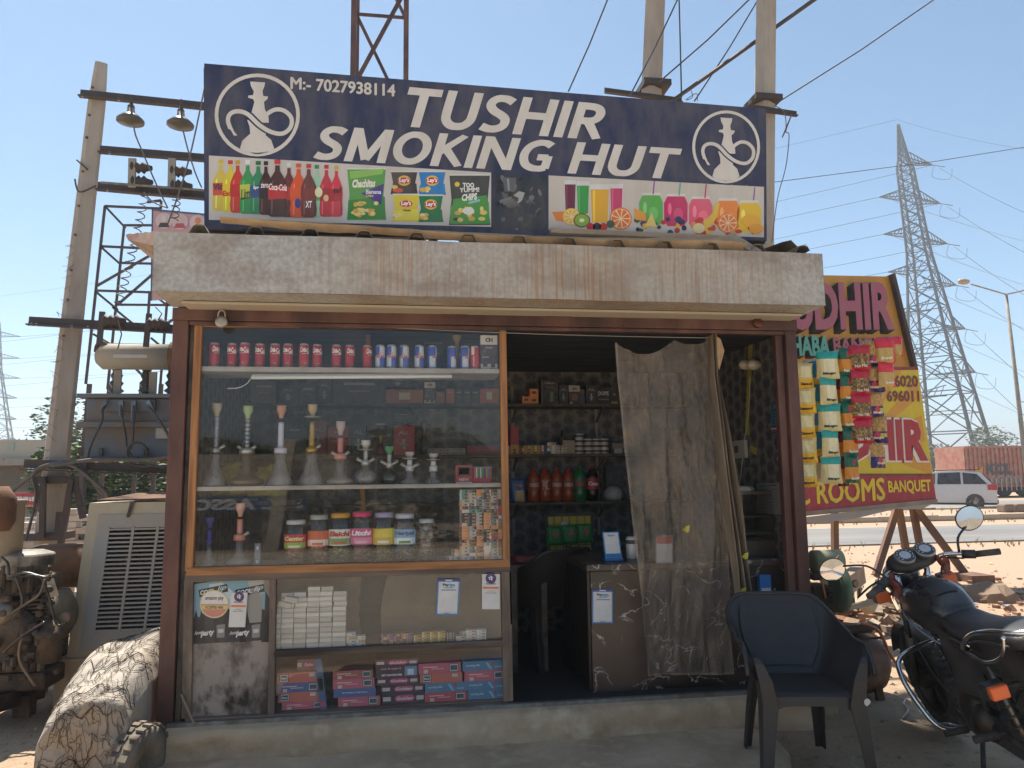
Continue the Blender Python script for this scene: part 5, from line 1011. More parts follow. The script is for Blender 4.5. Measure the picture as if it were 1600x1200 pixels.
for i, (x0, y0, x1, y1, c, nm) in enumerate(LB2):
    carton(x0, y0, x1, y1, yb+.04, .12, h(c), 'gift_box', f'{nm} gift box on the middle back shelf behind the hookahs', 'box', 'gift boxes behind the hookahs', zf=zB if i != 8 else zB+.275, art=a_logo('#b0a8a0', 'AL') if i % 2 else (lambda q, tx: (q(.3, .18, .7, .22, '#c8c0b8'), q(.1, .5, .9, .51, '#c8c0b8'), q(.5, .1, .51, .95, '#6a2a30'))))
WB3 = MB(h('9a9690')).box((-.032, 0, 0), (.032, .05, .027), h('9a9690')).box((-.008, -.001, .01), (.008, 0, .017), h('3a3a3a')).mesh('white_box', M_cardb)
RB3 = MB(h('8a3040')).box((-.036, 0, 0), (.036, .05, .024), h('8a3040')).mesh('red_box', M_cardb)
for c in range(6):
    for r in range(2): w = U(666+c*11, 700, yb+.04); inst(WB3, 'white_box', (w.x, yb+.04, zB+r*.0275), f'white box behind the hookahs, {["lower", "upper"][r]} row, {ORD[c]} from the left', 'box', 'white boxes behind the hookahs')
for c in range(4):
    for r in range(3): w = U(736+c*12, 700, yb+.04); inst(RB3, 'red_box', (w.x, yb+.04, zB+r*.0245), f'flat red pack behind the hookahs, {ORD[c]} stack, {ORD[r]} from the bottom', 'pack', 'flat red packs behind the hookahs')
for px, yt, c, c2, l in ((594, 680, 'b08a3a', '8a3a3a', 'gold necked bottle on the middle back shelf behind the glass'), (662, 660, '6a6a70', '3a3a40', 'silver hookah on the far shelf right of the red square box'), (545, 684, '8a4a3a', '3a2a2a', 'brown bottle behind the pink stemmed hookah')):
    w = U(px, 706, yb+.05); H = U(px, yt, yb+.05).z-zB; t = thing('decanter', l, 'bottle', (w.x, yb+.05, zB)); MB(h(c2)).lathe([(.03, 0), (.035, H*.2), (.02, H*.55)], (0, 0, 0), 12).build('bottle_body', M_bev, t, sm=True, local=True); MB(h(c)).lathe([(.02, H*.55), (.012, H*.7), (.026, H*.95), (.024, H)], (0, 0, 0), 12).build('neck', M_metalvc, t, sm=True, local=True)
for px, py, c, l in ((362, 745, 'b0a03a', 'yellow crumpled bag low behind the dotted hookah'), (418, 748, 'a8a040', 'yellow green crumpled bag low behind the orange bowled hookah')):
    w = U(px, py, .8); m = MB(h(c)); m.lathe([(.06, 0), (.13, .03), (.14, .1), (.09, .17), (.05, .2), (.07, .23)], (0, 0, 0), 11)
    for v in m.v: v += V((.02*NZ.noise(v*25), .02*NZ.noise(v*30), .02*NZ.noise(v*20)))
    o = m.build('crumpled_bag', M_clean, local=True, label=l, cat='bag'); o.location = (w.x, .8, w.z-.14)
    MB(h('3a342f')).box((w.x-.2, .65, w.z-.17), (w.x+.2, .95, w.z-.14)).build('plank', M_matte, label='dark board carrying the '+l.split(' low')[0], cat='board')
# ---------------- counter ----------------
CT_ = thing('counter', 'dark marble counter inside the kiosk doorway', 'counter', (1.8, .4, .207))
cx0 = U(925, 1000, .15).x; ct = U(925, 893, .15).z
MB().box((cx0, .15, .207), (XR-.06, .62, ct)).build('counter_front', M_marble, CT_, bev=.003)
MB().box((cx0-.02, .16, .207), (cx0-.004, .9, ct)).build('side_panel', pm('dark_marble_side', h('231b19'), .35, c2=h('4a3d36'), sc=9, amt=.25, contrast=.1), CT_)
MB().box((cx0-.03, .125, ct+.001), (XR-.06, .92, ct+.045)).build('counter_top', M_marble, CT_, bev=.006)
MB().box((cx0-.0, .62, .21), (cx0+.3, .9, ct)).build('counter_return', M_marble, CT_)
TOPZ = ct+.046
placard(925, 921, 958, 974, .142, h('3a84c0'), 'blue', 'blue rimmed payment placard stuck on the marble counter front', 0)
# angled stand
w = U(957, 877, .3); t = thing('payment_stand', 'small blue countertop payment stand with a tilted white card', 'stand', (w.x, .3, TOPZ))
MB(h('2a78b0')).box((w.x-.06, .26, TOPZ), (w.x+.06, .34, TOPZ+.02)).build('base', M_clean, t, bev=.004)
m = MB(h('3a8ac8')); p0 = V((w.x-.055, .27, TOPZ+.02)); R_ = Matrix.Rotation(-.35, 3, 'X'); ux = V((.11, 0, 0)); uz = R_ @ V((0, 0, .17)); n_ = R_ @ V((0, -1, 0))
m.idx([p0, p0+ux, p0+ux+uz, p0+uz]+[x-n_*.008 for x in (p0, p0+ux, p0+ux+uz, p0+uz)], [(0, 1, 2, 3), (7, 6, 5, 4), (0, 4, 5, 1), (1, 5, 6, 2), (2, 6, 7, 3), (3, 7, 4, 0)])
m.face([p0+ux*.07+uz*.04+n_*.001, p0+ux*.93+uz*.04+n_*.001, p0+ux*.93+uz*.96+n_*.001, p0+ux*.07+uz*.96+n_*.001], h('dcd8d4'))
m.textq('Paytm', p0+ux*.3+uz*.8+n_*.002, p0+ux*.7+uz*.8+n_*.002, p0+ux*.3+uz*.9+n_*.002, None, h('1f5aa0')); m.face([p0+ux*.07+uz*.04+n_*.002, p0+ux*.93+uz*.04+n_*.002, p0+ux*.93+uz*.16+n_*.002, p0+ux*.07+uz*.16+n_*.002], h('2a78b0')); m.build('tilted_card', M_clean, t)
w = U(988, 877, .35); t = thing('sound_box', 'white cylindrical payment speaker on the counter beside the curtain', 'speaker', (w.x, .35, TOPZ)); MB(h('c8c4be')).lathe([(.038, 0), (.04, .01), (.04, .13), (.03, .145)], (w.x, .35, TOPZ), 16).build('body', M_clean, t, sm=True); MB(h('4a4a4c')).lathe([(.041, .1), (.041, .125)], (w.x, .35, TOPZ), 16).build('band', M_clean, t, sm=True)
# counter placard behind the curtain
placard(1025, 836, 1051, 880, .12, h('b8b4b4'), 'blue', 'payment card with red header seen dimly through the plastic curtain', 0)
m = MB(h('b83a30')); m.poly([(1026, 838), (1050, 838), (1050, 849), (1026, 849)], .114, h('b83a30')); m.build('card_header', M_clean, label='red header strip of the payment card behind the curtain', cat='card')
# snack rack
RK = thing('snack_rack', 'yellow wire grid display rack with hanging green and yellow snack packs', 'rack', (1.05, 1.45, .6))
ry = 1.45; P = [U(853, 805, ry), U(925, 803, ry), U(928, 930, ry), U(862, 930, ry)]
MB(h('b8a028')).face(P).build('rack_board', M_clean, RK)
gm = MB(h('1c1c1c'))
for k in range(7): u = k/6; gm.bar(lerp(P[0], P[1], u)-V((0, .01, 0)), lerp(P[3], P[2], u)-V((0, .01, 0)), .004)
for k in range(9): u = k/8; gm.bar(lerp(P[0], P[3], u)-V((0, .012, 0)), lerp(P[1], P[2], u)-V((0, .012, 0)), .004)
gm.build('wire_grid', M_matte, RK); fm = MB(h('1c1a18'))
for a, c in ((0, 1), (1, 2), (2, 3), (3, 0)): fm.bar(P[a], P[c], .025)
fm.build('rack_frame', M_matte, RK); MB(h('1a1a1a')).ptext('Matrix', 884, 852, 912, 860, ry-.02, h('1a1a1a'), .05).build('rack_lettering', M_matte, RK)
MB(h('1a1a1a')).poly([(876, 820), (886, 814), (888, 819), (877, 822)], ry-.03, h('1a1a1a')).ptext('NEW', 877, 815, 887, 821, ry-.032, h('e0e0e0')).build('new_tag', M_matte, RK)
def hpack(x0, y0, x1, y1, c, c2, y, par, lab=None, name='snack_pack', fn=None, **kw):
    a, b_ = U(x0, y1, y), U(x1, y0, y); w, H = abs(b_.x-a.x), b_.z-a.z
    m = bag_mesh(w, H, .035, h(c), fn or (lambda u, v: h(c2) if (abs(u-.5) < .28 and .25 < v < .7) else h(c)), 8)
    for v in m.v: v += V(((a.x+b_.x)/2, y, a.z))
    return m.build(name, M_clean, par, **kw)
for i in range(3): hpack(854+i*24, 822-i*2, 878+i*24, 852-i*2, '2a7a3a', 'b8c0a0', ry-.05, None, label=f'green snack pack on the yellow rack, {["left", "middle", "right"][i]} of three', cat='snack pack', group='green snack packs on the rack', fn=lambda u, v: h('c85a5a') if (u-.5)**2+(v-.5)**2 < .03 else h('2a7a3a'))
for i in range(3): hpack(860+i*18, 874, 877+i*18, 905, 'c8a828', 'b83a30', ry-.05, None, label=f'yellow snack pack on the lower rack row, {["left", "middle", "right"][i]} of three', cat='snack pack', group='yellow snack packs on the rack', fn=lambda u, v: h('b83a30') if (u-.5)**2+(v-.6)**2 < .03 else (h('6a4a20') if v < .3 else h('c8a828')))
m = bag_mesh(.22, .06, .1, h('7a2f34'), None, 8); o = m.build('folded_bag', M_clean, local=True, label='folded dark red bag on the wooden stand by the cabinet', cat='bag'); w = U(823, 878, .8); o.location = (w.x, .8, U(823, 880, .8).z)
t = thing('side_stand', 'dark wooden side stand just behind the cabinet', 'stand', (.9, .8, .207)); zz = U(823, 880, .8).z; a, b_ = U(797, 880, .75).x, U(852, 880, .75).x
MB(h('2f2724')).box((a, .7, zz-.025), (b_, .95, zz)).build('top', M_matte, t)
for x in (a+.02, b_-.02): MB(h('2a2320')).box((x-.02, .7, .207), (x+.02, .74, zz-.026)).build('leg', M_matte, t)
# right wall things
def wallq(px0, px1, py0, py1, x=XR-.055): # rectangle on the right side wall plane x = const
    def ux(px, py):
        d = RM @ V(((px-800)/FL, -(py-600)/FL, -1)); return CAMP+d*((x-CAMP.x)/d.x)
    return ux(px0, py1[0]), ux(px1, py1[1]), ux(px1, py0[1]), ux(px0, py0[0])
def wallcard(name, px0, px1, t_, b_, c, draw, label, cat='poster'):
    P = wallq(px0, px1, t_, b_); o = V((.002, 0, 0)); m = MB(c); m.idx(list(P)+[p+o for p in P], [(0, 1, 2, 3), (4, 7, 6, 5)]); B, C_, D_, A_ = P
    def at(u, v, k=1): return lerp(lerp(A_, D_, u), lerp(B, C_, u), v)-V((.0008*k, 0, 0))
    draw(m, at); return m.build(name, M_clean, label=label, cat=cat)
def d1(m, at):
    m.face([at(0, .3), at(1, .3), at(1, .75), at(0, .75)], h('2a6a88')); m.face([at(0, .83), at(1, .83), at(1, .88), at(0, .88)], h('c8c0c0')); m.face([at(0, .9), at(1, .9), at(1, .96), at(0, .96)], h('a03a3a'))
    m.textq('JBL', at(.1, .25, 2), at(.7, .25, 2), at(.1, .08, 2), None, h('3a8ab0'), .04)
    for i in range(4):
        for j in range(3): m.face([at(.1+j*.3, .35+i*.1, 2), at(.3+j*.3, .35+i*.1, 2), at(.3+j*.3, .4+i*.1, 2), at(.1+j*.3, .4+i*.1, 2)], h('1f3a4a'))
wallcard('wall_poster', 1205, 1225, (630, 623), (677, 676), h('1c3a50'), d1, 'teal calendar poster on the side wall near the right post')
def d2(m, at):
    m.face([at(.5+.34*cos(a), .25+.18*sin(a), 2) for a in [k*pi/8 for k in range(16)]], h('d8d4dc')); m.textq('पे', at(.3, .35, 3), at(.7, .35, 3), at(.3, .14, 3), None, h('3a2060'), .03); m.textq('PhonePe', at(.1, .58, 2), at(.9, .58, 2), at(.1, .5, 2), None, h('d8d4dc'), .04); m.face([at(.05, .76), at(.95, .76), at(.95, .88), at(.05, .88)], h('d8703a'))
wallcard('wall_poster', 1213, 1229, (682, 680), (724, 723), h('3d2464'), d2, 'purple payment poster below the teal calendar poster')
def d3(m, at):
    m.textq('JUICE & SHAKE', at(.1, .12, 2), at(.8, .12, 2), at(.1, .04, 2), None, h('2a2a2a'), .04)
    for i in range(7):
        for j in range(2): m.face([at(.15+j*.4, .2+i*.1, 2), at(.45+j*.4, .2+i*.1, 2), at(.45+j*.4, .22+i*.1, 2), at(.15+j*.4, .22+i*.1, 2)], h('5a5a5a'))
wallcard('price_list', 1182, 1222, (756, 754), (802, 804), h('8a857e'), d3, 'grey price list sheet on the side wall behind the food warmer')
# warning tape
def ux(px, py, x=XR-.058):
    d = RM @ V(((px-800)/FL, -(py-600)/FL, -1)); return CAMP+d*((x-CAMP.x)/d.x)
tp = MB(h('a89a28'))
L_ = [(1174, 518), (1172, 560), (1170, 600), (1167, 650), (1168, 680)]
for i in range(4):
    a, b_ = L_[i], L_[i+1]; tp.face([ux(a[0]-3, a[1]), ux(a[0]+3, a[1]), ux(b_[0]+3.5, b_[1]), ux(b_[0]-3.5, b_[1])])
tp.textq('SOCOYA', ux(1165, 652, XR-.06), ux(1168, 590, XR-.06), ux(1160, 652, XR-.06)+V((0, .02, 0)), None, h('3a3420'), .02)
tp.face([ux(1118, 540), ux(1172, 518), ux(1173, 524), ux(1118, 547)]); tp.face([ux(1172, 695), ux(1183, 700), ux(1182, 712), ux(1173, 706)])
tp.build('warning_tape', M_clean, label='yellow warning tape stuck down the dark side wall', cat='tape')
t = thing('bulb_pair', 'pair of cream bulbs in a holder on the side wall', 'lamp', tuple(ux(1170, 570, XR-.1)))
for px in (1164, 1177): p = ux(px, 570, XR-.1); MB(h('c9b8a0')).lathe([(.002, -.045), (.03, -.03), (.038, 0), (.03, .03), (.018, .045), (.015, .07)], p, 14, 'x').build('bulb', M_clean, t, sm=True)
t = thing('switch_board', 'white wall socket board with a hanging cable on the side wall', 'socket', tuple(ux(1157, 702))); p = ux(1157, 702); MB(h('a8a094')).cbox(p, (.03, .2, .13)).build('plate', M_clean, t, bev=.004); MB(h('3a3a38')).cbox(p+V((-.018, .03, 0)), (.01, .05, .05)).build('socket_hole', M_clean, t)
MB(h('a8a49c')).path(smooth([ux(1172, 590), ux(1170, 640), ux(1163, 690), ux(1160, 720), ux(1155, 762)], 4), .004, 5).build('hanging_cable', M_clean, t)
# warmer cabinet
wy = .3; a, b_ = U(1156, 872, wy), U(1211, 772, wy); t = thing('food_warmer', 'silver glass front food warmer standing on the counter', 'warmer', ((a.x+b_.x)/2, wy+.15, TOPZ))
x0, x1, z0, z1 = a.x, b_.x, TOPZ, b_.z
for nm, p, q in (('side_panel', (x0, wy, z0), (x0+.02, wy+.3, z1)), ('side_panel', (x1-.02, wy, z0), (x1, wy+.3, z1)), ('top_panel', (x0, wy, z1+.0005), (x1, wy+.3, z1+.02)), ('base_panel', (x0+.021, wy, z0), (x1-.021, wy+.3, z0+.1)), ('back_panel', (x0+.021, wy+.28, z0+.101), (x1-.021, wy+.3, z1-.001)), ('rack', (x0+.022, wy+.02, (z0+z1)/2+.05), (x1-.022, wy+.27, (z0+z1)/2+.06)), ('rack', (x0+.022, wy+.02, (z0+z1)/2-.06), (x1-.022, wy+.27, (z0+z1)/2-.05))): MB(h('6f6b66') if nm != 'back_panel' else h('1f1e1e')).box(p, q).build(nm, M_metalvc, t)
MB().face([(x0+.02, wy-.004, z0+.1), (x1-.02, wy-.004, z0+.1), (x1-.02, wy-.004, z1), (x0+.02, wy-.004, z1)]).build('front_glass', M_glass, t)
m = MB(h('b0aaa2')); m.lathe([(.1, 0), (.11, .01), (.09, .03), (.05, .035)], (x0+.06, wy+.1, z1+.021), 8); m.build('newspaper', M_matte, label='crumpled pale paper on top of the food warmer', cat='paper')
w = U(1183, 915, .14); MB(h('2a7ac0')).box((w.x, .1, w.z-.1), (w.x+.075, .135, w.z+.07)).box((w.x+.008, .0985, w.z-.085), (w.x+.07, .099, w.z-.01), h('c8ccd0')).build('blue_box', M_clean, label='small blue and white box hanging at the counter edge right of the curtain', cat='box')
# plastic curtain
CU = thing('plastic_curtain', 'dusty transparent plastic sheet curtain hanging across the kiosk doorway', 'curtain', (1.6, .03, .3))
def cuf(u, v):
    l = (lerp(961, 1014, v**1.1), lerp(534, 1058, v)); r = (lerp(1112, 1150, v), lerp(528, 1056, v))
    px = lerp(l[0], r[0], u); sc = (22*max(0, sin(pi*min(1, u/.62)))*(1 if u < .62 else 0)+10*sin(pi*max(0, (u-.62)/.38)))*(1-v)**9; py = lerp(l[1], r[1], u)+sc
    k = (1-v)**1.5; fold = .016*k*sin(u*13+2*sin(v*2.5))+.006*k*sin(u*38+v*5)+.075*NZ.noise(V((u*2.6+v*.5, v*1.6, 1)))+.03*NZ.noise(V((u*7+v*2, v*4, 5)))+.012*NZ.noise(V((u*17, v*14, 9)))
    return U(px, py, .02)+V((0, fold, 0))
def alpha_col(u, v): a = .18*(1 if (u < .02 or v > .985) else 0)+.12*max(0, .25-v)*0; return (a, a, a)
m = MB(); m.grid(cuf, 90, 130, alpha_col); m.build('plastic_sheet', M_curt, CU, sm=True)
def bun(u, v):
    cxx = lerp(1112, 1128, v) if v < .15 else lerp(1114, 1162, (v-.15)/.85); wdt = lerp(8, 27, v**.7)*(1-.3*max(0, sin(v*9))*.6)
    px = cxx+(u-.5)*wdt; py = lerp(524, 937, v); return U(px, py, -.03)+V((0, .045*sin(u*pi*5+v*3)+.02*sin(u*23), 0))
m = MB(); m.grid(bun, 40, 80, (.55, .55, .55)); m.build('bunched_sheet', M_bunch if 'M_bunch' in globals() else pm('tan_plastic', h('94836f'), .35, c2=h('6d6254'), sc=6, amt=.5, bump=.4, bsc=12, stretch=(1, 1, .3), alpha=.93), CU, sm=True)
m = MB(h('7f6e5a')); m.face([U(1116, 522, -.04), U(1126, 530, -.04), U(1132, 548, -.05), U(1124, 578, -.04), U(1118, 560, -.04)]); m.build('loose_flap', M_kraft, CU)
for px, py in ((1162, 865), (1158, 920), (1070, 823)):
    w = U(px, py, -.09); m = MB(h('b8b02a')); m.face([w, w+V((.03, -.005, .01)), w+V((.025, 0, -.03)), w+V((.005, 0, -.035))]); m.face([w+V((.01, -.004, 0)), w+V((-.02, -.01, -.015)), w+V((.0, 0, -.03))]); m.build('tape_scrap', M_clean, CU)
MB(h('8a8a86')).path(sag(U(570, 510, -.03), U(1118, 528, -.02), .012, 16), .0025, 5).build('curtain_wire', M_matte, CU)

# ---------------- plastic chair ----------------
def chair(label, loc, rz, group=None, mat=None):
    t = thing('plastic_armchair', label, 'chair', loc, group, rz=rz); mat = mat or M_chair
    # local: faces -y, origin on the floor at the centre of the seat
    def plan(a, k=0):                                      # a: -1 left arm front .. 0 back .. 1 right arm front
        s_ = 1 if a > 0 else -1; t_ = abs(a)
        if t_ < .5: ang = t_/.5*(pi/2); x, y = (.245+k)*sin(ang)**.75 if ang > 0 else 0, (.24+k)*cos(ang)**.6 if ang < pi/2-.001 else 0
        else: x = .245+k+.015*(t_-.5); y = -(t_-.5)/.5*.25
        return s_*x, y+.0
    def rim(a):
        t_ = abs(a); k = min(1, max(0, (t_-.17)/.42)); k = k*k*(3-2*k); z = lerp(.83, .65, k)
        if t_ > .82: z -= .1*((t_-.82)/.18)**1.6
        return z
    def flare(a, v): t_ = abs(a); return .012+.05*v+.035*v*(1 if t_ > .4 else t_/.4)
    def outer(u, v, th=0):
        a = u*2-1; x, y = plan(a, flare(a, v)+th-.04*(1-v)); z = lerp(.415, rim(a), v)
        y += (.09*v if abs(a) < .35 else .09*v*max(0, 1-(abs(a)-.35)/.3)); return (x, y, z)
    b_ = MB(); n, k = 72, 14
    b_.grid(lambda u, v: outer(u, v, 0), n, k); b_.grid(lambda u, v: outer(u, v, .007), n, k)
    b_.build('backrest', mat, t, sm=True, local=True)
    rp = [outer(i/n, 1, .004) for i in range(n+1)]
    rp += [(outer(1, 1, .004)[0]-.0, outer(1, 1)[1]-.004, z) for z in (.52,)]; rp = [(outer(0, 1, .004)[0], outer(0, 1)[1]-.004, z) for z in (.52,)]+rp
    MB().path(smooth(rp, 2), .0125, 8).build('rim', mat, t, sm=True, local=True)
    pn = MB(); pn.grid(lambda u, v: (lambda o: (o[0], o[1]-.012-.004*sin(pi*u)*sin(pi*v), o[2]))(outer(.5+(u-.5)*.3*(.75+.5*sin(pi*v)*.5), .12+.76*v)), 14, 14); pn.build('back_panel', mat, t, sm=True, local=True)
    s_ = MB()
    def seat(u, v, dz=0):
        w = lerp(.235, .2, v); x = (u-.5)*2*w; y = lerp(-.235, .2, v); e = 1-(2*u-1)**2; return (x, y, .43-.018*e*(1-abs(v-.4))-.02*max(0, (.1-v))*10*.9+dz)
    s_.grid(seat, 16, 16); s_.grid(lambda u, v: seat(u, v, -.012), 16, 16); s_.build('seat', mat, t, sm=True, local=True)
    for sx in (-1, 1):
        for f in (1, 0):
            l = MB(); d = 1 if f else -1
            st = [(0, .315, -.325, .055), (.2, .30, -.305, .068), (.38, .285, -.285, .088), (.5, .30, -.285, .075), (.58, .315, -.27, .05), (.605, .318, -.25, .03)] if f else [(0, .25, .31, .05), (.22, .235, .27, .062), (.43, .215, .225, .075)]
            R_ = []
            for z, x, y, w in st:
                R_.append([(sx*(x-w), y, z), (sx*(x), y, z), (sx*x, y+d*w*1.1, z), (sx*(x-.01), y+d*w*1.1, z), (sx*(x-.012), y+d*.012, z), (sx*(x-w), y+d*.012, z)])
            for A, B in zip(R_, R_[1:]): l.idx(A+B, [(i, (i+1) % 6, (i+1) % 6+6, i+6) for i in range(6)])
            l.face(R_[0]); l.face(R_[-1]); l.build('leg', mat, t, local=True, bev=.004)
    ap_ = MB(); N_ = 14
    for k in range(N_):
        def q_(u): x = lerp(-.235, .235, u); zb = .375-.045*abs(2*u-1)**6; return x, zb
        (xa, za), (xb, zb) = q_(k/N_), q_((k+1)/N_); ap_.face([(xa, -.268, za), (xb, -.268, zb), (xb, -.262, .418), (xa, -.262, .418)]); ap_.face([(xa, -.262, .418), (xb, -.262, .418), (xb, -.235, .424), (xa, -.235, .424)]); ap_.face([(xa, -.268, za), (xb, -.268, zb), (xb, -.255, zb), (xa, -.255, za)])
    ap_.build('seat_apron', mat, t, sm=True, local=True)
    return t
ch = chair('charcoal plastic armchair standing on the concrete in front of the kiosk', (2.03, -.72, .04), radians(-11))
ch.scale = (.86, .93, .965)
m = MB(h('c9c9c9')); m.face([(.29+.018*cos(a), -.286, .4+.018*sin(a)) for a in [k*2*pi/16 for k in range(13)]]); m.build('sticker', M_clean, ch, local=True)
c2 = dup(ch, (.98, 1.0, .207), 'charcoal plastic armchair in the dark inside the kiosk doorway', rz=radians(-150))
# ---------------- vegetation ----------------
def crown(center, rad, n, leaf, cols, seed, lobes=9, flat=1.0):
    random.seed(seed); m = MB(); c = V(center); L_ = [c]
    lob = [(c+V((random.uniform(-.6, .6)*rad[0], random.uniform(-.6, .6)*rad[1], random.uniform(-.5, .6)*rad[2])), random.uniform(.35, .6)) for _ in range(lobes)]
    for i in range(n):
        lc, lr = random.choice(lob); d = V((random.gauss(0, 1), random.gauss(0, 1), random.gauss(0, 1))).normalized()*random.uniform(.55, 1)**.5*lr*random.choice((1, 1, 1, 1.15))
        p = lc+V((d.x*rad[0], d.y*rad[1], d.z*rad[2])); s = leaf*random.uniform(.6, 1.3); q = Matrix.Rotation(random.uniform(0, 6.3), 3, 'Z') @ Matrix.Rotation(random.uniform(0, 3), 3, 'X'); k = random.uniform(.65, 1.25)
        col = tuple(x*k for x in random.choice(cols)); n0 = len(m.v)
        m.idx([p+q @ V(a)*s for a in ((-1, 0, 0), (0, -.45, .1), (1, 0, 0), (0, .45, .1))], [(0, 1, 2, 3)], col)
    return m
GR = [(.07, .11, .03), (.09, .13, .035), (.055, .09, .03), (.11, .14, .05)]
def tree(name, label, base, hgt, rad, n, leaf, cols=GR, seed=1, trunk_r=.15, group=None, lift=.55, cat='tree', crown_at=None, z_up=None):
    t = thing(name, label, cat, base, group); b = V(base); c = V(crown_at) if crown_at else b+V((0, 0, hgt*lift+rad[2]*.2))
    tm = MB(); mid = V((b.x, b.y, c.z*.78)) if crown_at else lerp(b, c, .5)+V((random.uniform(-.1, .1), 0, 0)); tm.path([b-V((0, 0, .1)), mid, c], [trunk_r, trunk_r*.75, trunk_r*.4], 8)
    for k in range(6):
        a = k*1.05+seed; tm.path([lerp(mid, c, k/7), c+V((cos(a)*rad[0]*.55, sin(a)*rad[1]*.55, rad[2]*(.1*k-.2)))], [trunk_r*.4, trunk_r*.1], 5)
    tm.build('trunk', M_bark, t, sm=True); crown(c, rad, n, leaf, cols, seed).build('crown', M_leaf, t); return t
w = G(190, 852, 0); d = U(190, 850, 13)
tree('leafy_tree', 'broad bright green leafy tree behind the air cooler and transformer', (U(178, 850, 13).x, 13, 0), 2.4, (2.0, 1.4, 1.0), 9000, .085, [(.1, .16, .04), (.13, .19, .05), (.08, .13, .035)], 3, .12, lift=.45)
tree('leafy_tree', 'darker green bush standing right of the broad tree, just left of the kiosk post', (U(262, 850, 13).x, 12.5, 0), 1.9, (1.3, 1.1, .85), 5000, .08, [(.08, .12, .03), (.1, .15, .04)], 4, .1, lift=.45)
tree('pale_tree', 'hazy pale tree top rising behind the transformer tank', (U(150, 840, 24).x, 24, 0), 4.2, (2.2, 1.5, 1.4), 4000, .1, [(.14, .2, .1), (.17, .22, .12)], 5, .15, lift=.6)
tree('leafy_tree', 'low dim bush between the grey shop and the concrete pole', (U(106, 860, 15).x, 15, 0), 1.6, (.9, .8, .9), 2500, .07, [(.09, .14, .05)], 6, .08, lift=.5)
for i, (px, hh_, r, s) in enumerate(((1470, 4.5, 6, 11), (1440, 3.5, 5, 12), (1555, 6.8, 4.5, 13), (1600, 4, 6, 14), (1320, 3, 5, 15))):
    b = U(px, 740, 75); tree('roadside_scrub', ['grey green scrub below the middle of the large pylon', 'low scrub left under the large pylon', 'sparse tall tree between the pylon and the red container', 'scrub tree behind the red container', 'scrub hidden low behind the yellow board'][i], (b.x, 75, 0), hh_, (r*.7, 3, hh_*.32), 3200 if i != 2 else 1500, .17, [(.17, .2, .12), (.13, .17, .1)], s, .2, 'scrub trees on the horizon', lift=.62)
# ---------------- poles and lattice ----------------
def pole(name, label, p0, p1, y, w0, w1, rot=.5, mat=None, notch=True):
    a = U(*p0, y); b = U(*p1, y); t = thing(name, label, 'utility pole', (a.x, y, 0), 'concrete utility poles'); d = (b-a); a0 = a-d*(a.z/d.z) if d.z else a; a0.z = 0
    m = MB(); R_ = Matrix.Rotation(rot, 3, 'Z'); n = 14; rings = []
    sec = [(-.5, -.32), (-.5, .32), (-.32, .5), (.32, .5), (.5, .32), (.5, -.32), (.32, -.5), (-.32, -.5)]
    vs = []
    for i in range(n+1):
        c = lerp(a0, b, i/n); w = lerp(w0, w1, i/n); k = 1 if i < n else .75
        vs += [c+R_ @ V((x*w*k, yy_*w*.8*k, 0)) for x, yy_ in sec]
    m.idx(vs, [(i*8+k, i*8+(k+1) % 8, (i+1)*8+(k+1) % 8, (i+1)*8+k) for i in range(n) for k in range(8)]+[tuple(range(n*8, n*8+8))]); m.build('shaft', M_poleconc, t); return t, a0, b
PL, a0, b0 = pole('utility_pole', 'leaning concrete utility pole carrying the transformer crossarms at the left', (76, 830), (158, 100), 2.5, .215, .135, .45)
hl = MB(h('3a302a'))
for v in (.52, .58, .63, .69, .74, .8, .86, .9, .95):
    p = lerp(a0, b0, v)+V((-.02, -.085*lerp(1.3, .8, v), 0)); hl.lathe([(.012, -.004), (.012, .004)], p, 8, 'y')
hl.build('bolt_holes', M_matte, PL, kind='stuff')
vm = MB(h('6a5c50')); random.seed(8)
for i in range(26):
    z = .95+i*.105; c = lerp(a0, b0, z/b0.z)+V((-.035, -.125, 0)); pts = []
    for k in range(5): pts.append(c+V((random.uniform(-.055, .055), .002*k, random.uniform(-.045, .045))))
    vm.path(pts, .0022, 3)
vm.build('scratched_writing', M_matte, PL, kind='stuff')
MB(h('4a4038')).path([U(120, 250, 2.42), U(137, 265, 2.4)], .008).build('step_bolt', M_darksteel, PL); MB(h('4a4038')).path(smooth([U(117, 280, 2.4), U(124, 300, 2.38), U(150, 290, 2.38)], 4), .008).build('wire_loop', M_darksteel, PL)
MB().bar(U(93, 800, 2.35), U(90, 835, 2.35), .04).build('clamp_plate', M_darksteel, PL)
m = MB(); m.cbox(U(70, 837, 2.5), (.36, .32, .06)); m.build('clamp', M_darksteel, PL)
pole('utility_pole', 'concrete utility pole hidden behind the navy signboard at the right end of the transformer', (352, 830), (372, 150), 2.7, .26, .18, .45)
PM, am, bm = pole('utility_pole', 'concrete utility pole rising behind the right half of the signboard', (1010, 340), (1029, -120), 3.6, .25, .22, .55)
PR, ar, br_ = pole('utility_pole', 'concrete utility pole at the right end of the signboard', (1192, 380), (1199, -120), 2.7, .24, .2, .55)
def armbar(label, p, q, y, w=.075, name='crossarm', holes=()):
    m = MB(); a, b = U(*p, y), U(*q, y); t = thing(name, label, 'crossarm', tuple(lerp(a, b, .5)), 'steel crossarms on the poles'); m.angle(a, b, w, .012); m.build('steel_angle', M_darksteel, t)
    hm = MB(h('cfd8e0'))
    for x in holes: p_ = lerp(a, b, x); hm.lathe([(.014, -.004), (.014, .004)], p_+V((0, -.012, 0)), 8, 'y')
    if holes: hm.build('bolt', M_metalvc, t, kind='stuff')
    return t
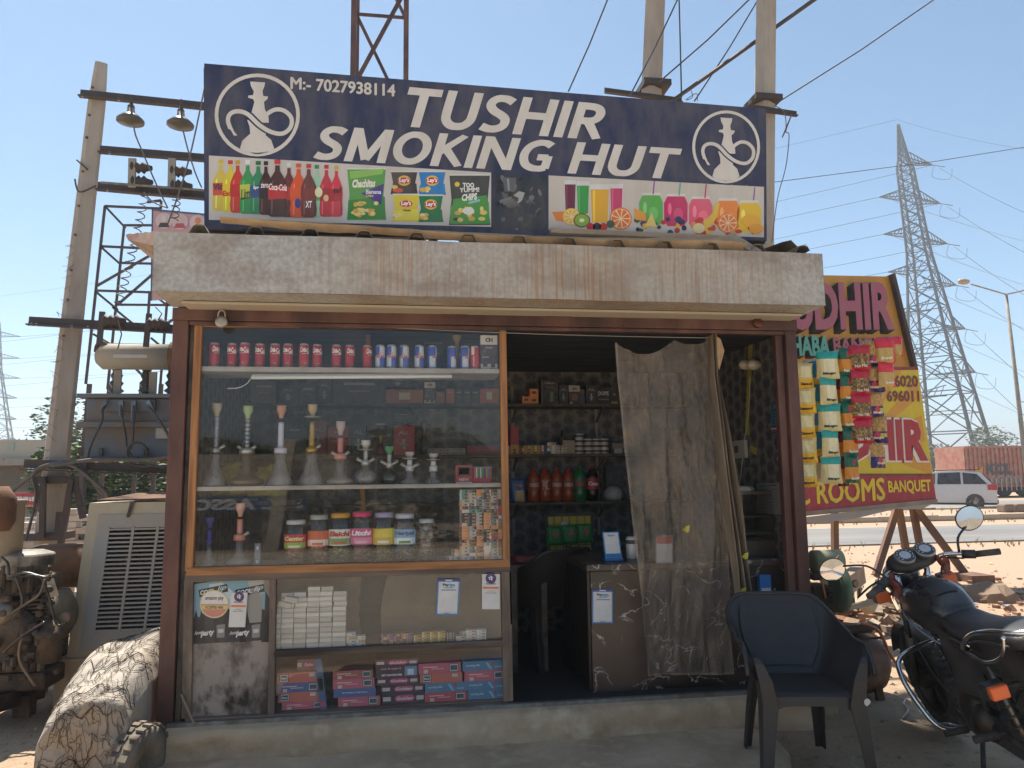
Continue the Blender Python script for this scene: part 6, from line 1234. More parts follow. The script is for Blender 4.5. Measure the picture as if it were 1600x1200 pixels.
armbar('topmost crossarm of the left pole, holding two hanging insulators', (123, 150), (330, 171), 2.38, .09, holes=(.03, .3, .4))
armbar('second crossarm from the top of the left pole', (154, 238), (330, 252), 2.38, .09, holes=(.1,))
armbar('third crossarm from the top, under the fuse insulators', (150, 296), (330, 312), 2.38, .1, holes=(.1,))
armbar('long lower crossarm above the cylindrical oil tank', (42, 507), (290, 521), 2.34, .09, holes=(.03, .06, .28, .38))
armbar('heavy rusty channel beam under the transformer', (34, 733), (330, 745), 2.3, .1, 'support_beam', (.04, .06))
armbar('rear channel beam under the transformer', (120, 712), (330, 722), 3.1, .1, 'support_beam')
armbar('crossarm behind the signboard beside the middle pole', (945, 144), (1066, 160), 3.45, .08); armbar('short crossarm end sticking out right of the signboard pole', (1172, 170), (1246, 181), 2.55, .07)
m = MB(); m.cbox(U(1021, 137, 3.6), (.33, .32, .07)); m.build('pole_clamp', M_darksteel, label='dark steel clamp around the middle pole just above the signboard', cat='clamp')
m = MB(); m.cbox(U(1192, 160, 2.7), (.3, .3, .06)); m.build('pole_clamp', M_darksteel, label='dark steel clamp around the pole at the right end of the signboard', cat='clamp')
MB().path([U(1050, 158, 3.3), U(1280, -6, 2.6)], .022, 6).build('stay_pipe', M_darksteel, label='long dark pipe slanting up between the middle and right poles', cat='pipe')
m = MB(); m.path([U(130, 810, 2.3), U(116, 745, 2.3)], .03, 4); m.build('brace', M_darksteel, PL); MB().path([U(95, 850, 2.28), U(112, 750, 2.28)], .03, 4).build('brace', M_darksteel, PL); MB().bar(U(66, 840, 2.3), U(68, 745, 2.3), .04).build('brace', M_darksteel, PL)
MB().cbox(U(88, 750, 2.4), (.3, .16, .06)).build('bracket', M_darksteel, PL)
# insulators
def insul(label, px, py, y, r, kind='disc'):
    p = U(px, py, y); t = thing('insulator', label, 'insulator', tuple(p), 'insulators of the transformer structure')
    if kind == 'disc':
        MB(h('4f4a42')).lathe([(.02, .0), (r, .02), (r*1.0, .04), (r*.6, .085), (.035, .1), (.03, .16)], p-V((0, 0, .05)), 16).build('shed', M_clean, t, sm=True); MB(h('5a4a38')).lathe([(.035, .05), (.03, .17), (.012, .2), (.012, .27)], p-V((0, 0, .05)), 8).build('cap', M_darksteel, t)
    elif kind == 'post':
        pr = [(.03, 0)]
        for i in range(4): pr += [(r*(1-.12*i), .03+i*.07), (r*.5, .06+i*.07)]
        pr += [(.02, .33), (.015, .38)]; MB(h('4a3c30')).lathe(pr, p, 14).build('sheds', M_clean, t, sm=True)
    else:
        pr = [(.02, -.09)]
        for i in range(3): pr += [(r, -.06+i*.045), (r*.6, -.04+i*.045)]
        pr += [(.02, .1)]; MB(h('3a3634')).lathe(pr, p, 14, 'x').build('sheds', M_darksteel, t, sm=True)
    return t
insul('disc insulator hanging under the topmost crossarm, nearer the pole', 204, 186, 2.3, .115); insul('disc insulator hanging under the topmost crossarm, nearer the signboard', 282, 192, 2.3, .115)
for i, (px, py) in enumerate(((219, 262), (220, 284), (281, 268), (282, 290))): insul(['upper left', 'lower left', 'upper right', 'lower right'][i]+' fuse insulator between the second and third crossarms', px, py, 2.32, .055, 'side')
for i, px in enumerate((207, 269)):
    m = MB(h('8a8a86')); m.bar(U(px, 248, 2.3), U(px-1, 292, 2.3), .06, .03); m.build('fuse_plate', M_dusty, label=['left', 'right'][i]+' upright fuse plate between the second and third crossarms', cat='bracket')
MB(h('8a8a86')).path([U(157, 285, 2.25), U(330, 298, 2.25)], .01).build('fuse_rod', M_steel, label='thin steel rod running in front of the fuse insulators', cat='rod')
insul('insulator on the lower crossarm, left of two', 177, 501, 2.28, .055, 'side'); insul('insulator on the lower crossarm, right of two', 246, 506, 2.28, .055, 'side')
for i, (px, py) in enumerate(((160, 487), (233, 490))):
    MB().bar(U(px, py, 2.3), U(px-5, py+52, 2.3), .045, .02).build('fuse_post', M_darksteel, label=['left', 'right'][i]+' slanted iron post on the lower crossarm', cat='bracket')
# transformer
TR = thing('transformer', 'grey blue rust stained pole transformer with four cable terminals', 'transformer', (-3.0, 2.8, 1.8))
ty = 2.45; A = U(130, 716, ty); B = U(131, 622, ty); x0, z0, z1 = A.x, A.z, B.z; x1 = x0+1.25
M_trans = pm('transformer_paint', h('66727e'), .6, .2, c2=h('6f7478'), sc=3, amt=.4, bump=.15, bsc=25, c3=h('77675a'), sc3=2.0)
MB().box((x0, ty, z0), (x1, ty+.6, z1)).build('tank', M_trans, TR, bev=.01)
MB().box((x0-.06, ty-.06, z1), (x1+.06, ty+.66, z1+.035)).build('lid', M_trans, TR, bev=.004); zf_ = U(130, 664, ty).z; MB().box((x0-.05, ty-.05, zf_-.025), (x1+.05, ty+.65, zf_+.025)).build('flange', M_trans, TR, bev=.004)
MB().box((x0-.02, ty-.08, z0-.03), (x1+.02, ty+.1, z0)).build('skid', M_rust, TR)
MB(h('6a6a66')).box((U(165, 650, ty).x, ty-.03, U(165, 643, ty).z), (U(243, 650, ty).x, ty, U(165, 625, ty).z)).build('terminal_plate', M_trans, TR)
cabs = [((165, 634), [(160, 640), (158, 660), (140, 700), (132, 750), (131, 790)]), ((189, 634), [(190, 650), (196, 680), (200, 705), (220, 722), (262, 732)]), ((209, 634), [(208, 660), (207, 690), (199, 715), (215, 728), (262, 728)]), ((231, 634), [(240, 645), (256, 668), (268, 690)])]
for i, (tp_, pts) in enumerate(cabs):
    p = U(*tp_, ty-.05); MB(h('a8a096')).bar(p+V((0, 0, .04)), U(*pts[0], ty-.12), .035, .02).build('cable_lug', M_metalvc, TR)
    MB(h('3a3f44')).path(smooth([U(*tp_, ty-.12)]+[U(*q, ty-.16) for q in pts], 5), .012, 6).build('cable', M_clean, TR, sm=True)
m = MB(h('2c3034')); c_ = (211, 706); m.path([U(c_[0]+15*cos(a)+a*.6, c_[1]+15*sin(a), ty-.2) for a in [k*.4 for k in range(18)]], .01, 6); m.build('coiled_cable', M_clean, TR, sm=True)
for px in (158, 228): MB(h('3a3a3c')).cbox(U(px, 706, ty-.02), (.03, .03, .06)).build('lug', M_clean, TR)
MB(h('a8a49c')).cbox(U(254, 677, ty-.02), (.11, .01, .09)).build('rating_plate', M_clean, TR)
for px in (181, 228, 268): p = U(px, 619, 2.7); insul({181: 'left', 228: 'middle', 268: 'right'}[px]+' ceramic bushing on the transformer lid', px, 616, 2.7, .07, 'post')
a, b = U(158, 557, 2.55), U(268, 563, 2.55); L_ = (b-a).length; m = MB(h('8f938f')); r = .115
CN = thing('oil_conservator', 'horizontal grey cylindrical oil tank mounted above the transformer', 'tank', tuple(a)); m.lathe([(r*.6, -.03), (r, .02), (r, L_)], a, 24, 'x'); m.build('cylinder', M_dusty, CN, sm=True); MB(h('6a6058')).lathe([(r*1.2, L_), (r*1.2, L_+.03), (r*.8, L_+.05)], a, 20, 'x').build('end_flange', M_rust, CN)
MB(h('b8bcb8')).cbox(lerp(a, b, .48)+V((0, -r-.003, -.0)), (.28, .006, .03)).build('level_gauge', M_clean, CN)
for u in (.25, .75): p = lerp(a, b, u); MB(h('6f726e')).bar(p-V((0, 0, r)), V((p.x, p.y, z1+.03)), .06, .03).build('leg', M_dusty, CN)
MB(h('6a5a4a')).path(smooth([U(150, 550, 2.5), U(152, 540, 2.5), U(160, 535, 2.5), U(170, 545, 2.5)], 4), .02, 8).build('breather_pipe', M_rust, CN, sm=True)
# hanging leads
def helix(pts, r, turns): 
    out = []; n = turns*8
    for i in range(n+1):
        u = i/n; k = min(int(u*(len(pts)-1)), len(pts)-2); f = u*(len(pts)-1)-k; p = lerp(pts[k], pts[k+1], f); a = u*turns*2*pi; out.append(p+V((r*cos(a), r*sin(a), 0)))
    return out
wl = [([(209, 197), (212, 212), (222, 236), (245, 290), (262, 325)], 'lead dropping from the left hanging insulator'), ([(286, 204), (293, 232), (305, 270), (315, 293)], 'lead dropping from the right hanging insulator'), ([(319, 140), (300, 230), (280, 300), (262, 350)], 'thin straight wire from the signboard edge down to the red awning'), ([(262, 325), (238, 315), (225, 300)], 'short slack wire below the fuse rod')]
for pts, l in wl: MB(h('6a5f55')).path(smooth([U(*p, 2.2) for p in pts], 4), .007, 5).build('wire', M_clean, label=l, cat='wire')
MB(h('5a4a40')).path(helix([U(*p, 2.2) for p in ((228, 300), (215, 358), (200, 420), (184, 478))], .035, 14), .005, 4).build('coiled_wire', M_clean, label='coiled lead spiralling down to the left lower insulator', cat='wire')
MB(h('5a4a40')).path(helix([U(*p, 2.2) for p in ((276, 308), (272, 345))], .035, 4), .005, 4).build('coiled_wire', M_clean, label='short coiled lead below the right fuse insulators', cat='wire')
for i, (p, q, s_) in enumerate((((184, 500), (184, 545), 0), ((247, 500), (243, 480), 0))): MB(h('5a4a40')).path([U(*p, 2.2), U(p[0]+6, (p[1]+q[1])/2, 2.2), U(*q, 2.2)], .006, 4).build('wire', M_clean, label=['short lead under the left lower insulator', 'short lead above the right lower insulator'][i], cat='wire')
for i, pts in enumerate(([(10, 790), (20, 768), (55, 740), (85, 725), (120, 725), (160, 770), (185, 780)], [(62, 800), (58, 760), (52, 742), (70, 728), (110, 726), (150, 755), (170, 775)], [(80, 728), (150, 718), (230, 718), (268, 712)])):
    MB(h('4f4a46')).path(smooth([U(*p, 2.15-.03*i) for p in pts], 6), .016, 6).build('cable', M_clean, label=['thick grey cable looping over the pole bracket to the cooler', 'dark cable dropping left of the pole bracket', 'slack cable lying along the transformer beam'][i], cat='cable', sm=True)
MB(h('3f3a36')).path(smooth([U(*p, 2.1) for p in ((50, 745), (56, 770), (52, 800), (40, 845))], 6), .012, 6).build('cable', M_clean, label='dark cable hanging down in front of the pole foot', cat='cable')
# lattice billboard frame with banner
LF = thing('billboard_frame', 'open steel lattice billboard frame standing behind the transformer', 'billboard frame', (U(220, 700, 8).x, 8, 0))
def T3(a, b): return (a*.4, 80+b*.4)
LN = [((410, 605), (335, 1300)), ((485, 685), (420, 1320)), ((585, 940), (560, 1320)), ((655, 950), (625, 1320)), ((410, 605), (630, 615)), ((630, 585), (628, 615)), ((575, 590), (630, 583)), ((485, 680), (600, 680)), ((395, 762), (600, 772)), ((470, 827), (600, 830)), ((375, 935), (600, 942)), ((460, 990), (690, 992)), ((410, 605), (490, 690)), ((395, 765), (470, 832)), ((380, 916), (600, 790)), ((375, 940), (460, 1010)), ((460, 990), (600, 868)), ((545, 1085), (440, 1000)), ((590, 945), (650, 990)), ((640, 1070), (690, 1040)), ((590, 1120), (650, 1170)), ((365, 1105), (440, 1150)), ((440, 1145), (700, 1150)), ((600, 1150), (560, 1260)), ((440, 1150), (560, 1270))]
for i, (p, q) in enumerate(LN): yy_ = 8+.5*(i in (1, 3, 7, 9, 11)); MB().bar(U(*T3(*p), yy_), U(*T3(*q), yy_), .034).build('bar', M_darksteel, LF)
for px in (140, 172, 222, 252): MB().bar(U(px, 600, 8.2), V((U(px, 600, 8.2).x-.1, 8.2, 0)), .06).build('bar', M_darksteel, LF)
bn = MB(h('d0a8a8')); by = 7.9; bn.poly([(237, 326), (480, 348), (480, 455), (235, 470)], by, h('c8a0a4')); bn.poly([(237, 326), (480, 348), (480, 351), (237, 329)], by-.01, h('4a5a78')); bn.poly([(237, 326), (239, 326), (237, 470), (235, 470)], by-.01, h('3a4a68'))
for i, (px, py, c1, c2) in enumerate(((256, 345, 'd8d0cc', '2a2a30'), (281, 346, 'd8b8b0', 'b84a50'), (309, 348, 'd88a4a', 'e0d8d0'), (420, 352, 'c88a7a', 'd86a7a'), (440, 354, 'd8a090', 'e0e0d8'))):
    bn.ell(px, py, 13, 13, by-.012, h('d8c0c4'), 14); bn.poly([(px-9, py+10), (px-6, py+3), (px+6, py+3), (px+9, py+10)], by-.016, h(c2)); bn.ell(px, py-3, 4.5, 5.5, by-.02, h(c1), 12)
for i in range(14): bn.poly([(330+i*9, 352+i*.6), (336+i*9, 352+i*.6), (336+i*9, 358+i*.6), (330+i*9, 358+i*.6)], by-.012, h(['c84a5a', 'e0c0c0', 'a04060'][i % 3]))
bn.build('banner', M_print, None, label='faded pink banner with small round portraits on the lattice frame', cat='banner')
# maroon lattice mast
LM = thing('lattice_mast', 'maroon steel lattice mast rising behind the signboard', 'mast', (U(595, 400, 6).x, 6, 0)); ny = (6, 6.75)
def mx(side, j, z): a = U((548 if side == 0 else 634)-(0 if side == 0 else 0), 125, 6); return V(((a.x if side == 0 else a.x), ny[j], z))
xa, xb = U(551, 100, 6).x, U(634, 100, 6).x; zt = 12.5
for x in (xa, xb):
    for yj in ny: MB().angle((x, yj, 0), (x, yj, zt), .11, .015, up=(0, 1, 0)).build('upright', M_maroon, LM)
z = .6; k = 0; SP_ = 1.62
while z < zt-SP_:
    MB().bar((xa, 6, z), (xb, 6, z+SP_), .06, .02).build('diagonal', M_maroon, LM); MB().bar((xb, 6.75, z), (xa, 6.75, z+SP_), .05, .02).build('diagonal', M_maroon, LM)
    for x in (xa, xb): MB().bar((x, ny[0], z), (x, ny[1], z+SP_), .04, .02).build('diagonal', M_maroon, LM)
    for yj in ny: MB().bar((xa, yj-.02, z), (xb, yj-.02, z), .05, .02).build('crossbar', M_maroon, LM)
    z += SP_
# ---------------- air cooler ----------------
AC = thing('air_cooler', 'large cream desert air cooler with a grey slatted front left of the kiosk', 'air cooler', (-2.0, 1.4, .25)); cy = 1.2
a = U(104, 1028, cy); b = U(150, 786, cy); bot = a.z; top_ = b.z; wd = .92
sh_ = (b.x-a.x)*.55
def cp(u, v, d=0): return V((a.x+sh_*v+u*wd, cy+d+.05*v, lerp(bot, top_, v)))
cr = h('c9c2a8'); gy = h('a2a8ac')
A8 = [cp(0, 0), cp(1, 0), cp(1, 1), cp(0, 1), cp(0, 0, .6), cp(1, 0, .6), cp(1, 1, .6), cp(0, 1, .6)]
fr_ = MB(cr); fr_.idx(A8, [(4, 5, 6, 7), (0, 4, 7, 3), (1, 2, 6, 5), (3, 7, 6, 2), (0, 1, 5, 4)])
def frame(m, u0, v0, u1, v1, U0, V0, U1, V1, d, c):
    for q in (((u0, v0), (u1, v0), (U1, V0), (U0, V0)), ((u1, v0), (u1, v1), (U1, V1), (U1, V0)), ((u1, v1), (u0, v1), (U0, V1), (U1, V1)), ((u0, v1), (u0, v0), (U0, V0), (U0, V1))): m.face([cp(x, y_, d) for x, y_ in q], c)
frame(fr_, 0, 0, 1, 1, .08, .04, .96, .92, 0, cr); fr_.build('body', M_dusty, AC)
gp = MB(gy); frame(gp, .08, .04, .96, .92, .165, .16, .88, .83, -.012, gy)
for (e0, e1) in (((.08, .04), (.96, .04)), ((.96, .04), (.96, .92)), ((.96, .92), (.08, .92)), ((.08, .92), (.08, .04))): gp.face([cp(*e0, -.012), cp(*e1, -.012), cp(*e1, .0), cp(*e0, .0)], gy)
gp.build('front_panel', M_dusty, AC); MB().face([cp(.16, .15, .1), cp(.89, .15, .1), cp(.89, .84, .1), cp(.16, .84, .1)]).build('cooling_pad', pm('cooling_pad_fibre', h('5a4a3a'), .95, c2=h('2a221c'), sc=30, bump=1, bsc=60), AC)
for k in range(24): v = .165+k*.0285; MB(gy).bar(cp(.165, v, -.004), cp(.88, v, -.004), .012, .03).build('slat', M_dusty, AC)
for k in range(5): u = .17+k*.178; MB(gy).bar(cp(u, .155, -.012), cp(u, .835, -.012), .018, .02).build('grille_bar', M_dusty, AC)
for u in (.3, .62): m = MB(h('2a2a2a')); m.face([cp(u, 1.005, -.02), cp(u+.03, 1.005, -.02), cp(u+.01, .9, -.02), cp(u-.015, .9, -.02)]); m.face([cp(u, 1.005, -.02), cp(u+.03, 1.005, -.02), cp(u+.03, 1.01, .5), cp(u, 1.01, .5)]); m.build('strap', M_matte, AC)
MB(h('9a9488')).idx([cp(.05, 1.01, 0), cp(1.0, 1.015, -.02), cp(1.0, 1.05, .5), cp(.2, 1.05, .5), cp(.05, 1.02, 0), cp(1.0, 1.03, -.02), cp(1.0, 1.06, .5), cp(.2, 1.06, .5)], [(0, 1, 2, 3), (4, 5, 6, 7), (0, 1, 5, 4), (3, 0, 4, 7)]).build('lid_sheet', M_rust, AC)
c_ = cp(.3, .6, .09); MB(h('a85a30')).cbox(c_, (.03, .01, .06)).build('red_tag', M_matte, AC)
m = MB(); m.box((a.x-.05, cy-.05, .02), (a.x+1, cy+.65, bot)); m.build('block_base', M_conc, label='low rough block the cream air cooler stands on', cat='plinth')
# ---------------- bricks at left ----------------
BS = thing('brick_stack', 'stack of pale dusty bricks behind the left concrete pole', 'brick stack', (-5.5, 5.2, 0)); random.seed(4)
bx0, bx1 = U(18, 830, 5.2).x, U(121, 830, 5.2).x; zt_ = U(60, 812, 5.2).z; bm_ = None
Bk = [MB(c_).box((-.112, 0, 0), (.112, .1, .069), c_) for c_ in (h('b3aaa2'), h('a89d94'), h('bcb4ac'))]; Bm = [b_.mesh('brick', M_dusty) for b_ in Bk]
r = 0; z = 0
while z < zt_+.1:
    x = bx0+(.115 if r % 2 else 0)
    while x < bx1:
        if z < zt_-.12+.25*abs((x-bx0)/(bx1-bx0)) or random.random() < .3:
            for yy_ in (5.2, 5.31) if z > zt_-.2 else (5.2,):
                o = bpy.data.objects.new('brick', random.choice(Bm)); COL.objects.link(o); o.parent = BS; o.location = (x+5.5+random.uniform(-.008, .008), yy_-5.2+random.uniform(-.01, .01), z); o.rotation_euler = (0, 0, random.uniform(-.05, .05))
        x += .232
    z += .0745; r += 1
# ---------------- engine (left edge) ----------------
EN = thing('diesel_engine', 'oily dark diesel engine set on a rusty chassis at the left edge', 'engine', (-3.0, .9, 0)); ey = .75
def EB(name, x0, y0, x1, y1, y, d, mat, bev=.01, c=None): a, b = U(x0, y1, y), U(x1, y0, y); return MB(c or h('3a332c')).box((a.x, y, a.z), (b.x, y+d, b.z)).build(name, mat, EN, bev=bev)
EB('engine_block', -40, 935, 62, 1055, ey+.1, .5, M_engine, .02); EB('cylinder_head', -40, 905, 55, 936, ey+.08, .42, M_engine, .015); EB('sump', -40, 1050, 72, 1085, ey+.12, .45, M_engine, .02)
for i in range(4): EB('rocker_cover', -38+i*24, 890, -18+i*24, 906, ey+.15, .25, M_engine, .01)
for i in range(4): p = U(-20+i*22, 925, ey); MB().lathe([(.02, 0), (.022, .1), (.012, .12), (.012, .16)], p, 8).build('injector', M_engine, EN)
for i in range(7): y_ = 940+i*6; MB().bar(U(28, y_, ey+.05), U(72, y_-4, ey+.05), .012, .05).build('fin', M_engine, EN)
p = U(42, 878, ey+.15); R_ = .16; M_black2 = pm('air_filter_lid', h('4c4a46'), .5, c2=h('a89c8a'), sc=7, amt=.5); MB().lathe([(R_*.75, -.1), (R_*.75, -.02), (R_, -.015), (R_, .045), (R_*.95, .055), (R_*.6, .075), (.01, .08)], p, 28).build('air_filter', M_black2, EN, sm=False)
p = U(10, 876, ey+.1); MB().lathe([(.085, 0), (.085, .36), (.1, .37), (.1, .385), (.06, .39)], p, 20).build('exhaust_stack', M_dusty if 0 else pm('stack_grey', h('7d776d'), .75, c2=h('9a8c7a'), sc=5, bump=.2), EN, sm=True)
p = U(76, 1035, ey); MB(h('7a6f60')).lathe([(.05, 0), (.07, .01), (.07, .15), (.085, .16), (.085, .18), (.06, .2), (.03, .25)], p, 18).build('oil_filter', M_engine, EN, sm=True)
p = U(0, 958, ey-.02); MB(h('8a8478')).lathe([(.07, 0), (.085, .05), (.05, .12)], p, 16, 'y').build('pulley', M_metalvc, EN, sm=True); p = U(18, 985, ey); MB().lathe([(.04, -.02), (.14, 0), (.14, .05), (.04, .06)], p, 22, 'y').build('flywheel_pulley', M_engine, EN, sm=True)
p = U(-14, 830, ey-.0); MB().lathe([(.1, 0), (.13, .06), (.13, .2), (.08, .28)], p, 18).build('coolant_drum', M_rust, EN, sm=True)
p = U(90, 960, ey+.3); MB(h('34472f')).lathe([(.08, -.2), (.15, -.12), (.16, .05), (.08, .1)], p, 20, 'x').build('green_housing', M_dusty, EN, sm=True); MB(h('7a5f48')).lathe([(.03, -.02), (.035, 0), (.02, .02)], U(102, 965, ey+.1), 16, 'y').build('hub_cap', M_dusty, EN, sm=True)
random.seed(14); tub = [((14, 900), (40, 895), (72, 902), (80, 893)), ((16, 905), (60, 900), (76, 930), (88, 975), (104, 972)), ((24, 900), (35, 940), (18, 970)), ((70, 905), (60, 930), (30, 950), (8, 965)), ((2, 870), (12, 880), (14, 898)), ((35, 990), (30, 1030), (55, 1072)), ((5, 1020), (40, 990), (70, 972))]
for i, t_ in enumerate(tub): MB(h(['5a4c40', '1a1816', '3a3028', '5a4c40', '1a1816', '7a6048', '3a3028'][i])).path(smooth([U(*p, ey-.08-.01*i) for p in t_], 5), .008, 6).build('pipe', M_clean, EN, sm=True)
for i in range(60): p = U(random.uniform(-5, 90), random.uniform(900, 1060), ey+random.uniform(-.04, .06)); MB(h(random.choice(['5a4c40', '3a3029', '7a6a58', '2a2522']))).lathe([(.012, -.02), (.022, -.015), (.022, .03), (.012, .04)], p, 7, random.choice('xyz')).build('fitting', M_engine, EN)
p = U(68, 902, ey); MB(h('a8a298')).face([U(72, 905, ey), U(84, 903, ey), U(92, 930, ey), U(78, 935, ey)]).build('sheet_shield', M_dusty, EN)
MB().bar(U(-30, 1105, ey), U(58, 1078, ey+.5), .12, .1).build('chassis_beam', M_rust, EN); MB().bar(U(-30, 1060, ey+.6), U(90, 1048, ey+.7), .1, .1).build('chassis_beam', M_rust, EN)
for px in (-20, 40): p = U(px, 1085, ey+.3); MB().box((p.x-.05, p.y-.05, 0), (p.x+.05, p.y+.05, p.z)).build('chassis_leg', M_rust, EN)
a = U(48, 885, 1.6); t = thing('brown_tank', 'horizontal dusty brown tank behind the engine', 'tank', (a.x+.3, 1.6, 0)); MB().lathe([(.05, -.05), (.14, 0), (.16, .08), (.16, .75)], a, 22, 'x').build('cylinder', M_rust, t, sm=True)
for dx_ in (.1, .6): MB().box((a.x+dx_, 1.55, 0), (a.x+dx_+.05, 1.65, a.z-.14)).build('leg', M_rust, t)
# ---------------- tarpaulin bundle ----------------
SB = thing('tarpaulin_bundle', 'pale tarpaulin covered bundle wrapped in dry thorny twigs at the lower left', 'bundle', (-1.63, .1, 0))
def sack(u, v):
    # v 0..1 from front bottom over the top to the back bottom, u across
    prof = smooth([(-.36, -.03), (-.38, .18), (-.36, .42), (-.25, .5), (.0, .58), (.35, .64), (.7, .6), (.82, .4), (.85, -.03)], 6); i = v*(len(prof)-1); k = min(int(i), len(prof)-2); f = i-k; y_ = lerp(prof[k][0], prof[k+1][0], f); z_ = lerp(prof[k][1], prof[k+1][1], f)
    e = (1-abs(2*u-1)**5); x = lerp(-1.74-.3*max(0, v-.3), -1.33, u); zz = z_*(.84+.1*u)*(e*.35+.65 if z_ > .1 else 1)
    if u > .5 and v > .2: zz *= 1+.14*(u-.5)
    n = NZ.noise(V((x*3.5, y_*3.5, z_*4)))*.07+NZ.noise(V((x*10, y_*10, z_*10)))*.025+abs(NZ.noise(V((x*6, y_*6+3, z_*5))))*.04
    if u in (0, 1): zz = -.02 if v < .9 else zz
    return V((x+n*.3, y_-n*.9*(1 if v < .4 else .2), zz+(n*.6 if z_ > .2 else 0)))
m = MB(); m.grid(sack, 80, 110); m.build('tarpaulin', M_tarp, SB, sm=True)
random.seed(31); tw = MB(h('5a4434'))
for i in range(300):
    u, v = random.random()*.94+.03, random.uniform(.03, .75); a = random.uniform(0, 6.3); pts = []
    for k in range(random.randint(4, 12)):
        pts.append(sack(u, v)+V((0, -.006 if v < .35 else 0, .007 if v > .2 else 0))); a += random.uniform(-1, 1); u += .03*cos(a); v += .012*sin(a)
        if not (.02 < u < .98 and .02 < v < .8): break
    if len(pts) > 2: tw.path(pts, random.choice([.0008, .0011, .0016]), 4)
for i in range(5):
    v0 = .12+i*.13; pts = [sack(.03+.94*k/16, v0+.02*sin(k*1.3+i))+V((0, -.006, .007)) for k in range(17)]; tw.path(pts, .0022, 4)
tw.build('thorny_twigs', M_bark, SB, kind='stuff')
# tyre beside the plinth
TY = thing('old_tyre', 'worn dusty tractor tyre leaning against the left end of the plinth', 'tyre', (-1.36, -.44, 0)); tc_ = V((-1.31, -.27, .06)); Rt = Matrix.Rotation(radians(-12), 3, 'Z') @ Matrix.Rotation(radians(6), 3, 'Y')
M_tyre = pm('dusty_tyre', h('5f564c'), .9, c2=h('8f8272'), sc=6, amt=.5, bump=.5, bsc=18)
m = MB(); m.lathe([(.1, -.04), (.17, -.055), (.22, -.045), (.23, 0), (.22, .045), (.17, .055), (.1, .04), (.1, -.04)], tc_, 36, 'x', R=Rt); m.build('casing', M_tyre, TY, sm=True)
for k in range(26):
    a = k*2*pi/26
    for s_ in (-1, 1):
        c_ = tc_+Rt @ V((s_*.028, .233*cos(a+s_*.1), .233*sin(a+s_*.1))); MB().cbox(c_, (.04, .032, .012), None, Rt @ Matrix.Rotation(a-pi/2, 3, 'X')).build('tread_lug', M_tyre, TY)
# rubble at the plinth corner and small stick
MB(h('8a7a68')).path([U(283, 1085, -.03), U(303, 1130, -.06)], .006, 5).build('stick', M_matte, label='thin stick leaning at the left foot of the cabinet', cat='stick')
# ---------------- far left shop ----------------
SH = thing('grey_shop', 'pale grey flat roofed shop with a closed shutter at the far left', 'building', (U(20, 800, 15).x, 16, 0)); sy = 15
def SBX(name, x0, y0, x1, y1, y, d, c, mat=M_dusty, par=SH, **kw): a, b = U(x0, y1, y), U(x1, y0, y); return MB(h(c)).box((a.x, y, a.z), (b.x, y+d, b.z)).build(name, mat, par, **kw)
SBX('parapet', -120, 687, 72, 720, sy+.3, 4, 'a8a69f'); SBX('canopy', -120, 716, 74, 728, sy-.6, .9, '8e8b84'); a_, b_ = U(-120, 870, sy), U(72, 728, sy); MB(h('a09a8f')).box((a_.x, sy+.3, 0), (b_.x, sy+4, b_.z+.1)).build('wall', M_dusty, SH)
for i in range(11): SBX('shutter_slat', -60, 731+i*3.4, 45, 733.9+i*3.4, sy+.24, .05, '75716c', M_dusty)
SBX('wall_sign', -10, 715, 6, 719, sy-.62, .02, '5a7a94'); SBX('wall_sign', 10, 692, 22, 704, sy+.28, .02, '8fa5a0')
a_ = SBX('shop_sign', -60, 770, 60, 794, 12, .1, 'b02a40', M_print, None, label='red shop sign with white Hindi lettering at the far left', cat='sign')
m = MB(h('e8e0dc')); m.ptext('ला प्लाई', 8, 774, 57, 786, 11.985, h('e8e0dc'), .05); m.ptext('टर एण्ड हार्डवेयर', 4, 788, 55, 793, 11.985, h('e0c070'), .02); o = m.build('shop_sign_lettering', M_clean); o.parent = a_; o.location = o.location-a_.location
for px in (-50, 55): a, b = U(px, 794, 12), U(px+4, 770, 12); MB(h('6a645c')).box((a.x, 12.12, 0), (a.x+.08, 12.2, b.z)).build('sign_post', M_dusty, None, label=('left' if px < 0 else 'right')+' post holding up the red shop sign', cat='post')
a_ = SBX('small_sign', 18, 808, 57, 820, 9, .05, 'd4d0cc', M_print, None, label='small white notice board with red and dark print below the red shop sign', cat='sign')
m = MB(h('c03040')); m.ptext('Shree Shyam, Bhawani', 20, 810, 55, 813, 8.985, h('3a4a5a'), .02); m.ptext('Plaza Electric Shop Here', 20, 815, 55, 818.5, 8.985, h('c03040'), .02); o = m.build('notice_lettering', M_clean); o.parent = a_; o.location = o.location-a_.location
for px in (22, 52): a = U(px, 820, 9); MB(h('6a645c')).box((a.x, 9.06, 0), (a.x+.05, 9.1, a.z+.1)).build('notice_post', M_dusty, None, label=('left' if px < 30 else 'right')+' leg of the small white notice board', cat='post')
FN = thing('mesh_fence', 'low wire fence behind the bricks, left of the kiosk', 'fence', (U(180, 830, 7).x, 7, 0))
for i in range(9): x = U(90, 830, 7).x+i*.35; MB().bar((x, 7, 0), (x, 7, U(90, 822, 7).z), .03).build('fence_post', M_darksteel, FN)
for v in (822, 832, 845): MB().bar(U(90, v, 7), U(280, v, 7), .015).build('fence_wire', M_darksteel, FN)
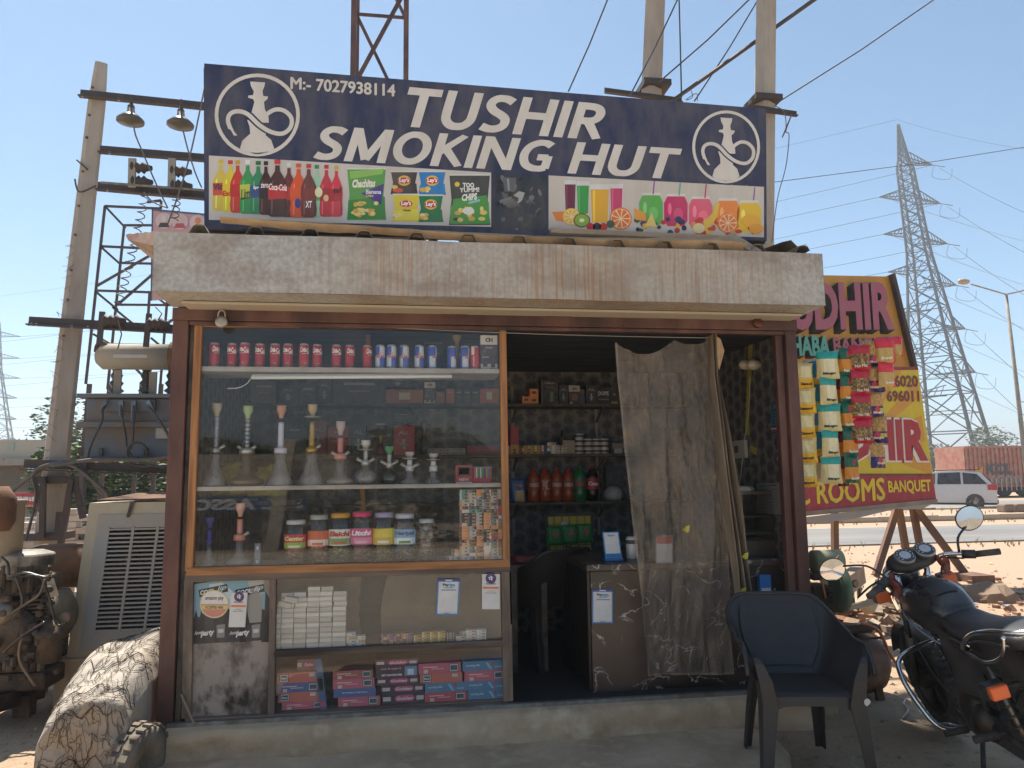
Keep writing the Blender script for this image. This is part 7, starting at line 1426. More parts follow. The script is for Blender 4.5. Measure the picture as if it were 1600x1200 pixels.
# ---------------- right side: boards ----------------
by = 5.6
OB = thing('orange_board', 'orange roadside board with raised pink and green letters on black sides', 'signboard', (7, by, 0))
P = [U(1180, 428, by), U(1393, 432, by), U(1428, 580, by), U(1428, 600, by), U(1180, 600, by)]
m = MB(h('d4983a')); n = len(P); m.idx(P+[p+V((0, .05, 0)) for p in P], [tuple(range(n))[::-1], tuple(range(n, 2*n))]+[(i, (i+1) % n, (i+1) % n+n, i+n) for i in range(n)]); m.build('board', M_print, OB)
MB().bar(U(1390, 430, by), U(1426, 580, by), .05, .2).build('edge_channel', M_darksteel, OB)
def raised(s, x0, y0, x1, y1, y, c, dep, dyr=0, off=.03, shear=0, slx=0):
    e = V((-.55*dep, dep, -.5*dep)); fn = lambda u, v: U(lerp(x0, x1, u)+slx*v, lerp(y1-dyr*u, y0-dyr*u*.4, v), y)
    vs, fs = glyphs(s, off, shear, 3); m = MB(h('141214')); V0 = [fn(u, v) for u, v in vs]; ed = {}
    for f in fs:
        for i in range(len(f)): k = (f[i], f[(i+1) % len(f)]); ed[k] = 1
    for (a, b) in ed:
        if (b, a) not in ed: m.face([V0[a], V0[b], V0[b]+e, V0[a]+e])
    m.build('raised_letter_sides', M_blackm, OB); MB(h(c)).idx([v-V((0, .002, 0)) for v in V0], fs).build('raised_letters', M_print, OB)
raised('SUDHIR', 1212, 440, 1399, 516, by-.1, 'a85c72', .1, 0, .04, 0, -5); raised('DHABA', 1222, 524, 1298, 556, by-.08, '52a898', .07, 0, .04, 0, -2); raised('BANQUET', 1304, 527, 1410, 556, by-.08, 'a05568', .07, 0, .035, 0, -3)
YB_ = thing('yellow_board', 'yellow and maroon banner board on a timber A frame below the orange board', 'signboard', (7.2, by-.3, 0)); y2 = by-.3
Q = [(1185, 575), (1434, 573), (1463, 781), (1200, 806)]
m = MB(h('e0c62a')); A = [U(*p, y2) for p in Q]; m.idx(A+[p+V((0, .04, 0)) for p in A], [(3, 2, 1, 0), (4, 5, 6, 7), (0, 1, 5, 4), (1, 2, 6, 5), (2, 3, 7, 6), (3, 0, 4, 7)], h('ddc42c'))
def bp_(pts, k, c): m.poly(pts, y2-.002*k, h(c))
for i, (ax, ay, bx_, by2) in enumerate(((1434, 590, 1437, 620), (1440, 648, 1446, 690), (1452, 716, 1457, 742), (1390, 577, 1410, 577), (1330, 577, 1355, 577), (1270, 577, 1300, 577))): bp_([(1340, 700), (ax, ay), (bx_, by2)], 1, 'dca03a')
bp_([(1185, 575), (1434, 573), (1435, 578), (1185, 580)], 2, '8a2f34')
bp_([(1191, 742), (1457, 742), (1463, 781), (1200, 806)], 2, 'a8283a'); bp_([(1191, 740), (1457, 740), (1457, 744), (1191, 744)], 3, '7a3a20')
m.build('panel', M_print, YB_)
def bt(s, x0, y0, x1, y1, c, off=.04, dyr=0, k=4, slx=0): MB(h(c)).text(s, lambda u, v: U(lerp(x0, x1, u)-slx*(1-v)*-1, lerp(y1-dyr*u, y0-dyr*u, v), y2-.002*k), h(c), off).build('lettering', M_print, YB_)
bt('6020', 1397, 586, 1434, 605, '7a3030', .035, 0, 4, 1); bt('696011', 1385, 610, 1436, 628, '7a3030', .035, 0, 4, 1)
bt('SUDHIR', 1255, 650, 1449, 722, 'f0e6da', .11, -2, 4, 4); bt('SUDHIR', 1257, 653, 1447, 719, 'b02a3a', .05, -2, 6, 4)
bt('AC ROOMS', 1222, 756, 1381, 790, 'e8d030', .03, 9, 5, 2); bt('BANQUET', 1387, 751, 1454, 773, 'e8d030', .03, 2, 5, 2)
MB(h('6a6460')).bar(U(1200, 808, y2), U(1463, 783, y2), .06).build('bottom_pipe', M_dusty, YB_); MB(h('a8a49c')).face([U(1250, 809, y2-.02), U(1465, 783, y2-.02), U(1440, 796, y2-.03), U(1400, 795, y2-.03), U(1330, 812, y2-.03), U(1262, 817, y2-.03)]).build('hanging_flap', M_dusty, YB_)
M_timb = pm('brown_timber', h('5f4336'), .7, c2=h('7a5c48'), sc=5, bump=.2, stretch=(1, 1, .3))
for p, q, yy_ in (((1402, 792), (1368, 900), by-.3), ((1404, 792), (1420, 884), by+.25), ((1426, 792), (1443, 884), by+.25), ((1428, 790), (1516, 912), by-.3)):
    a = U(*p, by); b = U(*q, yy_); b.z = max(b.z, -.02); MB().bar(a, b, .09, .06).build('timber_leg', M_timb, YB_)
a = U(1505, 916, by-.35); MB().box((a.x-.1, a.y-.3, -.02), (a.x+.25, a.y+.1, .09)).build('timber_foot', M_timb, YB_)
for px in (1300, 1225): a = U(px, 800, by+.1); MB().bar((a.x, by+.12, 0), U(px, 450, by+.12), .08).build('timber_post', M_timb, OB)
# ---------------- hanging snack strips ----------------
HY = .12
kinds = {'cream': (lambda u, v: h('efb51a') if v < .3 else (h('e6dba8') if abs(u-.5) < .22 and .4 < v < .85 else h('dac27a'))),
 'teal': (lambda u, v: h('14809c') if v > .22 else (h('e8b828'))),
 'tealtop': (lambda u, v: h('2aa39c') if v > .7 else (h('ece2ba') if abs(u-.5) < .25 and v > .2 else h('dccb92'))),
 'maroon': (lambda u, v: h('7a1c3c') if v > .6 else (h('d89030') if .12 < v else h('6a1a34'))),
 'green': (lambda u, v: (h('b8303a') if (u-.5)**2+(v-.72)**2*1.5 < .02 else h('12604a')) if v > .5 else (h('d98a2a') if v > .08 else h('12604a'))),
 'nut': (lambda u, v: (h('b81c38') if v > .62 or v < .1 or u > .86 else random.choice([h('8a6a3a'), h('5a4020'), h('a88a50'), h('6a5a30')]))),
 'purple': (lambda u, v: (h('c83040') if (u-.45)**2+(v-.25)**2*1.5 < .02 else (h('c8b030') if u > .6 and .15 < v < .3 else h('241f68'))) if v < .42 else random.choice([h('b88a4a'), h('c89a5a'), h('a07838')])),
 'red': (lambda u, v: (h('d83048') if v > .55 or u > .82 else h('c8a860'))),
 'orange': (lambda u, v: h('c8602a') if v > .6 else h('cfbf90'))}
def striphang(label, x0, ytop, w, seg, n, kind, y, drift=0, txt=None, tc='2a2a2a'):
    a = U(x0, ytop, y); t = thing('snack_strip', label, 'snack packets', (a.x, y, U(x0, ytop+seg*n, y).z), 'strips of snack packets hanging beside the kiosk')
    for i in range(n):
        random.seed(i*7+int(x0)); xx = x0+drift*i; y0_, y1_ = ytop+seg*i, ytop+seg*(i+1)-1; p, q = U(xx, y1_, y), U(xx+w, y0_, y); W_, H_ = q.x-p.x, q.z-p.z
        kd = kinds[kind if isinstance(kind, str) else kind[i % len(kind)]]; m = bag_mesh(W_*1.24, H_*1.07, .045, kd(.5, .5), kd, 14); R_ = Matrix.Rotation(random.uniform(-.35, .35), 3, 'Z')
        if txt: m.textq(txt, V((-W_*.35, -.026, H_*.12)), V((W_*.35, -.026, H_*.14)), V((-W_*.35, -.026, H_*.24)), None, h(tc), .05)
        m.v = [R_ @ v+V(((p.x+q.x)/2, y+random.uniform(-.002, .002), p.z)) for v in m.v]
        m.build('packet', M_foil, t, sm=True)
striphang('leftmost strip of cream and yellow packets beside the right post', 1243, 570, 25, 38.5, 5, 'cream', HY, 1, 'Diamond')
striphang('strip of deep teal packets second from the post', 1261, 566, 20, 37, 4, 'teal', HY+.08, .5)
striphang('strip of pale packets with orange heads hanging low beside the deep teal one', 1266, 710, 18, 44, 1, 'orange', HY+.1)
striphang('strip of cream packets with teal heads', 1281, 552, 24, 41, 5, 'tealtop', HY-.02, 1.5, 'Bingo')
striphang('narrow strip of maroon and gold packets', 1305, 556, 12, 41, 5, 'maroon', HY+.1, 1.5)
striphang('strip of green and orange packets right of the teal headed strip', 1314, 546, 19, 42, 5, 'green', HY, 1.8, 'Namkeen', 'e8e0d0')
striphang('strip of crimson nut mix packets', 1332, 542, 22, 38, 4, 'nut', HY-.03, 1.5, 'Nut Mix', 'f0e0c8')
striphang('tall strip of dark violet and brown packets', 1352, 535, 22, 39.5, 5, 'purple', HY, 2, 'Bhujia', 'f0e0c8')
striphang('short strip of red and sand packets at the right end', 1373, 530, 20, 38, 2, 'red', HY-.04, 2, 'Sev', 'f8f0e0')
striphang('single pink packet sticking out at the far right end', 1390, 528, 16, 30, 1, 'red', HY, 0)
MB(h('9a9488')).path([U(1236, 575, HY), U(1300, 550, HY), U(1395, 526, HY)], .006, 5).build('hanging_rod', M_clean, label='thin rod holding the snack strips out from the right post', cat='rod')
# ---------------- compressor ----------------
AR = thing('air_compressor', 'rusty brown air compressor tank with a green pump on top beside the right post', 'compressor', (2.95, .5, 0))
tc2 = V((2.745, .5, .21)); M_ctank = pm('rusty_tank_brown', h('7a563e'), .5, .2, c2=h('5a3e2e'), sc=3, amt=.5, bump=.12, bsc=20, c3=h('8a6c52'), sc3=4)
MB().lathe([(.02, -.1), (.12, -.07), (.18, 0), (.2, .1), (.2, .44), (.18, .52), (.11, .58), (.02, .6)], tc2, 32, 'x').build('tank', M_ctank, AR, sm=True)
for dx_ in (.05, .45):
    for dy_ in (-.12, .12): MB().bar((tc2.x+dx_, .5+dy_, .15), (tc2.x+dx_, .5+dy_*1.3, 0), .05, .03).build('foot', M_rust, AR)
MB(h('3a3632')).box((tc2.x-.05, .38, .43), (tc2.x+.45, .6, .455)).build('mount_plate', M_engine, AR, bev=.003); MB(h('2a2a2a')).bar((tc2.x+.2, .33, .40), (tc2.x+.5, .33, .41), .014).build('handle', M_engine, AR)
def cyl(name, px, py, y, r, L, ax, c, mat=M_dusty, par=AR): p = U(px, py, y); return MB(h(c)).lathe([(r*.7, 0), (r, .01), (r, L-.01), (r*.7, L)], p, 20, ax).build(name, mat, par, sm=True)
cyl('pump_motor', 1268, 877, .45, .075, .22, 'x', '2f7a55'); p = U(1312, 917, .42)
MB(h('2a6a48')).lathe([(.1, -.0), (.17, .01), (.175, .05), (.1, .07)], p-V((.06, 0, 0)), 28, 'x').build('belt_guard', M_dusty, AR, sm=True)
MB().box((p.x-.2, .4, .46), (p.x-.09, .56, .74)).build('pump_block', M_engine, AR, bev=.01); MB().box((p.x-.21, .38, .79), (p.x-.08, .58, .84)).build('pump_head', M_engine, AR, bev=.01)
for k in range(5): MB().box((p.x-.215, .385, .6+k*.035), (p.x-.075, .575, .61+k*.035)).build('cooling_fin', M_engine, AR)
MB(h('b87a4a')).path(smooth([U(*q, .35) for q in ((1290, 935), (1285, 900), (1300, 880), (1312, 868))], 5), .008, 6).build('copper_pipe', M_clean, AR, sm=True); MB(h('8a7a68')).lathe([(.02, 0), (.03, .01), (.01, .05)], U(1338, 912, .38), 10, 'y').build('pulley_bolt', M_metalvc, AR)
MB().box((2.78, .32, .46), (3.2, .4, .5)).build('rail_block', M_engine, AR, bev=.004)
HS = [(1345, 975), (1370, 985), (1385, 1010), (1400, 1048), (1425, 1075), (1460, 1089)]
pts = [U(1345, 975, .3), U(1372, 985, .25)]+[G(px, py, zz) for px, py, zz in ((1390, 1020, .3), (1412, 1055, .12), (1440, 1080, .03), (1475, 1090, .02), (1520, 1086, .02), (1580, 1092, .02), (1640, 1090, .02))]
MB(h('b0603a')).path(smooth([tuple(p) for p in pts], 8), .011, 8).build('air_hose', M_clean, label='orange rubber air hose running from the compressor across the sand', cat='hose', sm=True)
MB(h('8a8078')).path(smooth([tuple(p) for p in (G(1416, 1092, .02), G(1412, 1100, .02), G(1419, 1110, .02), G(1410, 1122, .015))], 6), .006, 6).build('wire_scrap', M_clean, label='short bit of wire lying on the sand beside the hose', cat='wire')
# stone base / stump under compressor
m = MB(); m.box((2.55, .1, -.02), (2.75, .35, .16)); m.build('stone_block', M_conc, label='rough stone block on the ground under the compressor', cat='stone', bev=.02)
# timber and rubble behind
random.seed(77); rb = MB()
for i in range(700):
    u = random.random(); x = random.gauss(4.7, .75); y = random.gauss(3.3, .6); hgt = .3*math.exp(-((x-4.6)**2/.7+(y-3.3)**2/.4)); r = random.uniform(.02, .085); z = random.uniform(0, 1)*hgt
    q = Matrix.Rotation(random.uniform(0, 6), 3, 'Z') @ Matrix.Rotation(random.uniform(0, 3), 3, 'X'); c_ = h(random.choice(['8f7a66', 'a38e78', '7a6250', '9a6a50', 'b5a48e', '6f6052', '8a4f3c']))
    rb.idx([V((x, y, z))+q @ V(((a_ if a_ else -1)*r*random.uniform(.7, 1.2), (b_ if b_ else -1)*r*.7, (d_ if d_ else -1)*r*.5)) for a_ in (0, 1) for b_ in (0, 1) for d_ in (0, 1)], [(0, 1, 3, 2), (4, 6, 7, 5), (0, 4, 5, 1), (2, 3, 7, 6), (0, 2, 6, 4), (1, 5, 7, 3)], c_)
rb.build('rubble_heap', M_rubble, kind='stuff', label='heap of broken bricks and stones behind the motorcycle')
mm = MB(); random.seed(5)
for i in range(500):
    x = random.uniform(3.1, 9.5); y = random.uniform(2.0, 5.2); r = random.uniform(.01, .04); q = Matrix.Rotation(random.uniform(0, 6), 3, 'Z'); mm.idx([V((x, y, 0))+q @ V((a_*r, b_*r*.7, d_*r*.8)) for a_ in (-1, 1) for b_ in (-1, 1) for d_ in (0, 1)], [(0, 1, 3, 2), (4, 6, 7, 5), (0, 4, 5, 1), (2, 3, 7, 6), (1, 5, 7, 3)], h(random.choice(['8f5f48', 'a3765c', '9a8672'])))
mm.build('brick_chips', M_rubble, kind='stuff', label='small brick chips scattered towards the road')
def timber(l, p, q, w, c, cat='timber', nm='timber_beam'): MB(h(c)).bar(p, q, w, w*.7).build(nm, M_dusty, label=l, cat=cat)
timber('long grey timber beam pointing from the compressor to the motorcycle', U(1303, 955, .5), U(1376, 937, .75), .035, '8a7e70')
timber('thick cut log propped on the rubble behind the green pump', U(1318, 915, 1.6), U(1342, 897, 2.0), .15, '7a5a44', 'log', 'log')
timber('tilted pale board standing in the rubble', U(1352, 950, 2.2), U(1368, 915, 2.4), .14, '9a8468')
for i in range(7): a = random.uniform(0, 3); c_ = V((4.4+random.uniform(-.6, .7), 3.0+random.uniform(-.5, .6), .22)); timber(['bleached stick lying on the rubble heap, '+ORD[i]+' from where the builders dropped them', ''][0].split(',')[0]+', '+['leaning left', 'at the front', 'across the top', 'half buried', 'at the back', 'beside the log', 'near the mirror'][i], c_-V((cos(a)*.3, sin(a)*.3, .05)), c_+V((cos(a)*.3, sin(a)*.3, random.uniform(0, .15))), .035, random.choice(['b8a284', 'a89070', '8a745c']), 'stick', 'stick')
mb_ = MB()
for px, py, r in ((1535, 893, .2), (1355, 880, .16)):
    g_ = G(px, py, 0)
for k, (x, y, r, c_) in enumerate(((G(1545, 935).x, G(1545, 935).y, .34, '8a7460'), (G(1480, 915).x, G(1480, 915).y, .2, '9a8068'))):
    m = MB(h(c_)); m.lathe([(r, -.02), (r*.9, r*.25), (r*.5, r*.5), (.02, r*.58)], (0, 0, 0), 14)
    for v in m.v: v += V((NZ.noise(v*5)*.08, NZ.noise(v*6+V((3, 0, 0)))*.08, NZ.noise(v*7)*.05))
    m.v = [v+V((x, y, 0)) for v in m.v]; m.build('boulder', M_rubble, label=['large dusty boulder behind the motorcycle seat', 'smaller boulder by the timber foot of the yellow board'][k], cat='rock')
# ---------------- car, truck, lamp ----------------
def veh_profile(m, prof, w, taper, c, glass_c=None):
    pass
cg = G(1531, 797); CA = thing('white_car', 'white compact family car seen from its rear corner on the far carriageway', 'car', (cg.x, cg.y, 0), rz=radians(143)); Lc, Wc = 4.2, 1.65
# local: x forward (nose at +), origin at rear-left wheel area
prof = [(0, .35), (0, .75), (.1, .98), (.5, 1.45), (1.4, 1.52), (2.2, 1.45), (2.95, 1.02), (3.9, .85), (4.15, .6), (4.15, .3)]
m = MB(h('c8ccce')); n = len(prof)
for i in range(n-1):
    (xa, za), (xb, zb) = prof[i], prof[i+1]; wa = Wc/2*(1 if za < 1 else .86); wb = Wc/2*(1 if zb < 1 else .86); m.face([(xa, -wa, za), (xb, -wb, zb), (xb, wb, zb), (xa, wa, za)])
for s_ in (-1, 1):
    lo = [(x, s_*Wc/2, z) for x, z in prof if z < 1]; m.face([(0, s_*Wc/2, .3), (0, s_*Wc/2, .75), (.1, s_*Wc/2*.98, .96), (3.0, s_*Wc/2*.98, .96), (3.9, s_*Wc/2, .85), (4.15, s_*Wc/2, .6), (4.15, s_*Wc/2, .3)])
    m.face([(.1, s_*Wc/2*.98, .96), (.5, s_*Wc/2*.86, 1.45), (1.4, s_*Wc/2*.86, 1.52), (2.2, s_*Wc/2*.86, 1.45), (3.0, s_*Wc/2*.98, .96)])
m.box((0, -Wc/2+.02, .22), (4.1, Wc/2-.02, .32), h('2a2a2a')); m.build('body', M_clean, CA, local=True, bev=.05)
gm = MB(h('1c2226')); e = .012
for s_ in (-1, 1):
    for a_, b_ in (((.42, .98), (.62, 1.4)), ((1.15, .98), (1.2, 1.44)), ((2.1, .98), (2.05, 1.4))): pass
    f = lambda x, z: (x, s_*(lerp(Wc/2*.98, Wc/2*.86, (z-.96)/.5)+e), z)
    gm.face([f(.3, 1.0), f(.62, 1.38), f(1.1, 1.44), f(1.1, 1.0)]); gm.face([f(1.18, 1.0), f(1.18, 1.45), f(1.95, 1.42), f(2.0, 1.0)]); gm.face([f(2.08, 1.0), f(2.05, 1.41), f(2.2, 1.38), f(2.8, 1.0)])
gm.face([(.09, -.62, .99), (.46, -.58, 1.41), (.46, .58, 1.41), (.09, .62, .99)]); gm.v[-4:] = [v+V((-.02, 0, .01)) for v in gm.v[-4:]]; gm.build('window', M_black, CA, local=True)
for s_ in (-1, 1): MB(h('b02028')).box((-.015, s_*.82-.1 if s_ > 0 else -.84, .78), (.3, s_*.84 if s_ > 0 else -.72, .98)).build('taillight', M_clean, CA, local=True)
MB(h('c8a030')).box((-.02, -.25, .72), (-.004, .25, .82)).build('number_plate', M_clean, CA, local=True); MB(h('b02028')).box((-.02, -.6, .5), (-.006, .6, .53)).build('reflector_strip', M_clean, CA, local=True); MB(h('2a2c2e')).box((-.03, -.8, .22), (.02, .8, .42)).build('bumper', M_matte, CA, local=True)
for x in (.75, 3.35):
    for s_ in (-1, 1):
        wl_ = MB(h('1a1a1a')).lathe([(.2, -.1), (.31, -.1), (.32, -.06), (.32, .06), (.31, .1), (.2, .1)], (x, s_*(Wc/2-.08), .32), 20, 'y').build('wheel', M_rubber, CA, local=True); MB(h('a8a8aa')).lathe([(.01, s_*.105), (.19, s_*.09), (.2, s_*.1)], (x, s_*(Wc/2-.08), .32), 16, 'y').build('rim', M_metalvc, wl_, local=True)
MB(h('2a2a2a')).bar((.5, -.6, 1.55), (2.1, -.6, 1.52), .03).bar((.5, .6, 1.55), (2.1, .6, 1.52), .03).build('roof_rail', M_clean, CA, local=True)
CA.scale = (.95, .95, .98); CA.location = (cg.x+.55, cg.y-.2, 0)
ty_ = 33; TK = thing('container_truck', 'long trailer carrying a faded red corrugated shipping container', 'truck', (U(1560, 780, ty_).x, ty_, 0)); a, b = U(1512, 762, ty_), U(1512, 697, ty_); x0 = a.x; x1 = x0+12
m = MB(h('8a3f34')); x = x0
m.box((x0, ty_+.06, a.z), (x1, ty_+2.4, b.z), h('a8443a'))
m.build('container', M_dusty, TK)
cm = MB(h('ae4a3c'))
while x < x1-.2: cm.box((x, ty_, a.z+.12), (x+.13, ty_+.058, b.z-.12)); x += .27
cm.box((x0, ty_-.01, b.z-.12), (x1, ty_+.058, b.z)); cm.box((x0, ty_-.01, a.z), (x1, ty_+.058, a.z+.12)); cm.box((x0, ty_-.01, a.z+.12), (x0+.12, ty_+.058, b.z-.12)); cm.build('corrugation', M_dusty, TK, kind='stuff')
MB().ptext('KCL', 1541, 724, 1582, 741, ty_-.02, h('3a4450'), .05).build('container_lettering', M_matte, TK); MB().ptext('1000', 1548, 742, 1596, 756, ty_-.02, h('9a8a80'), .05).build('container_lettering', M_matte, TK)
m = MB(h('d8982a')); m.poly([(1524, 727), (1530, 735), (1536, 727), (1536, 740), (1533, 740), (1533, 735), (1530, 740), (1527, 735), (1527, 740), (1524, 740)], ty_-.02, h('d8982a')); m.build('container_logo', M_matte, TK)
MB(h('3a3632')).box((x0, ty_+.2, a.z-.3), (x1, ty_+2.2, a.z-.002)).build('chassis', M_matte, TK)
for dx_ in (1.2, 2.4, 3.6, 8.5, 10): MB().lathe([(.2, 0), (.46, .02), (.48, .1), (.46, .28), (.2, .3)], (x0+dx_, ty_+.1, .48), 20, 'y').build('wheel', M_rubber, TK, sm=True)
for k in range(16): xx = x0+.8+k*.3; MB(h('c0b8ac')).bar((xx, ty_-.1, .35), (xx, ty_-.1, 1.0), .06, .02).build('side_guard_bar', M_dusty, TK)
ly = 26; SL = thing('street_lamp', 'tall double armed street lamp at the right edge', 'street lamp', (U(1606, 745, ly).x, ly, 0))
a = U(1606, 745, ly); a.z = 0; b = U(1572, 460, ly); MB(h('6a6e70')).path([a, lerp(a, b, .5), b], [.11, .09, .06], 8).build('lamp_pole', M_dusty, SL, sm=True)
for pts in ([(1572, 460), (1545, 452), (1517, 444)], [(1572, 460), (1595, 455), (1625, 445)]): MB(h('6a6e70')).path([U(*p, ly) for p in pts], .035, 6).build('lamp_arm', M_dusty, SL)
for px, s_ in ((1506, 1), (1636, -1)): c_ = U(px, 440, ly); m = MB(h('a89a78')); m.lathe([(.02, -.3*s_), (.12, -.22*s_), (.15, 0), (.1, .22*s_), (.04, .28*s_)], c_, 12, 'x'); m.build('lamp_head', M_dusty, SL, sm=True)
MB(h('3a3a3c')).bar(U(1592, 628, ly), U(1592, 660, ly), .03).bar(U(1592, 628, ly), U(1606, 628, ly), .03).bar(U(1592, 660, ly), U(1606, 660, ly), .03).build('sign_bracket', M_matte, SL)
RH = thing('stone_row', 'row of broken grey concrete chunks beside the far kerb at the right edge', 'rubble', (G(1590, 800).x, 19, 0))
for i, px in enumerate((1572, 1590, 1612)): g_ = U(px, 806, 18.4); MB(h('7a6e62')).cbox((g_.x, 18.4, .22), (.36, .4, .3)).build('concrete_chunk', M_rubble, RH, bev=.06)
# ---------------- pylons and lines ----------------
M_pyl = pm('pylon_steel', h('4e575e'), .6, .3)
def pylon(label, top, base, y, bw, arms, peak, T=None, th=.23, rot=.6):
    a = U(*base, y); a.z = 0; b = U(*top, y); d = b-a; H = d.z; t = thing('transmission_pylon', label, 'pylon', tuple(a), 'lattice transmission pylons')
    R_ = Matrix.Rotation(rot, 3, 'Z')
    def wid(v): return bw*(1-v/.62*.72) if v < .62 else bw*.28*(1-(v-.62)/.38*.45) if v < .87 else bw*.28*.55*max(.04, 1-(v-.87)/.13)
    def P_(k, v): w = wid(v)/2; x, y_ = ((-1, -1), (1, -1), (1, 1), (-1, 1))[k % 4]; return a+d*v+R_ @ V((x*w, y_*w, 0))
    lv = [0]; v = 0
    while v < .985: v = min(1, v+max(.014, wid(v)/H*.75)); lv.append(v)
    br = MB(); lg = MB()
    for k in range(4): lg.path([P_(k, v) for v in lv], [th*1.3*(1-.6*v) for v in lv], 4)
    for i in range(len(lv)-1):
        for k in range(4):
            r_ = th*.5*(1-.4*lv[i]); br.path([P_(k, lv[i]), P_(k+1, lv[i+1])], r_, 3, caps=False); br.path([P_(k+1, lv[i]), P_(k, lv[i+1])], r_, 3, caps=False)
            br.path([P_(k, lv[i+1]), P_(k+1, lv[i+1])], r_, 3, caps=False)
            if lv[i] < .35: mid = lerp(P_(k, lv[i]), P_(k+1, lv[i+1]), .5); br.path([lerp(P_(k, lv[i]), P_(k, lv[i+1]), .5), mid, lerp(P_(k+1, lv[i]), P_(k+1, lv[i+1]), .5)], r_*.7, 3, caps=False)
    lg.build('leg', M_pyl, t); br.build('bracing', M_pyl, t, kind='stuff'); tips = []
    for tip in arms:
        tp_ = U(*tip, y); v = (tp_.z-a.z)/H; m = MB(); c = a+d*v; w = wid(v)/2; s_ = 1 if tp_.x > c.x else -1
        q = [c+V((s_*w*.6, -w, 0)), c+V((s_*w*.6, w, 0)), c+V((s_*w*.6, -w, H*.028)), c+V((s_*w*.6, w, H*.028))]
        for p in q: m.path([p, tp_], th*.42, 4)
        for j in range(1, 7):
            u = j/7; m.path([lerp(q[0], tp_, u), lerp(q[2], tp_, u-.1)], th*.25, 3); m.path([lerp(q[1], tp_, u), lerp(q[3], tp_, u-.1)], th*.25, 3); m.path([lerp(q[0], tp_, u), lerp(q[1], tp_, u)], th*.25, 3)
        m.build('crossarm', M_pyl, t); tips.append(tp_)
    return tips
RT = [(1457, 258), (1469, 318), (1480, 381), (1494, 446), (1508, 514), (1524, 582)]; LTt = [(1374, 308), (1381, 366), (1388, 425), (1393, 489), (1400, 555), (1408, 622)]
tips = pylon('huge lattice transmission pylon at the right of the picture', (1402, 187), (1494, 745), 100, 9.5, RT+LTt, 1)
tl = pylon('distant lattice pylon cut by the left edge of the picture', (-8, 464), (-12, 760), 190, 10, [(33, 526), (32, 560), (32, 591), (27, 622), (26, 655), (25, 687)]+[(-50, 540), (-50, 575), (-50, 607), (-50, 640), (-50, 670), (-50, 705)], 1, th=.17, rot=.3)
i = 0
ins = MB(h('4a4540'))
def line(p, q, s, r, lab): MB(h('4f555a')).path(sag(p, q, s, 14), r, 4, caps=False).build('power_line', M_clean, label=lab, cat='power line', group='high voltage lines')
names = ['topmost', 'second', 'third', 'fourth', 'fifth', 'lowest']
for k in range(6):
    p = tips[k]; e_ = (1680, [365, 432, 505, 560, 650, 712][k]); q = U(*e_, 70); line(p+V((1.2, 0, -.4)), q, .6, .035, f'{names[k]} power line running right from the large pylon'); ins.path([p, p+V((1.6, -.7, -.5))], .06, 6)
    hp = [p+V((.3, 0, 0)), p+V((-.5, -.5, -2.2)), p+V((2, -1, -2.6)), p+V((2.6, -1, -.9))]; line2 = MB(h('4f555a')); line2.path(smooth([tuple(x) for x in hp], 6), .035, 4, caps=False); line2.build('jumper_wire', M_clean, label=f'{names[k]} jumper loop under the right arms of the large pylon', cat='wire', group='jumper loops')
    line(tips[6+k], tl[k], 3.2, .04, f'{names[k]} near side power line crossing from the large pylon to the distant one'); line(tips[k], tl[6+k], 3.2, .04, f'{names[k]} far side power line crossing behind the kiosk to the distant pylon')
    q = U(1680, [395, 468, 540, 610, 680, 735][k], 140); line(tips[6+k]+V((1, 0, 0)), q, .8, .035, f'{names[k]} power line leaving the left arms of the large pylon')
line(U(1402, 187, 100), U(1700, 245, 70), .8, .025, 'thin earth wire leaving the peak of the large pylon to the right'); line(U(1402, 187, 100), U(-8, 464, 190), 2.5, .03, 'thin earth wire joining the peaks of both pylons')
ins.build('line_insulators', M_clean, kind='stuff', label='insulator rods at the right arm tips of the large pylon')
NW = [((953, -10), (888, 143), 'from the top edge to the signboard, left of the middle pole'), ((1063, -10), (984, 150), 'slanting behind the middle pole'), ((1180, -10), (1030, 128), 'crossing in front of the middle pole'), ((1061, -10), (1065, 152), 'hanging straight between the middle and right poles'), ((1190, -10), (1085, 158), 'slanting down between the two right poles'), ((1470, -8), (1212, 162), 'running up to the upper right from the right pole'), ((1700, 214), (1206, 285), 'pale and thin across the sky right of the signboard')]
for p, q, l in NW: MB(h('3f3c3c')).path([U(*p, 3.2), lerp(U(*p, 3.2), U(*q, 3.2), .5)-V((0, 0, .03)), U(*q, 3.2)], .009 if 'pale' not in l else .004, 5).build('overhead_wire', M_clean, label='overhead wire '+l, cat='wire')
MB(h('6a6058')).path(smooth([U(*p, 2.5) for p in ((1210, 165), (1225, 175), (1228, 200), (1222, 215), (1232, 190), (1237, 180), (1228, 205), (1233, 212), (1228, 260), (1215, 310), (1206, 378))], 6), .005, 5).build('slack_wire', M_clean, label='tangled slack wire hanging down right of the signboard', cat='wire')
MB(h('6a6058')).path(smooth([U(*p, 2.5) for p in ((1068, 148), (1078, 140), (1082, 152), (1072, 156), (1088, 146), (1090, 158))], 6), .004, 5).build('slack_wire', M_clean, label='small tangle of wire on the pipe above the signboard', cat='wire')
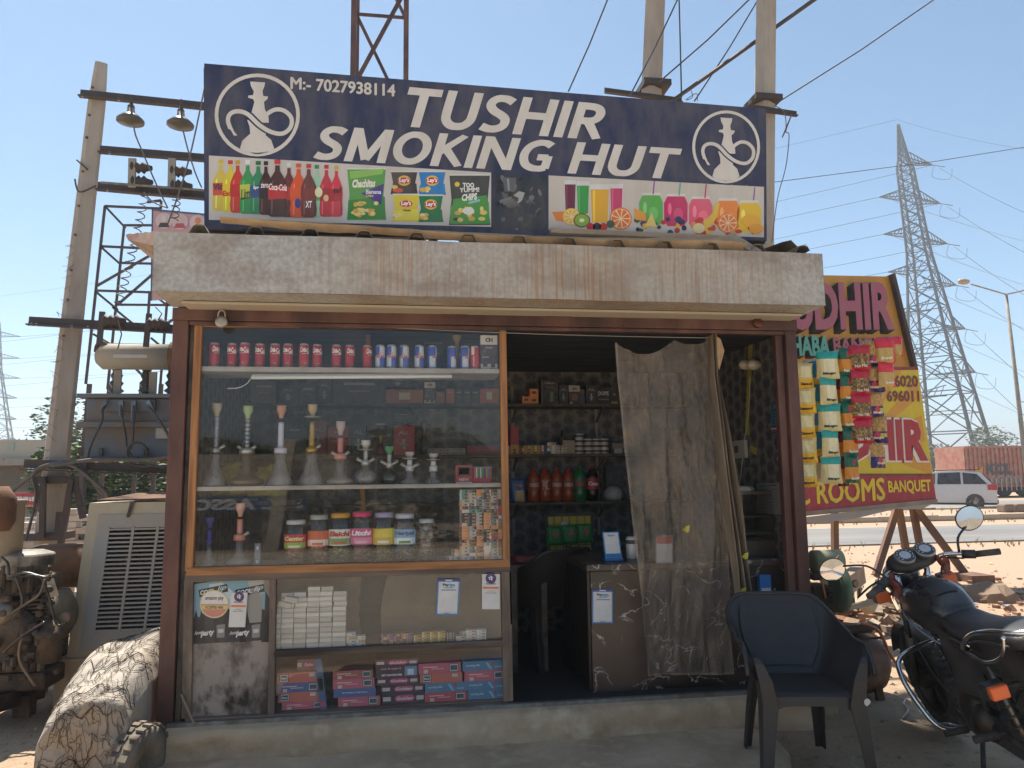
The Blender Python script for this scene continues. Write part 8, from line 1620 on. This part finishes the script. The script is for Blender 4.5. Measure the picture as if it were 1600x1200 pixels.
# ---------------- motorcycle (local: x forward, y left, z up) ----------------
MC = thing('motorcycle', 'black commuter motorcycle parked leaning on its side stand at the right', 'motorcycle', (3.045, -.95, .02), rz=radians(77)); MC.rotation_euler = (radians(-16), 0, radians(77))
def mp(name, m, mat, par=None, sm=True, **kw): return m.build(name, mat, par or MC, sm=sm, local=True, **kw)
def loft(secs, n=16, closed=True):
    m = MB(); vs = []
    for s_ in secs: vs += [V(s_(k/n)) for k in range(n)]
    m.idx(vs, [(i*n+k, i*n+(k+1) % n, (i+1)*n+(k+1) % n, (i+1)*n+k) for i in range(len(secs)-1) for k in range(n)]+[tuple(range(n))[::-1], tuple(range((len(secs)-1)*n, len(secs)*n))]); return m
def sec(x, zc, w, hgt, p=2.6):
    def f(t):
        a = 2*pi*t; c, s_ = cos(a), sin(a); return (x, w*math.copysign(abs(c)**(2/p), c), zc+hgt*math.copysign(abs(s_)**(2/p), s_))
    return f
for x, r, w, nm in ((-.62, .3, .05, 'rear'), (.66, .3, .034, 'front')):
    wh = mp('wheel', MB().lathe([(r*.72, -w), (r*.93, -w), (r, -w*.5), (r*1.01, 0), (r, w*.5), (r*.93, w), (r*.72, w), (r*.72, -w)], (x, 0, .3), 40, 'y'), M_rubber)
    mp('rim', MB(h('3a3a3c')).lathe([(r*.66, -w*.7), (r*.73, -w*.8), (r*.73, w*.8), (r*.66, w*.7), (r*.66, -w*.7)], (x, 0, .3), 40, 'y'), M_metalvc, wh)
    sp = MB(h('4a4a4c'))
    for k in range(6): a = k*pi/3; sp.bar((x, 0, .3), (x+.2*cos(a), 0, .3+.2*sin(a)), .03, .02)
    sp.lathe([(.02, -.08), (.05, -.06), (.05, .06), (.02, .08)], (x, 0, .3), 16, 'y'); mp('spokes', sp, M_metalvc, wh, sm=False)
    tr = MB(h('1c1b1a'))
    for k in range(48):
        a = k*2*pi/48
        for s_ in (-1, 1): tr.cbox((x+r*1.005*cos(a+s_*.03), s_*w*.45, .3+r*1.005*sin(a+s_*.03)), (.012, w*.7, .02), None, Matrix.Rotation(-a, 3, 'Y'))
    mp('tread', tr, M_rubber, wh, sm=False, kind='stuff')
for s_ in (-1, 1): mp('fork', MB(h('6a6a6c')).path([(.66, s_*.085, .3), (.52, s_*.085, .62)], .022, 10), M_metalvc); mp('fork_tube', MB().path([(.52, s_*.085, .6), (.36, s_*.085, 1.0)], .016, 10), M_chrome)
mp('front_mudguard', MB().grid(lambda u, v: (.66+.335*cos(.3+u*1.9), (v-.5)*.11, .3+.335*sin(.3+u*1.9)+.01*cos((v-.5)*pi)), 16, 6), M_black)
mp('rear_mudguard', MB().grid(lambda u, v: (-.62+.34*cos(.9+u*2.0), (v-.5)*.13, .3+.34*sin(.9+u*2.0)), 16, 6), M_black)
mp('fuel_tank', loft([sec(-.07, .8, .05, .05), sec(-.05, .79, .085, .08), sec(.02, .8, .115, .11), (sec(.12, .815, .14, .13)), sec(.22, .82, .15, .13), sec(.3, .82, .14, .12), sec(.37, .83, .11, .09), sec(.41, .84, .06, .05)], 24), M_black)
mp('tank_pad', MB(h('16161a')).grid(lambda u, v: (.02+.28*u, (v-.5)*.13*(1-.2*u), .916+.044*sin(min(1, u*1.4)*pi*.5)-.01*(2*v-1)**2), 10, 6), M_seat)
mp('tank_stripe', MB(h('8a8c92')).path(smooth([(.36, .128, .8), (.2, .157, .76), (.05, .135, .7), (-.06, .1, .66)], 4), .006, 5), M_clean)
mp('tank_stripe', MB(h('8a8c92')).path(smooth([(.36, -.128, .8), (.2, -.157, .76), (.05, -.135, .7), (-.06, -.1, .66)], 4), .006, 5), M_clean)
mp('tank_lettering', MB(h('c8c8cc')).text('Hero', lambda u, v: (.22-.12*u, .1535-.006*u, .76+.03*v-.02*u), h('b8b8bc'), .06, .2), M_clean, sm=False)
mp('filler_cap', MB().lathe([(.03, 0), (.03, .008), (.015, .012)], (.25, 0, .95), 16), M_chrome)
mp('seat', loft([sec(-.76, .84, .06, .02), sec(-.72, .835, .105, .042), sec(-.55, .825, .125, .055), sec(-.4, .8, .13, .055), sec(-.3, .775, .13, .055), sec(-.15, .765, .12, .06), sec(-.05, .78, .1, .06), sec(.02, .8, .07, .05)], 20), M_seat)
mp('seat_piping', MB(h('2c2c2e')).path(smooth([(-.7, .118, .825), (-.5, .134, .81), (-.3, .138, .76), (-.1, .12, .755)], 4), .006, 5), M_clean)
for s_ in (-1, 1):
    mp('side_panel', MB().grid(lambda u, v: (-.38+.36*u, s_*(.13+.02*sin(pi*u)*sin(pi*v)), .5+.24*v+.04*u*v-.05*u*(1-v)), 8, 8), M_black)
    mp('tail_panel', MB().grid(lambda u, v: (-.78+.42*u, s_*(.08+.05*u+.01*sin(pi*v)), .68+.12*v-.05*u*(1-v)), 8, 6), M_black)
mp('tail_lamp', MB(h('9a1f24')).box((-.86, -.06, .72), (-.79, .06, .8)), M_clean, sm=False, bev=.01)
mp('frame', MB().path([(.36, 0, .86), (.3, 0, .55), (.22, 0, .3)], .022, 8).path([(.36, 0, .9), (.0, 0, .72), (-.3, 0, .68), (-.75, 0, .74)], .022, 8).path([(-.25, .09, .68), (-.2, .1, .4), (-.1, .1, .25), (.22, .08, .25)], .016, 6).path([(-.25, -.09, .68), (-.2, -.1, .4), (-.1, -.1, .25), (.22, -.08, .25)], .016, 6), M_blackm)
mp('cylinder', MB(h('4a4744')).lathe([(.055, 0), (.06, .02), (.06, .2)], (.06, 0, .4), 14, 'z', R=Matrix.Rotation(.35, 3, 'Y')), M_metalvc)
for k in range(7): mp('cooling_fin', MB(h('54504c')).cbox((.07+k*.0095, 0, .44+k*.024), (.15, .16, .006), None, Matrix.Rotation(.35, 3, 'Y')), M_metalvc, sm=False)
mp('crankcase', MB(h('46423e')).lathe([(.03, -.13), (.11, -.12), (.13, -.06), (.13, .06), (.115, .12), (.04, .14)], (-.04, 0, .34), 22, 'y'), M_metalvc)
mp('gear_case', MB(h('3c3936')).lathe([(.02, .0), (.08, .0), (.09, .08), (.05, .13), (.01, .135)], (-.16, .03, .33), 18, 'y'), M_metalvc)
mp('carburettor', MB(h('7a7874')).lathe([(.03, 0), (.035, .05), (.025, .1)], (-.1, .04, .52), 12, 'z'), M_metalvc)
mp('exhaust', MB().path(smooth([(.14, -.05, .48), (.26, -.07, .4), (.2, -.1, .22), (-.05, -.14, .2), (-.3, -.16, .24)], 5), .018, 10).path([(-.28, -.16, .24), (-.34, -.165, .25), (-.8, -.18, .33), (-.84, -.18, .335)], [.02, .04, .045, .03], 14), M_chrome)
mp('chain_cover', MB().grid(lambda u, v: (-.62+.5*u, .105, .24+.18*v*(1-.2*u)), 8, 4), M_black)
for s_ in (-1, 1): mp('shock_absorber', MB(h('8a8a88')).path([(-.56, s_*.12, .34), (-.44, s_*.12, .68)], .014, 8), M_metalvc); mp('spring', MB(h('4a4a4a')).path([(-.545+.085*k/40+.026*cos(k*.9), s_*.12+.026*sin(k*.9), .38+.24*k/40) for k in range(80)][:42], .005, 5), M_metalvc)
mp('crash_guard', MB().path(smooth([(.26, .0, .62), (.24, .1, .63), (.2, .27, .61), (.16, .315, .54), (.1, .3, .4), (.04, .25, .28), (.04, .1, .24), (.04, -.1, .24), (.04, -.25, .28), (.1, -.3, .4), (.16, -.315, .54), (.2, -.27, .61), (.24, -.1, .63), (.26, 0, .62)], 6), .0135, 10), M_chrome)
mp('handlebar', MB().path(smooth([(.16, .39, .985), (.2, .3, 1.0), (.29, .17, 1.03), (.33, .1, 1.0), (.335, 0, .99), (.33, -.1, 1.0), (.29, -.17, 1.03), (.2, -.3, 1.0), (.16, -.39, .985)], 6), .0115, 10), M_chrome)
for s_ in (-1, 1):
    mp('grip', MB(h('101012')).path([(.2, s_*.29, 1.0), (.155, s_*.40, .984)], .0175, 12), M_rubber); mp('switch_gear', MB(h('18181a')).path([(.235, s_*.235, 1.015), (.2, s_*.29, 1.0)], .024, 8), M_seat); mp('lever', MB(h('1a1a1c')).path(smooth([(.25, s_*.22, 1.02), (.28, s_*.3, 1.0), (.235, s_*.42, .975)], 4), .006, 6), M_metalvc)
ml = mp('mirror', MB(h('121214')).lathe([(.02, .025), (.05, .018), (.062, 0), (.06, -.003)], (.30, .475, 1.14), 22, 'x'), M_clean)
mp('mirror_glass', MB().lathe([(.001, -.0005), (.057, 0)], (.2965, .475, 1.14), 22, 'x'), pm('mirror_silver', (.85, .87, .9), .03, 1), ml, sm=False)
for v in []: pass
mp('mirror_stem', MB(h('121214')).path(smooth([(.24, .23, 1.03), (.26, .3, 1.11), (.3, .41, 1.14)], 4), .006, 6), M_clean)
mr = mp('mirror', MB(h('121214')).lathe([(.02, .025), (.055, .018), (.07, 0), (.068, -.003)], (.3, -.40, 1.17), 22, 'x'), M_clean); mp('mirror_glass', MB().lathe([(.001, -.0005), (.064, 0)], (.2965, -.40, 1.17), 22, 'x'), MT['mirror_silver'], mr, sm=False)
mp('mirror_stem', MB(h('121214')).path(smooth([(.24, -.23, 1.03), (.25, -.26, 1.1), (.3, -.36, 1.13)], 4), .007, 6), M_clean)
for o in (ml, mr): pass
mp('instrument_housing', loft([sec(.27, 1.02, .05, .02), sec(.29, 1.035, .125, .04), sec(.36, 1.05, .135, .06), sec(.42, 1.02, .11, .06), sec(.46, .98, .07, .05)], 18), M_seat)
for y_ in (.062, -.062):
    Rg = Matrix.Rotation(radians(-38), 3, 'Y'); c_ = V((.275, y_, 1.088)); ga = mp('gauge', MB(h('a8a8a8')).lathe([(.052, -.02), (.056, .006), (.05, .012)], c_, 24, 'z', R=Rg), M_metalvc)
    f_ = MB(h('2a2c30')); f_.lathe([(.049, .0135), (.001, .014)], c_, 24, 'z', R=Rg); f_.lathe([(.03, .0145), (.001, .015)], c_, 20, 'z', cols=[h('b8bcc0')], R=Rg)
    for k in range(10): a = -2.3+k*.5; p_ = c_+Rg @ V((.041*cos(a), .041*sin(a), .0155)); f_.cbox(p_, (.004, .009, .001), h('e0e0e0'), Rg @ Matrix.Rotation(a, 3, 'Z'))
    f_.face([c_+Rg @ V(q) for q in ((-.002, -.003, .0165), (.002, -.003, .0165), (.03, .02, .0165))], h('c83028')); mp('gauge_face', f_, M_clean, ga, sm=False)
mp('headlamp', loft([sec(.42, .95, .06, .05), sec(.46, .94, .1, .09), sec(.52, .94, .095, .085), sec(.535, .94, .05, .05)], 18), M_black)
rag = mp('red_rag', MB(h('7a2028')).grid(lambda u, v: (.28+.02*sin(u*9), .15+.04*u+.015*sin(v*8), 1.02-.13*v+.015*sin(u*12+v*5)), 8, 10), M_matte); mp('red_rag', MB(h('7a2a28')).grid(lambda u, v: (.28+.02*sin(u*9), -.12-.06*u+.01*sin(v*8), 1.03-.09*v+.02*sin(u*12+v*5)), 8, 8), M_matte)
mp('grab_rail', MB().path(smooth([(-.34, .13, .73), (-.36, .165, .76), (-.5, .175, .85), (-.68, .165, .9), (-.82, .12, .91), (-.86, 0, .91), (-.82, -.12, .91), (-.68, -.165, .9), (-.5, -.175, .85), (-.36, -.165, .76), (-.34, -.13, .73)], 5), .013, 10).path(smooth([(-.36, .16, .74), (-.55, .17, .74), (-.7, .16, .8), (-.75, .15, .89)], 5), .009, 8), M_chrome)
for x, y_, z in ((-.66, .22, .66), (-.66, -.22, .66), (.42, .19, .88), (.42, -.19, .88)):
    s_ = 1 if y_ > 0 else -1; tl_ = mp('indicator', MB(h('17171a')).path([(x, y_-s_*.1, z), (x, y_-s_*.035, z)], .01, 8).box((x-.01, y_-.04, z-.03), (x+.05, y_+.04, z+.03)), M_clean, sm=False, bev=.006); mp('indicator_lens', MB(h('e0601a')).box((x-.045, y_-.038, z-.028), (x-.0105, y_+.038, z+.028)), M_clean, tl_, sm=False, bev=.008)
for s_ in (-1, 1): mp('footrest', MB(h('3a3632')).path([(-.1, s_*.14, .3), (-.1, s_*.18, .3)], .01, 8).path([(-.1, s_*.18, .3), (-.1, s_*.29, .31)], .018, 8), M_rubber); mp('rear_footrest', MB(h('3a3632')).path([(-.38, s_*.12, .36), (-.38, s_*.16, .36)], .01, 8).path([(-.38, s_*.16, .36), (-.38, s_*.27, .37)], .019, 8), M_rubber)
mp('side_stand', MB().path([(-.06, .1, .26), (-.12, .22, .0)], .012, 8), M_blackm); mp('gear_lever', MB().path(smooth([(-.05, .15, .28), (.08, .17, .26), (.1, .2, .27), (.1, .24, .27)], 3), .007, 6), M_chrome)
mp('battery_box', MB().box((-.3, -.09, .42), (-.15, .09, .64)), M_blackm, sm=False, bev=.01); mp('swing_arm', MB().path([(-.18, .1, .34), (-.62, .1, .3)], .022, 8).path([(-.18, -.1, .34), (-.62, -.1, .3)], .022, 8), M_blackm)
mp('control_cables', MB(h('141416')).path(smooth([(.24, .24, 1.0), (.4, .16, .98), (.42, .06, .8), (.2, .05, .6), (.08, .08, .5)], 5), .005, 6).path(smooth([(.24, -.24, 1.0), (.42, -.14, .99), (.4, -.02, .8), (.1, -.05, .55)], 5), .005, 6).path(smooth([(.33, .09, .93), (.36, .12, .7), (.3, .12, .5), (.12, .13, .4)], 5), .006, 6), M_clean)
from mathutils import Matrix as Mx
T_ = Mx.Translation((.36, 0, 0)) @ Mx.Rotation(radians(10), 4, 'Z') @ Mx.Translation((-.36, 0, 0))
for o in KIDS[MC.name]:
    if o.name.split('.')[0] in ('handlebar', 'grip', 'switch_gear', 'lever', 'mirror', 'mirror_stem', 'instrument_housing', 'gauge', 'headlamp', 'red_rag'): o.matrix_basis = T_
for o in (ml, mr):
    for ob in [o]+KIDS.get(o.name, []):
        cy_ = .475 if o is ml else -.40
        for v in ob.data.vertices: v.co.y = cy_+(v.co.y-cy_)*1.28
random.seed(91); gr = MB()
for i in range(900):
    if i < 650: x, y = random.uniform(3.5, 40), random.choice([random.uniform(17, 20.4), random.uniform(15.2, 16.4), random.uniform(8.6, 10)]); z = .09 if y > 16.9 else 0
    else: x, y, z = random.uniform(-7, -2.6), random.uniform(3.3, 9), 0
    for k in range(5):
        a = random.uniform(0, 6.3); l_ = random.uniform(.04, .16); p = V((x, y, z)); gr.face([p+V((.01, 0, 0)), p-V((.01, 0, 0)), p+V((cos(a)*l_*.5, sin(a)*l_*.5, l_))], random.choice([h('a89a5c'), h('8a8a48'), h('b8a878'), h('6a7a38')]))
gr.build('dry_grass', M_leaf, kind='stuff', label='dry grass tufts along the road verges')
for i in range(45):
    x, y = random.uniform(3.0, 9.5), random.uniform(1.4, 8.5); s_ = random.uniform(.03, .08); m = MB(h(random.choice(['d8d4cc', 'c8c0b4', '4a7aa8', 'c84a3a', 'd8c060']))); m.face([(x, y, .012), (x+s_, y+s_*.3, .02), (x+s_*.8, y+s_, .012), (x-s_*.2, y+s_*.7, .025)])
    if i == 0: lt = m
    else: lt.idx(m.v, m.f, m.c[0])
lt.build('litter', M_clean, kind='stuff', label='scraps of paper and plastic litter on the sand')
# ---------------- what stands behind the viewer (seen in the glass) ----------------
def RX(px, y): return U(px, 790, y).x
rs = thing('associates_office', 'low shop front with a blue sign facing the kiosk from across the yard', 'building', (-7.0, -13.2, 0))
x1 = U(470, 790, 12).x; x0 = U(470, 790, 12).x-6; zs0, zs1 = U(400, 802, 12).z, U(400, 776, 12).z
MB(h('9a948c')).box((x0-1, -15.5, 0), (x1+.9, -12.6, zs1+.9)).build('wall', M_dusty, rs); MB(h('2f5f8f')).box((x0+.3, -12.58, zs0), (x1+.1, -12.5, zs1)).build('sign_panel', M_print, rs)
MB(h('2a2a2e')).box((x0+.5, -12.59, .0), (x1-.9, -12.55, zs0-.12)).build('shutter', M_matte, rs)
m = MB(h('e0e4e8')); vs, fs = glyphs('S.K. ASSOCIATES', .05, 0, 3); m.idx([V((x1-.02-u*4.1, -12.49, lerp(zs0+.05, zs1-.05, v))) for u, v in vs], fs); m.build('sign_lettering', M_clean, rs)
MB(h('b8b0a4')).bar((x1-.75, -12.3, -1), (x1-.3, -12.3, zs1+1.2), .28, .2).build('pillar', M_dusty, rs)
for i, (x, y, hg, r) in enumerate(((-16, -30, 3.4, 3.6), (-9, -26, 3.2, 3.8), (-3.5, -20, 2.7, 2.8), (1.5, -22, 3.3, 2.6), (11, -28, 3.0, 4.0), (-24, -30, 3, 4.5))):
    tree('yard_tree', ['dark tree far left behind the viewer', 'dark tree behind the shop with the blue sign', 'dark broad tree reflected in the middle of the cabinet glass', 'dark tree reflected above the candy jars', 'dark tree behind the viewer to the right', 'dark tree at the outer left behind the viewer'][i], (x, y, 0), hg, (r, r*.8, hg*.42), 3500, .22, [(.04, .07, .02), (.055, .09, .03)], 40+i, .25, 'trees across the yard behind the viewer', lift=.52)
tree('shade_tree', 'large leafy tree standing right of the viewer and shading the yard', (7.7, 1.2, 0), 9, (1.7, 1.5, .9), 3000, .12, GR, 60, .22, crown_at=(2.75, 3.05, 9.0))
for i, x in enumerate((-4.6, -1.6, 1.6, 4.8)): tree('yard_shrub', ORD[i]+' shrub from the office in the dark row behind the viewer', (x, -13.5+.6*(i % 2), 0), 1.3, (1.9, .8, .75), 2200, .1, [(.03, .055, .018), (.05, .08, .03)], 70+i, .06, 'shrubs in the row behind the viewer', lift=.45, cat='shrub')
MB(h('d2c4ae')).box((-16, -11.6, -.03), (14, -2.7, .022)).build('yard_slab', M_dusty, kind='structure', org=(0, 0, 0))  # pale slab added out of view to bounce light onto the kiosk front
MB(h('6a6458')).box((-60, -46, 0), (60, -45, 2.2)).build('boundary_wall', M_dusty, label='long low boundary wall far behind the viewer', cat='wall')
hz = bpy.data.materials.new('dusty_air'); hz.use_nodes = True; hn = hz.node_tree; hn.nodes.clear(); ho = hn.nodes.new('ShaderNodeOutputMaterial'); hv = hn.nodes.new('ShaderNodeVolumePrincipled')
hv.inputs['Color'].default_value = (.9, .93, .96, 1); hv.inputs['Density'].default_value = .0015; hv.inputs['Anisotropy'].default_value = .3; hn.links.new(hv.outputs[0], ho.inputs['Volume'])
o = MB().box((-1600, -1600, -1.2), (1600, 1600, 62)).build('haze', hz, kind='stuff', org=(0, 0, 0)); o['label'] = 'thin dusty haze hanging over the whole place'
for o in bpy.data.objects:
    if '_o' in o: del o['_o']
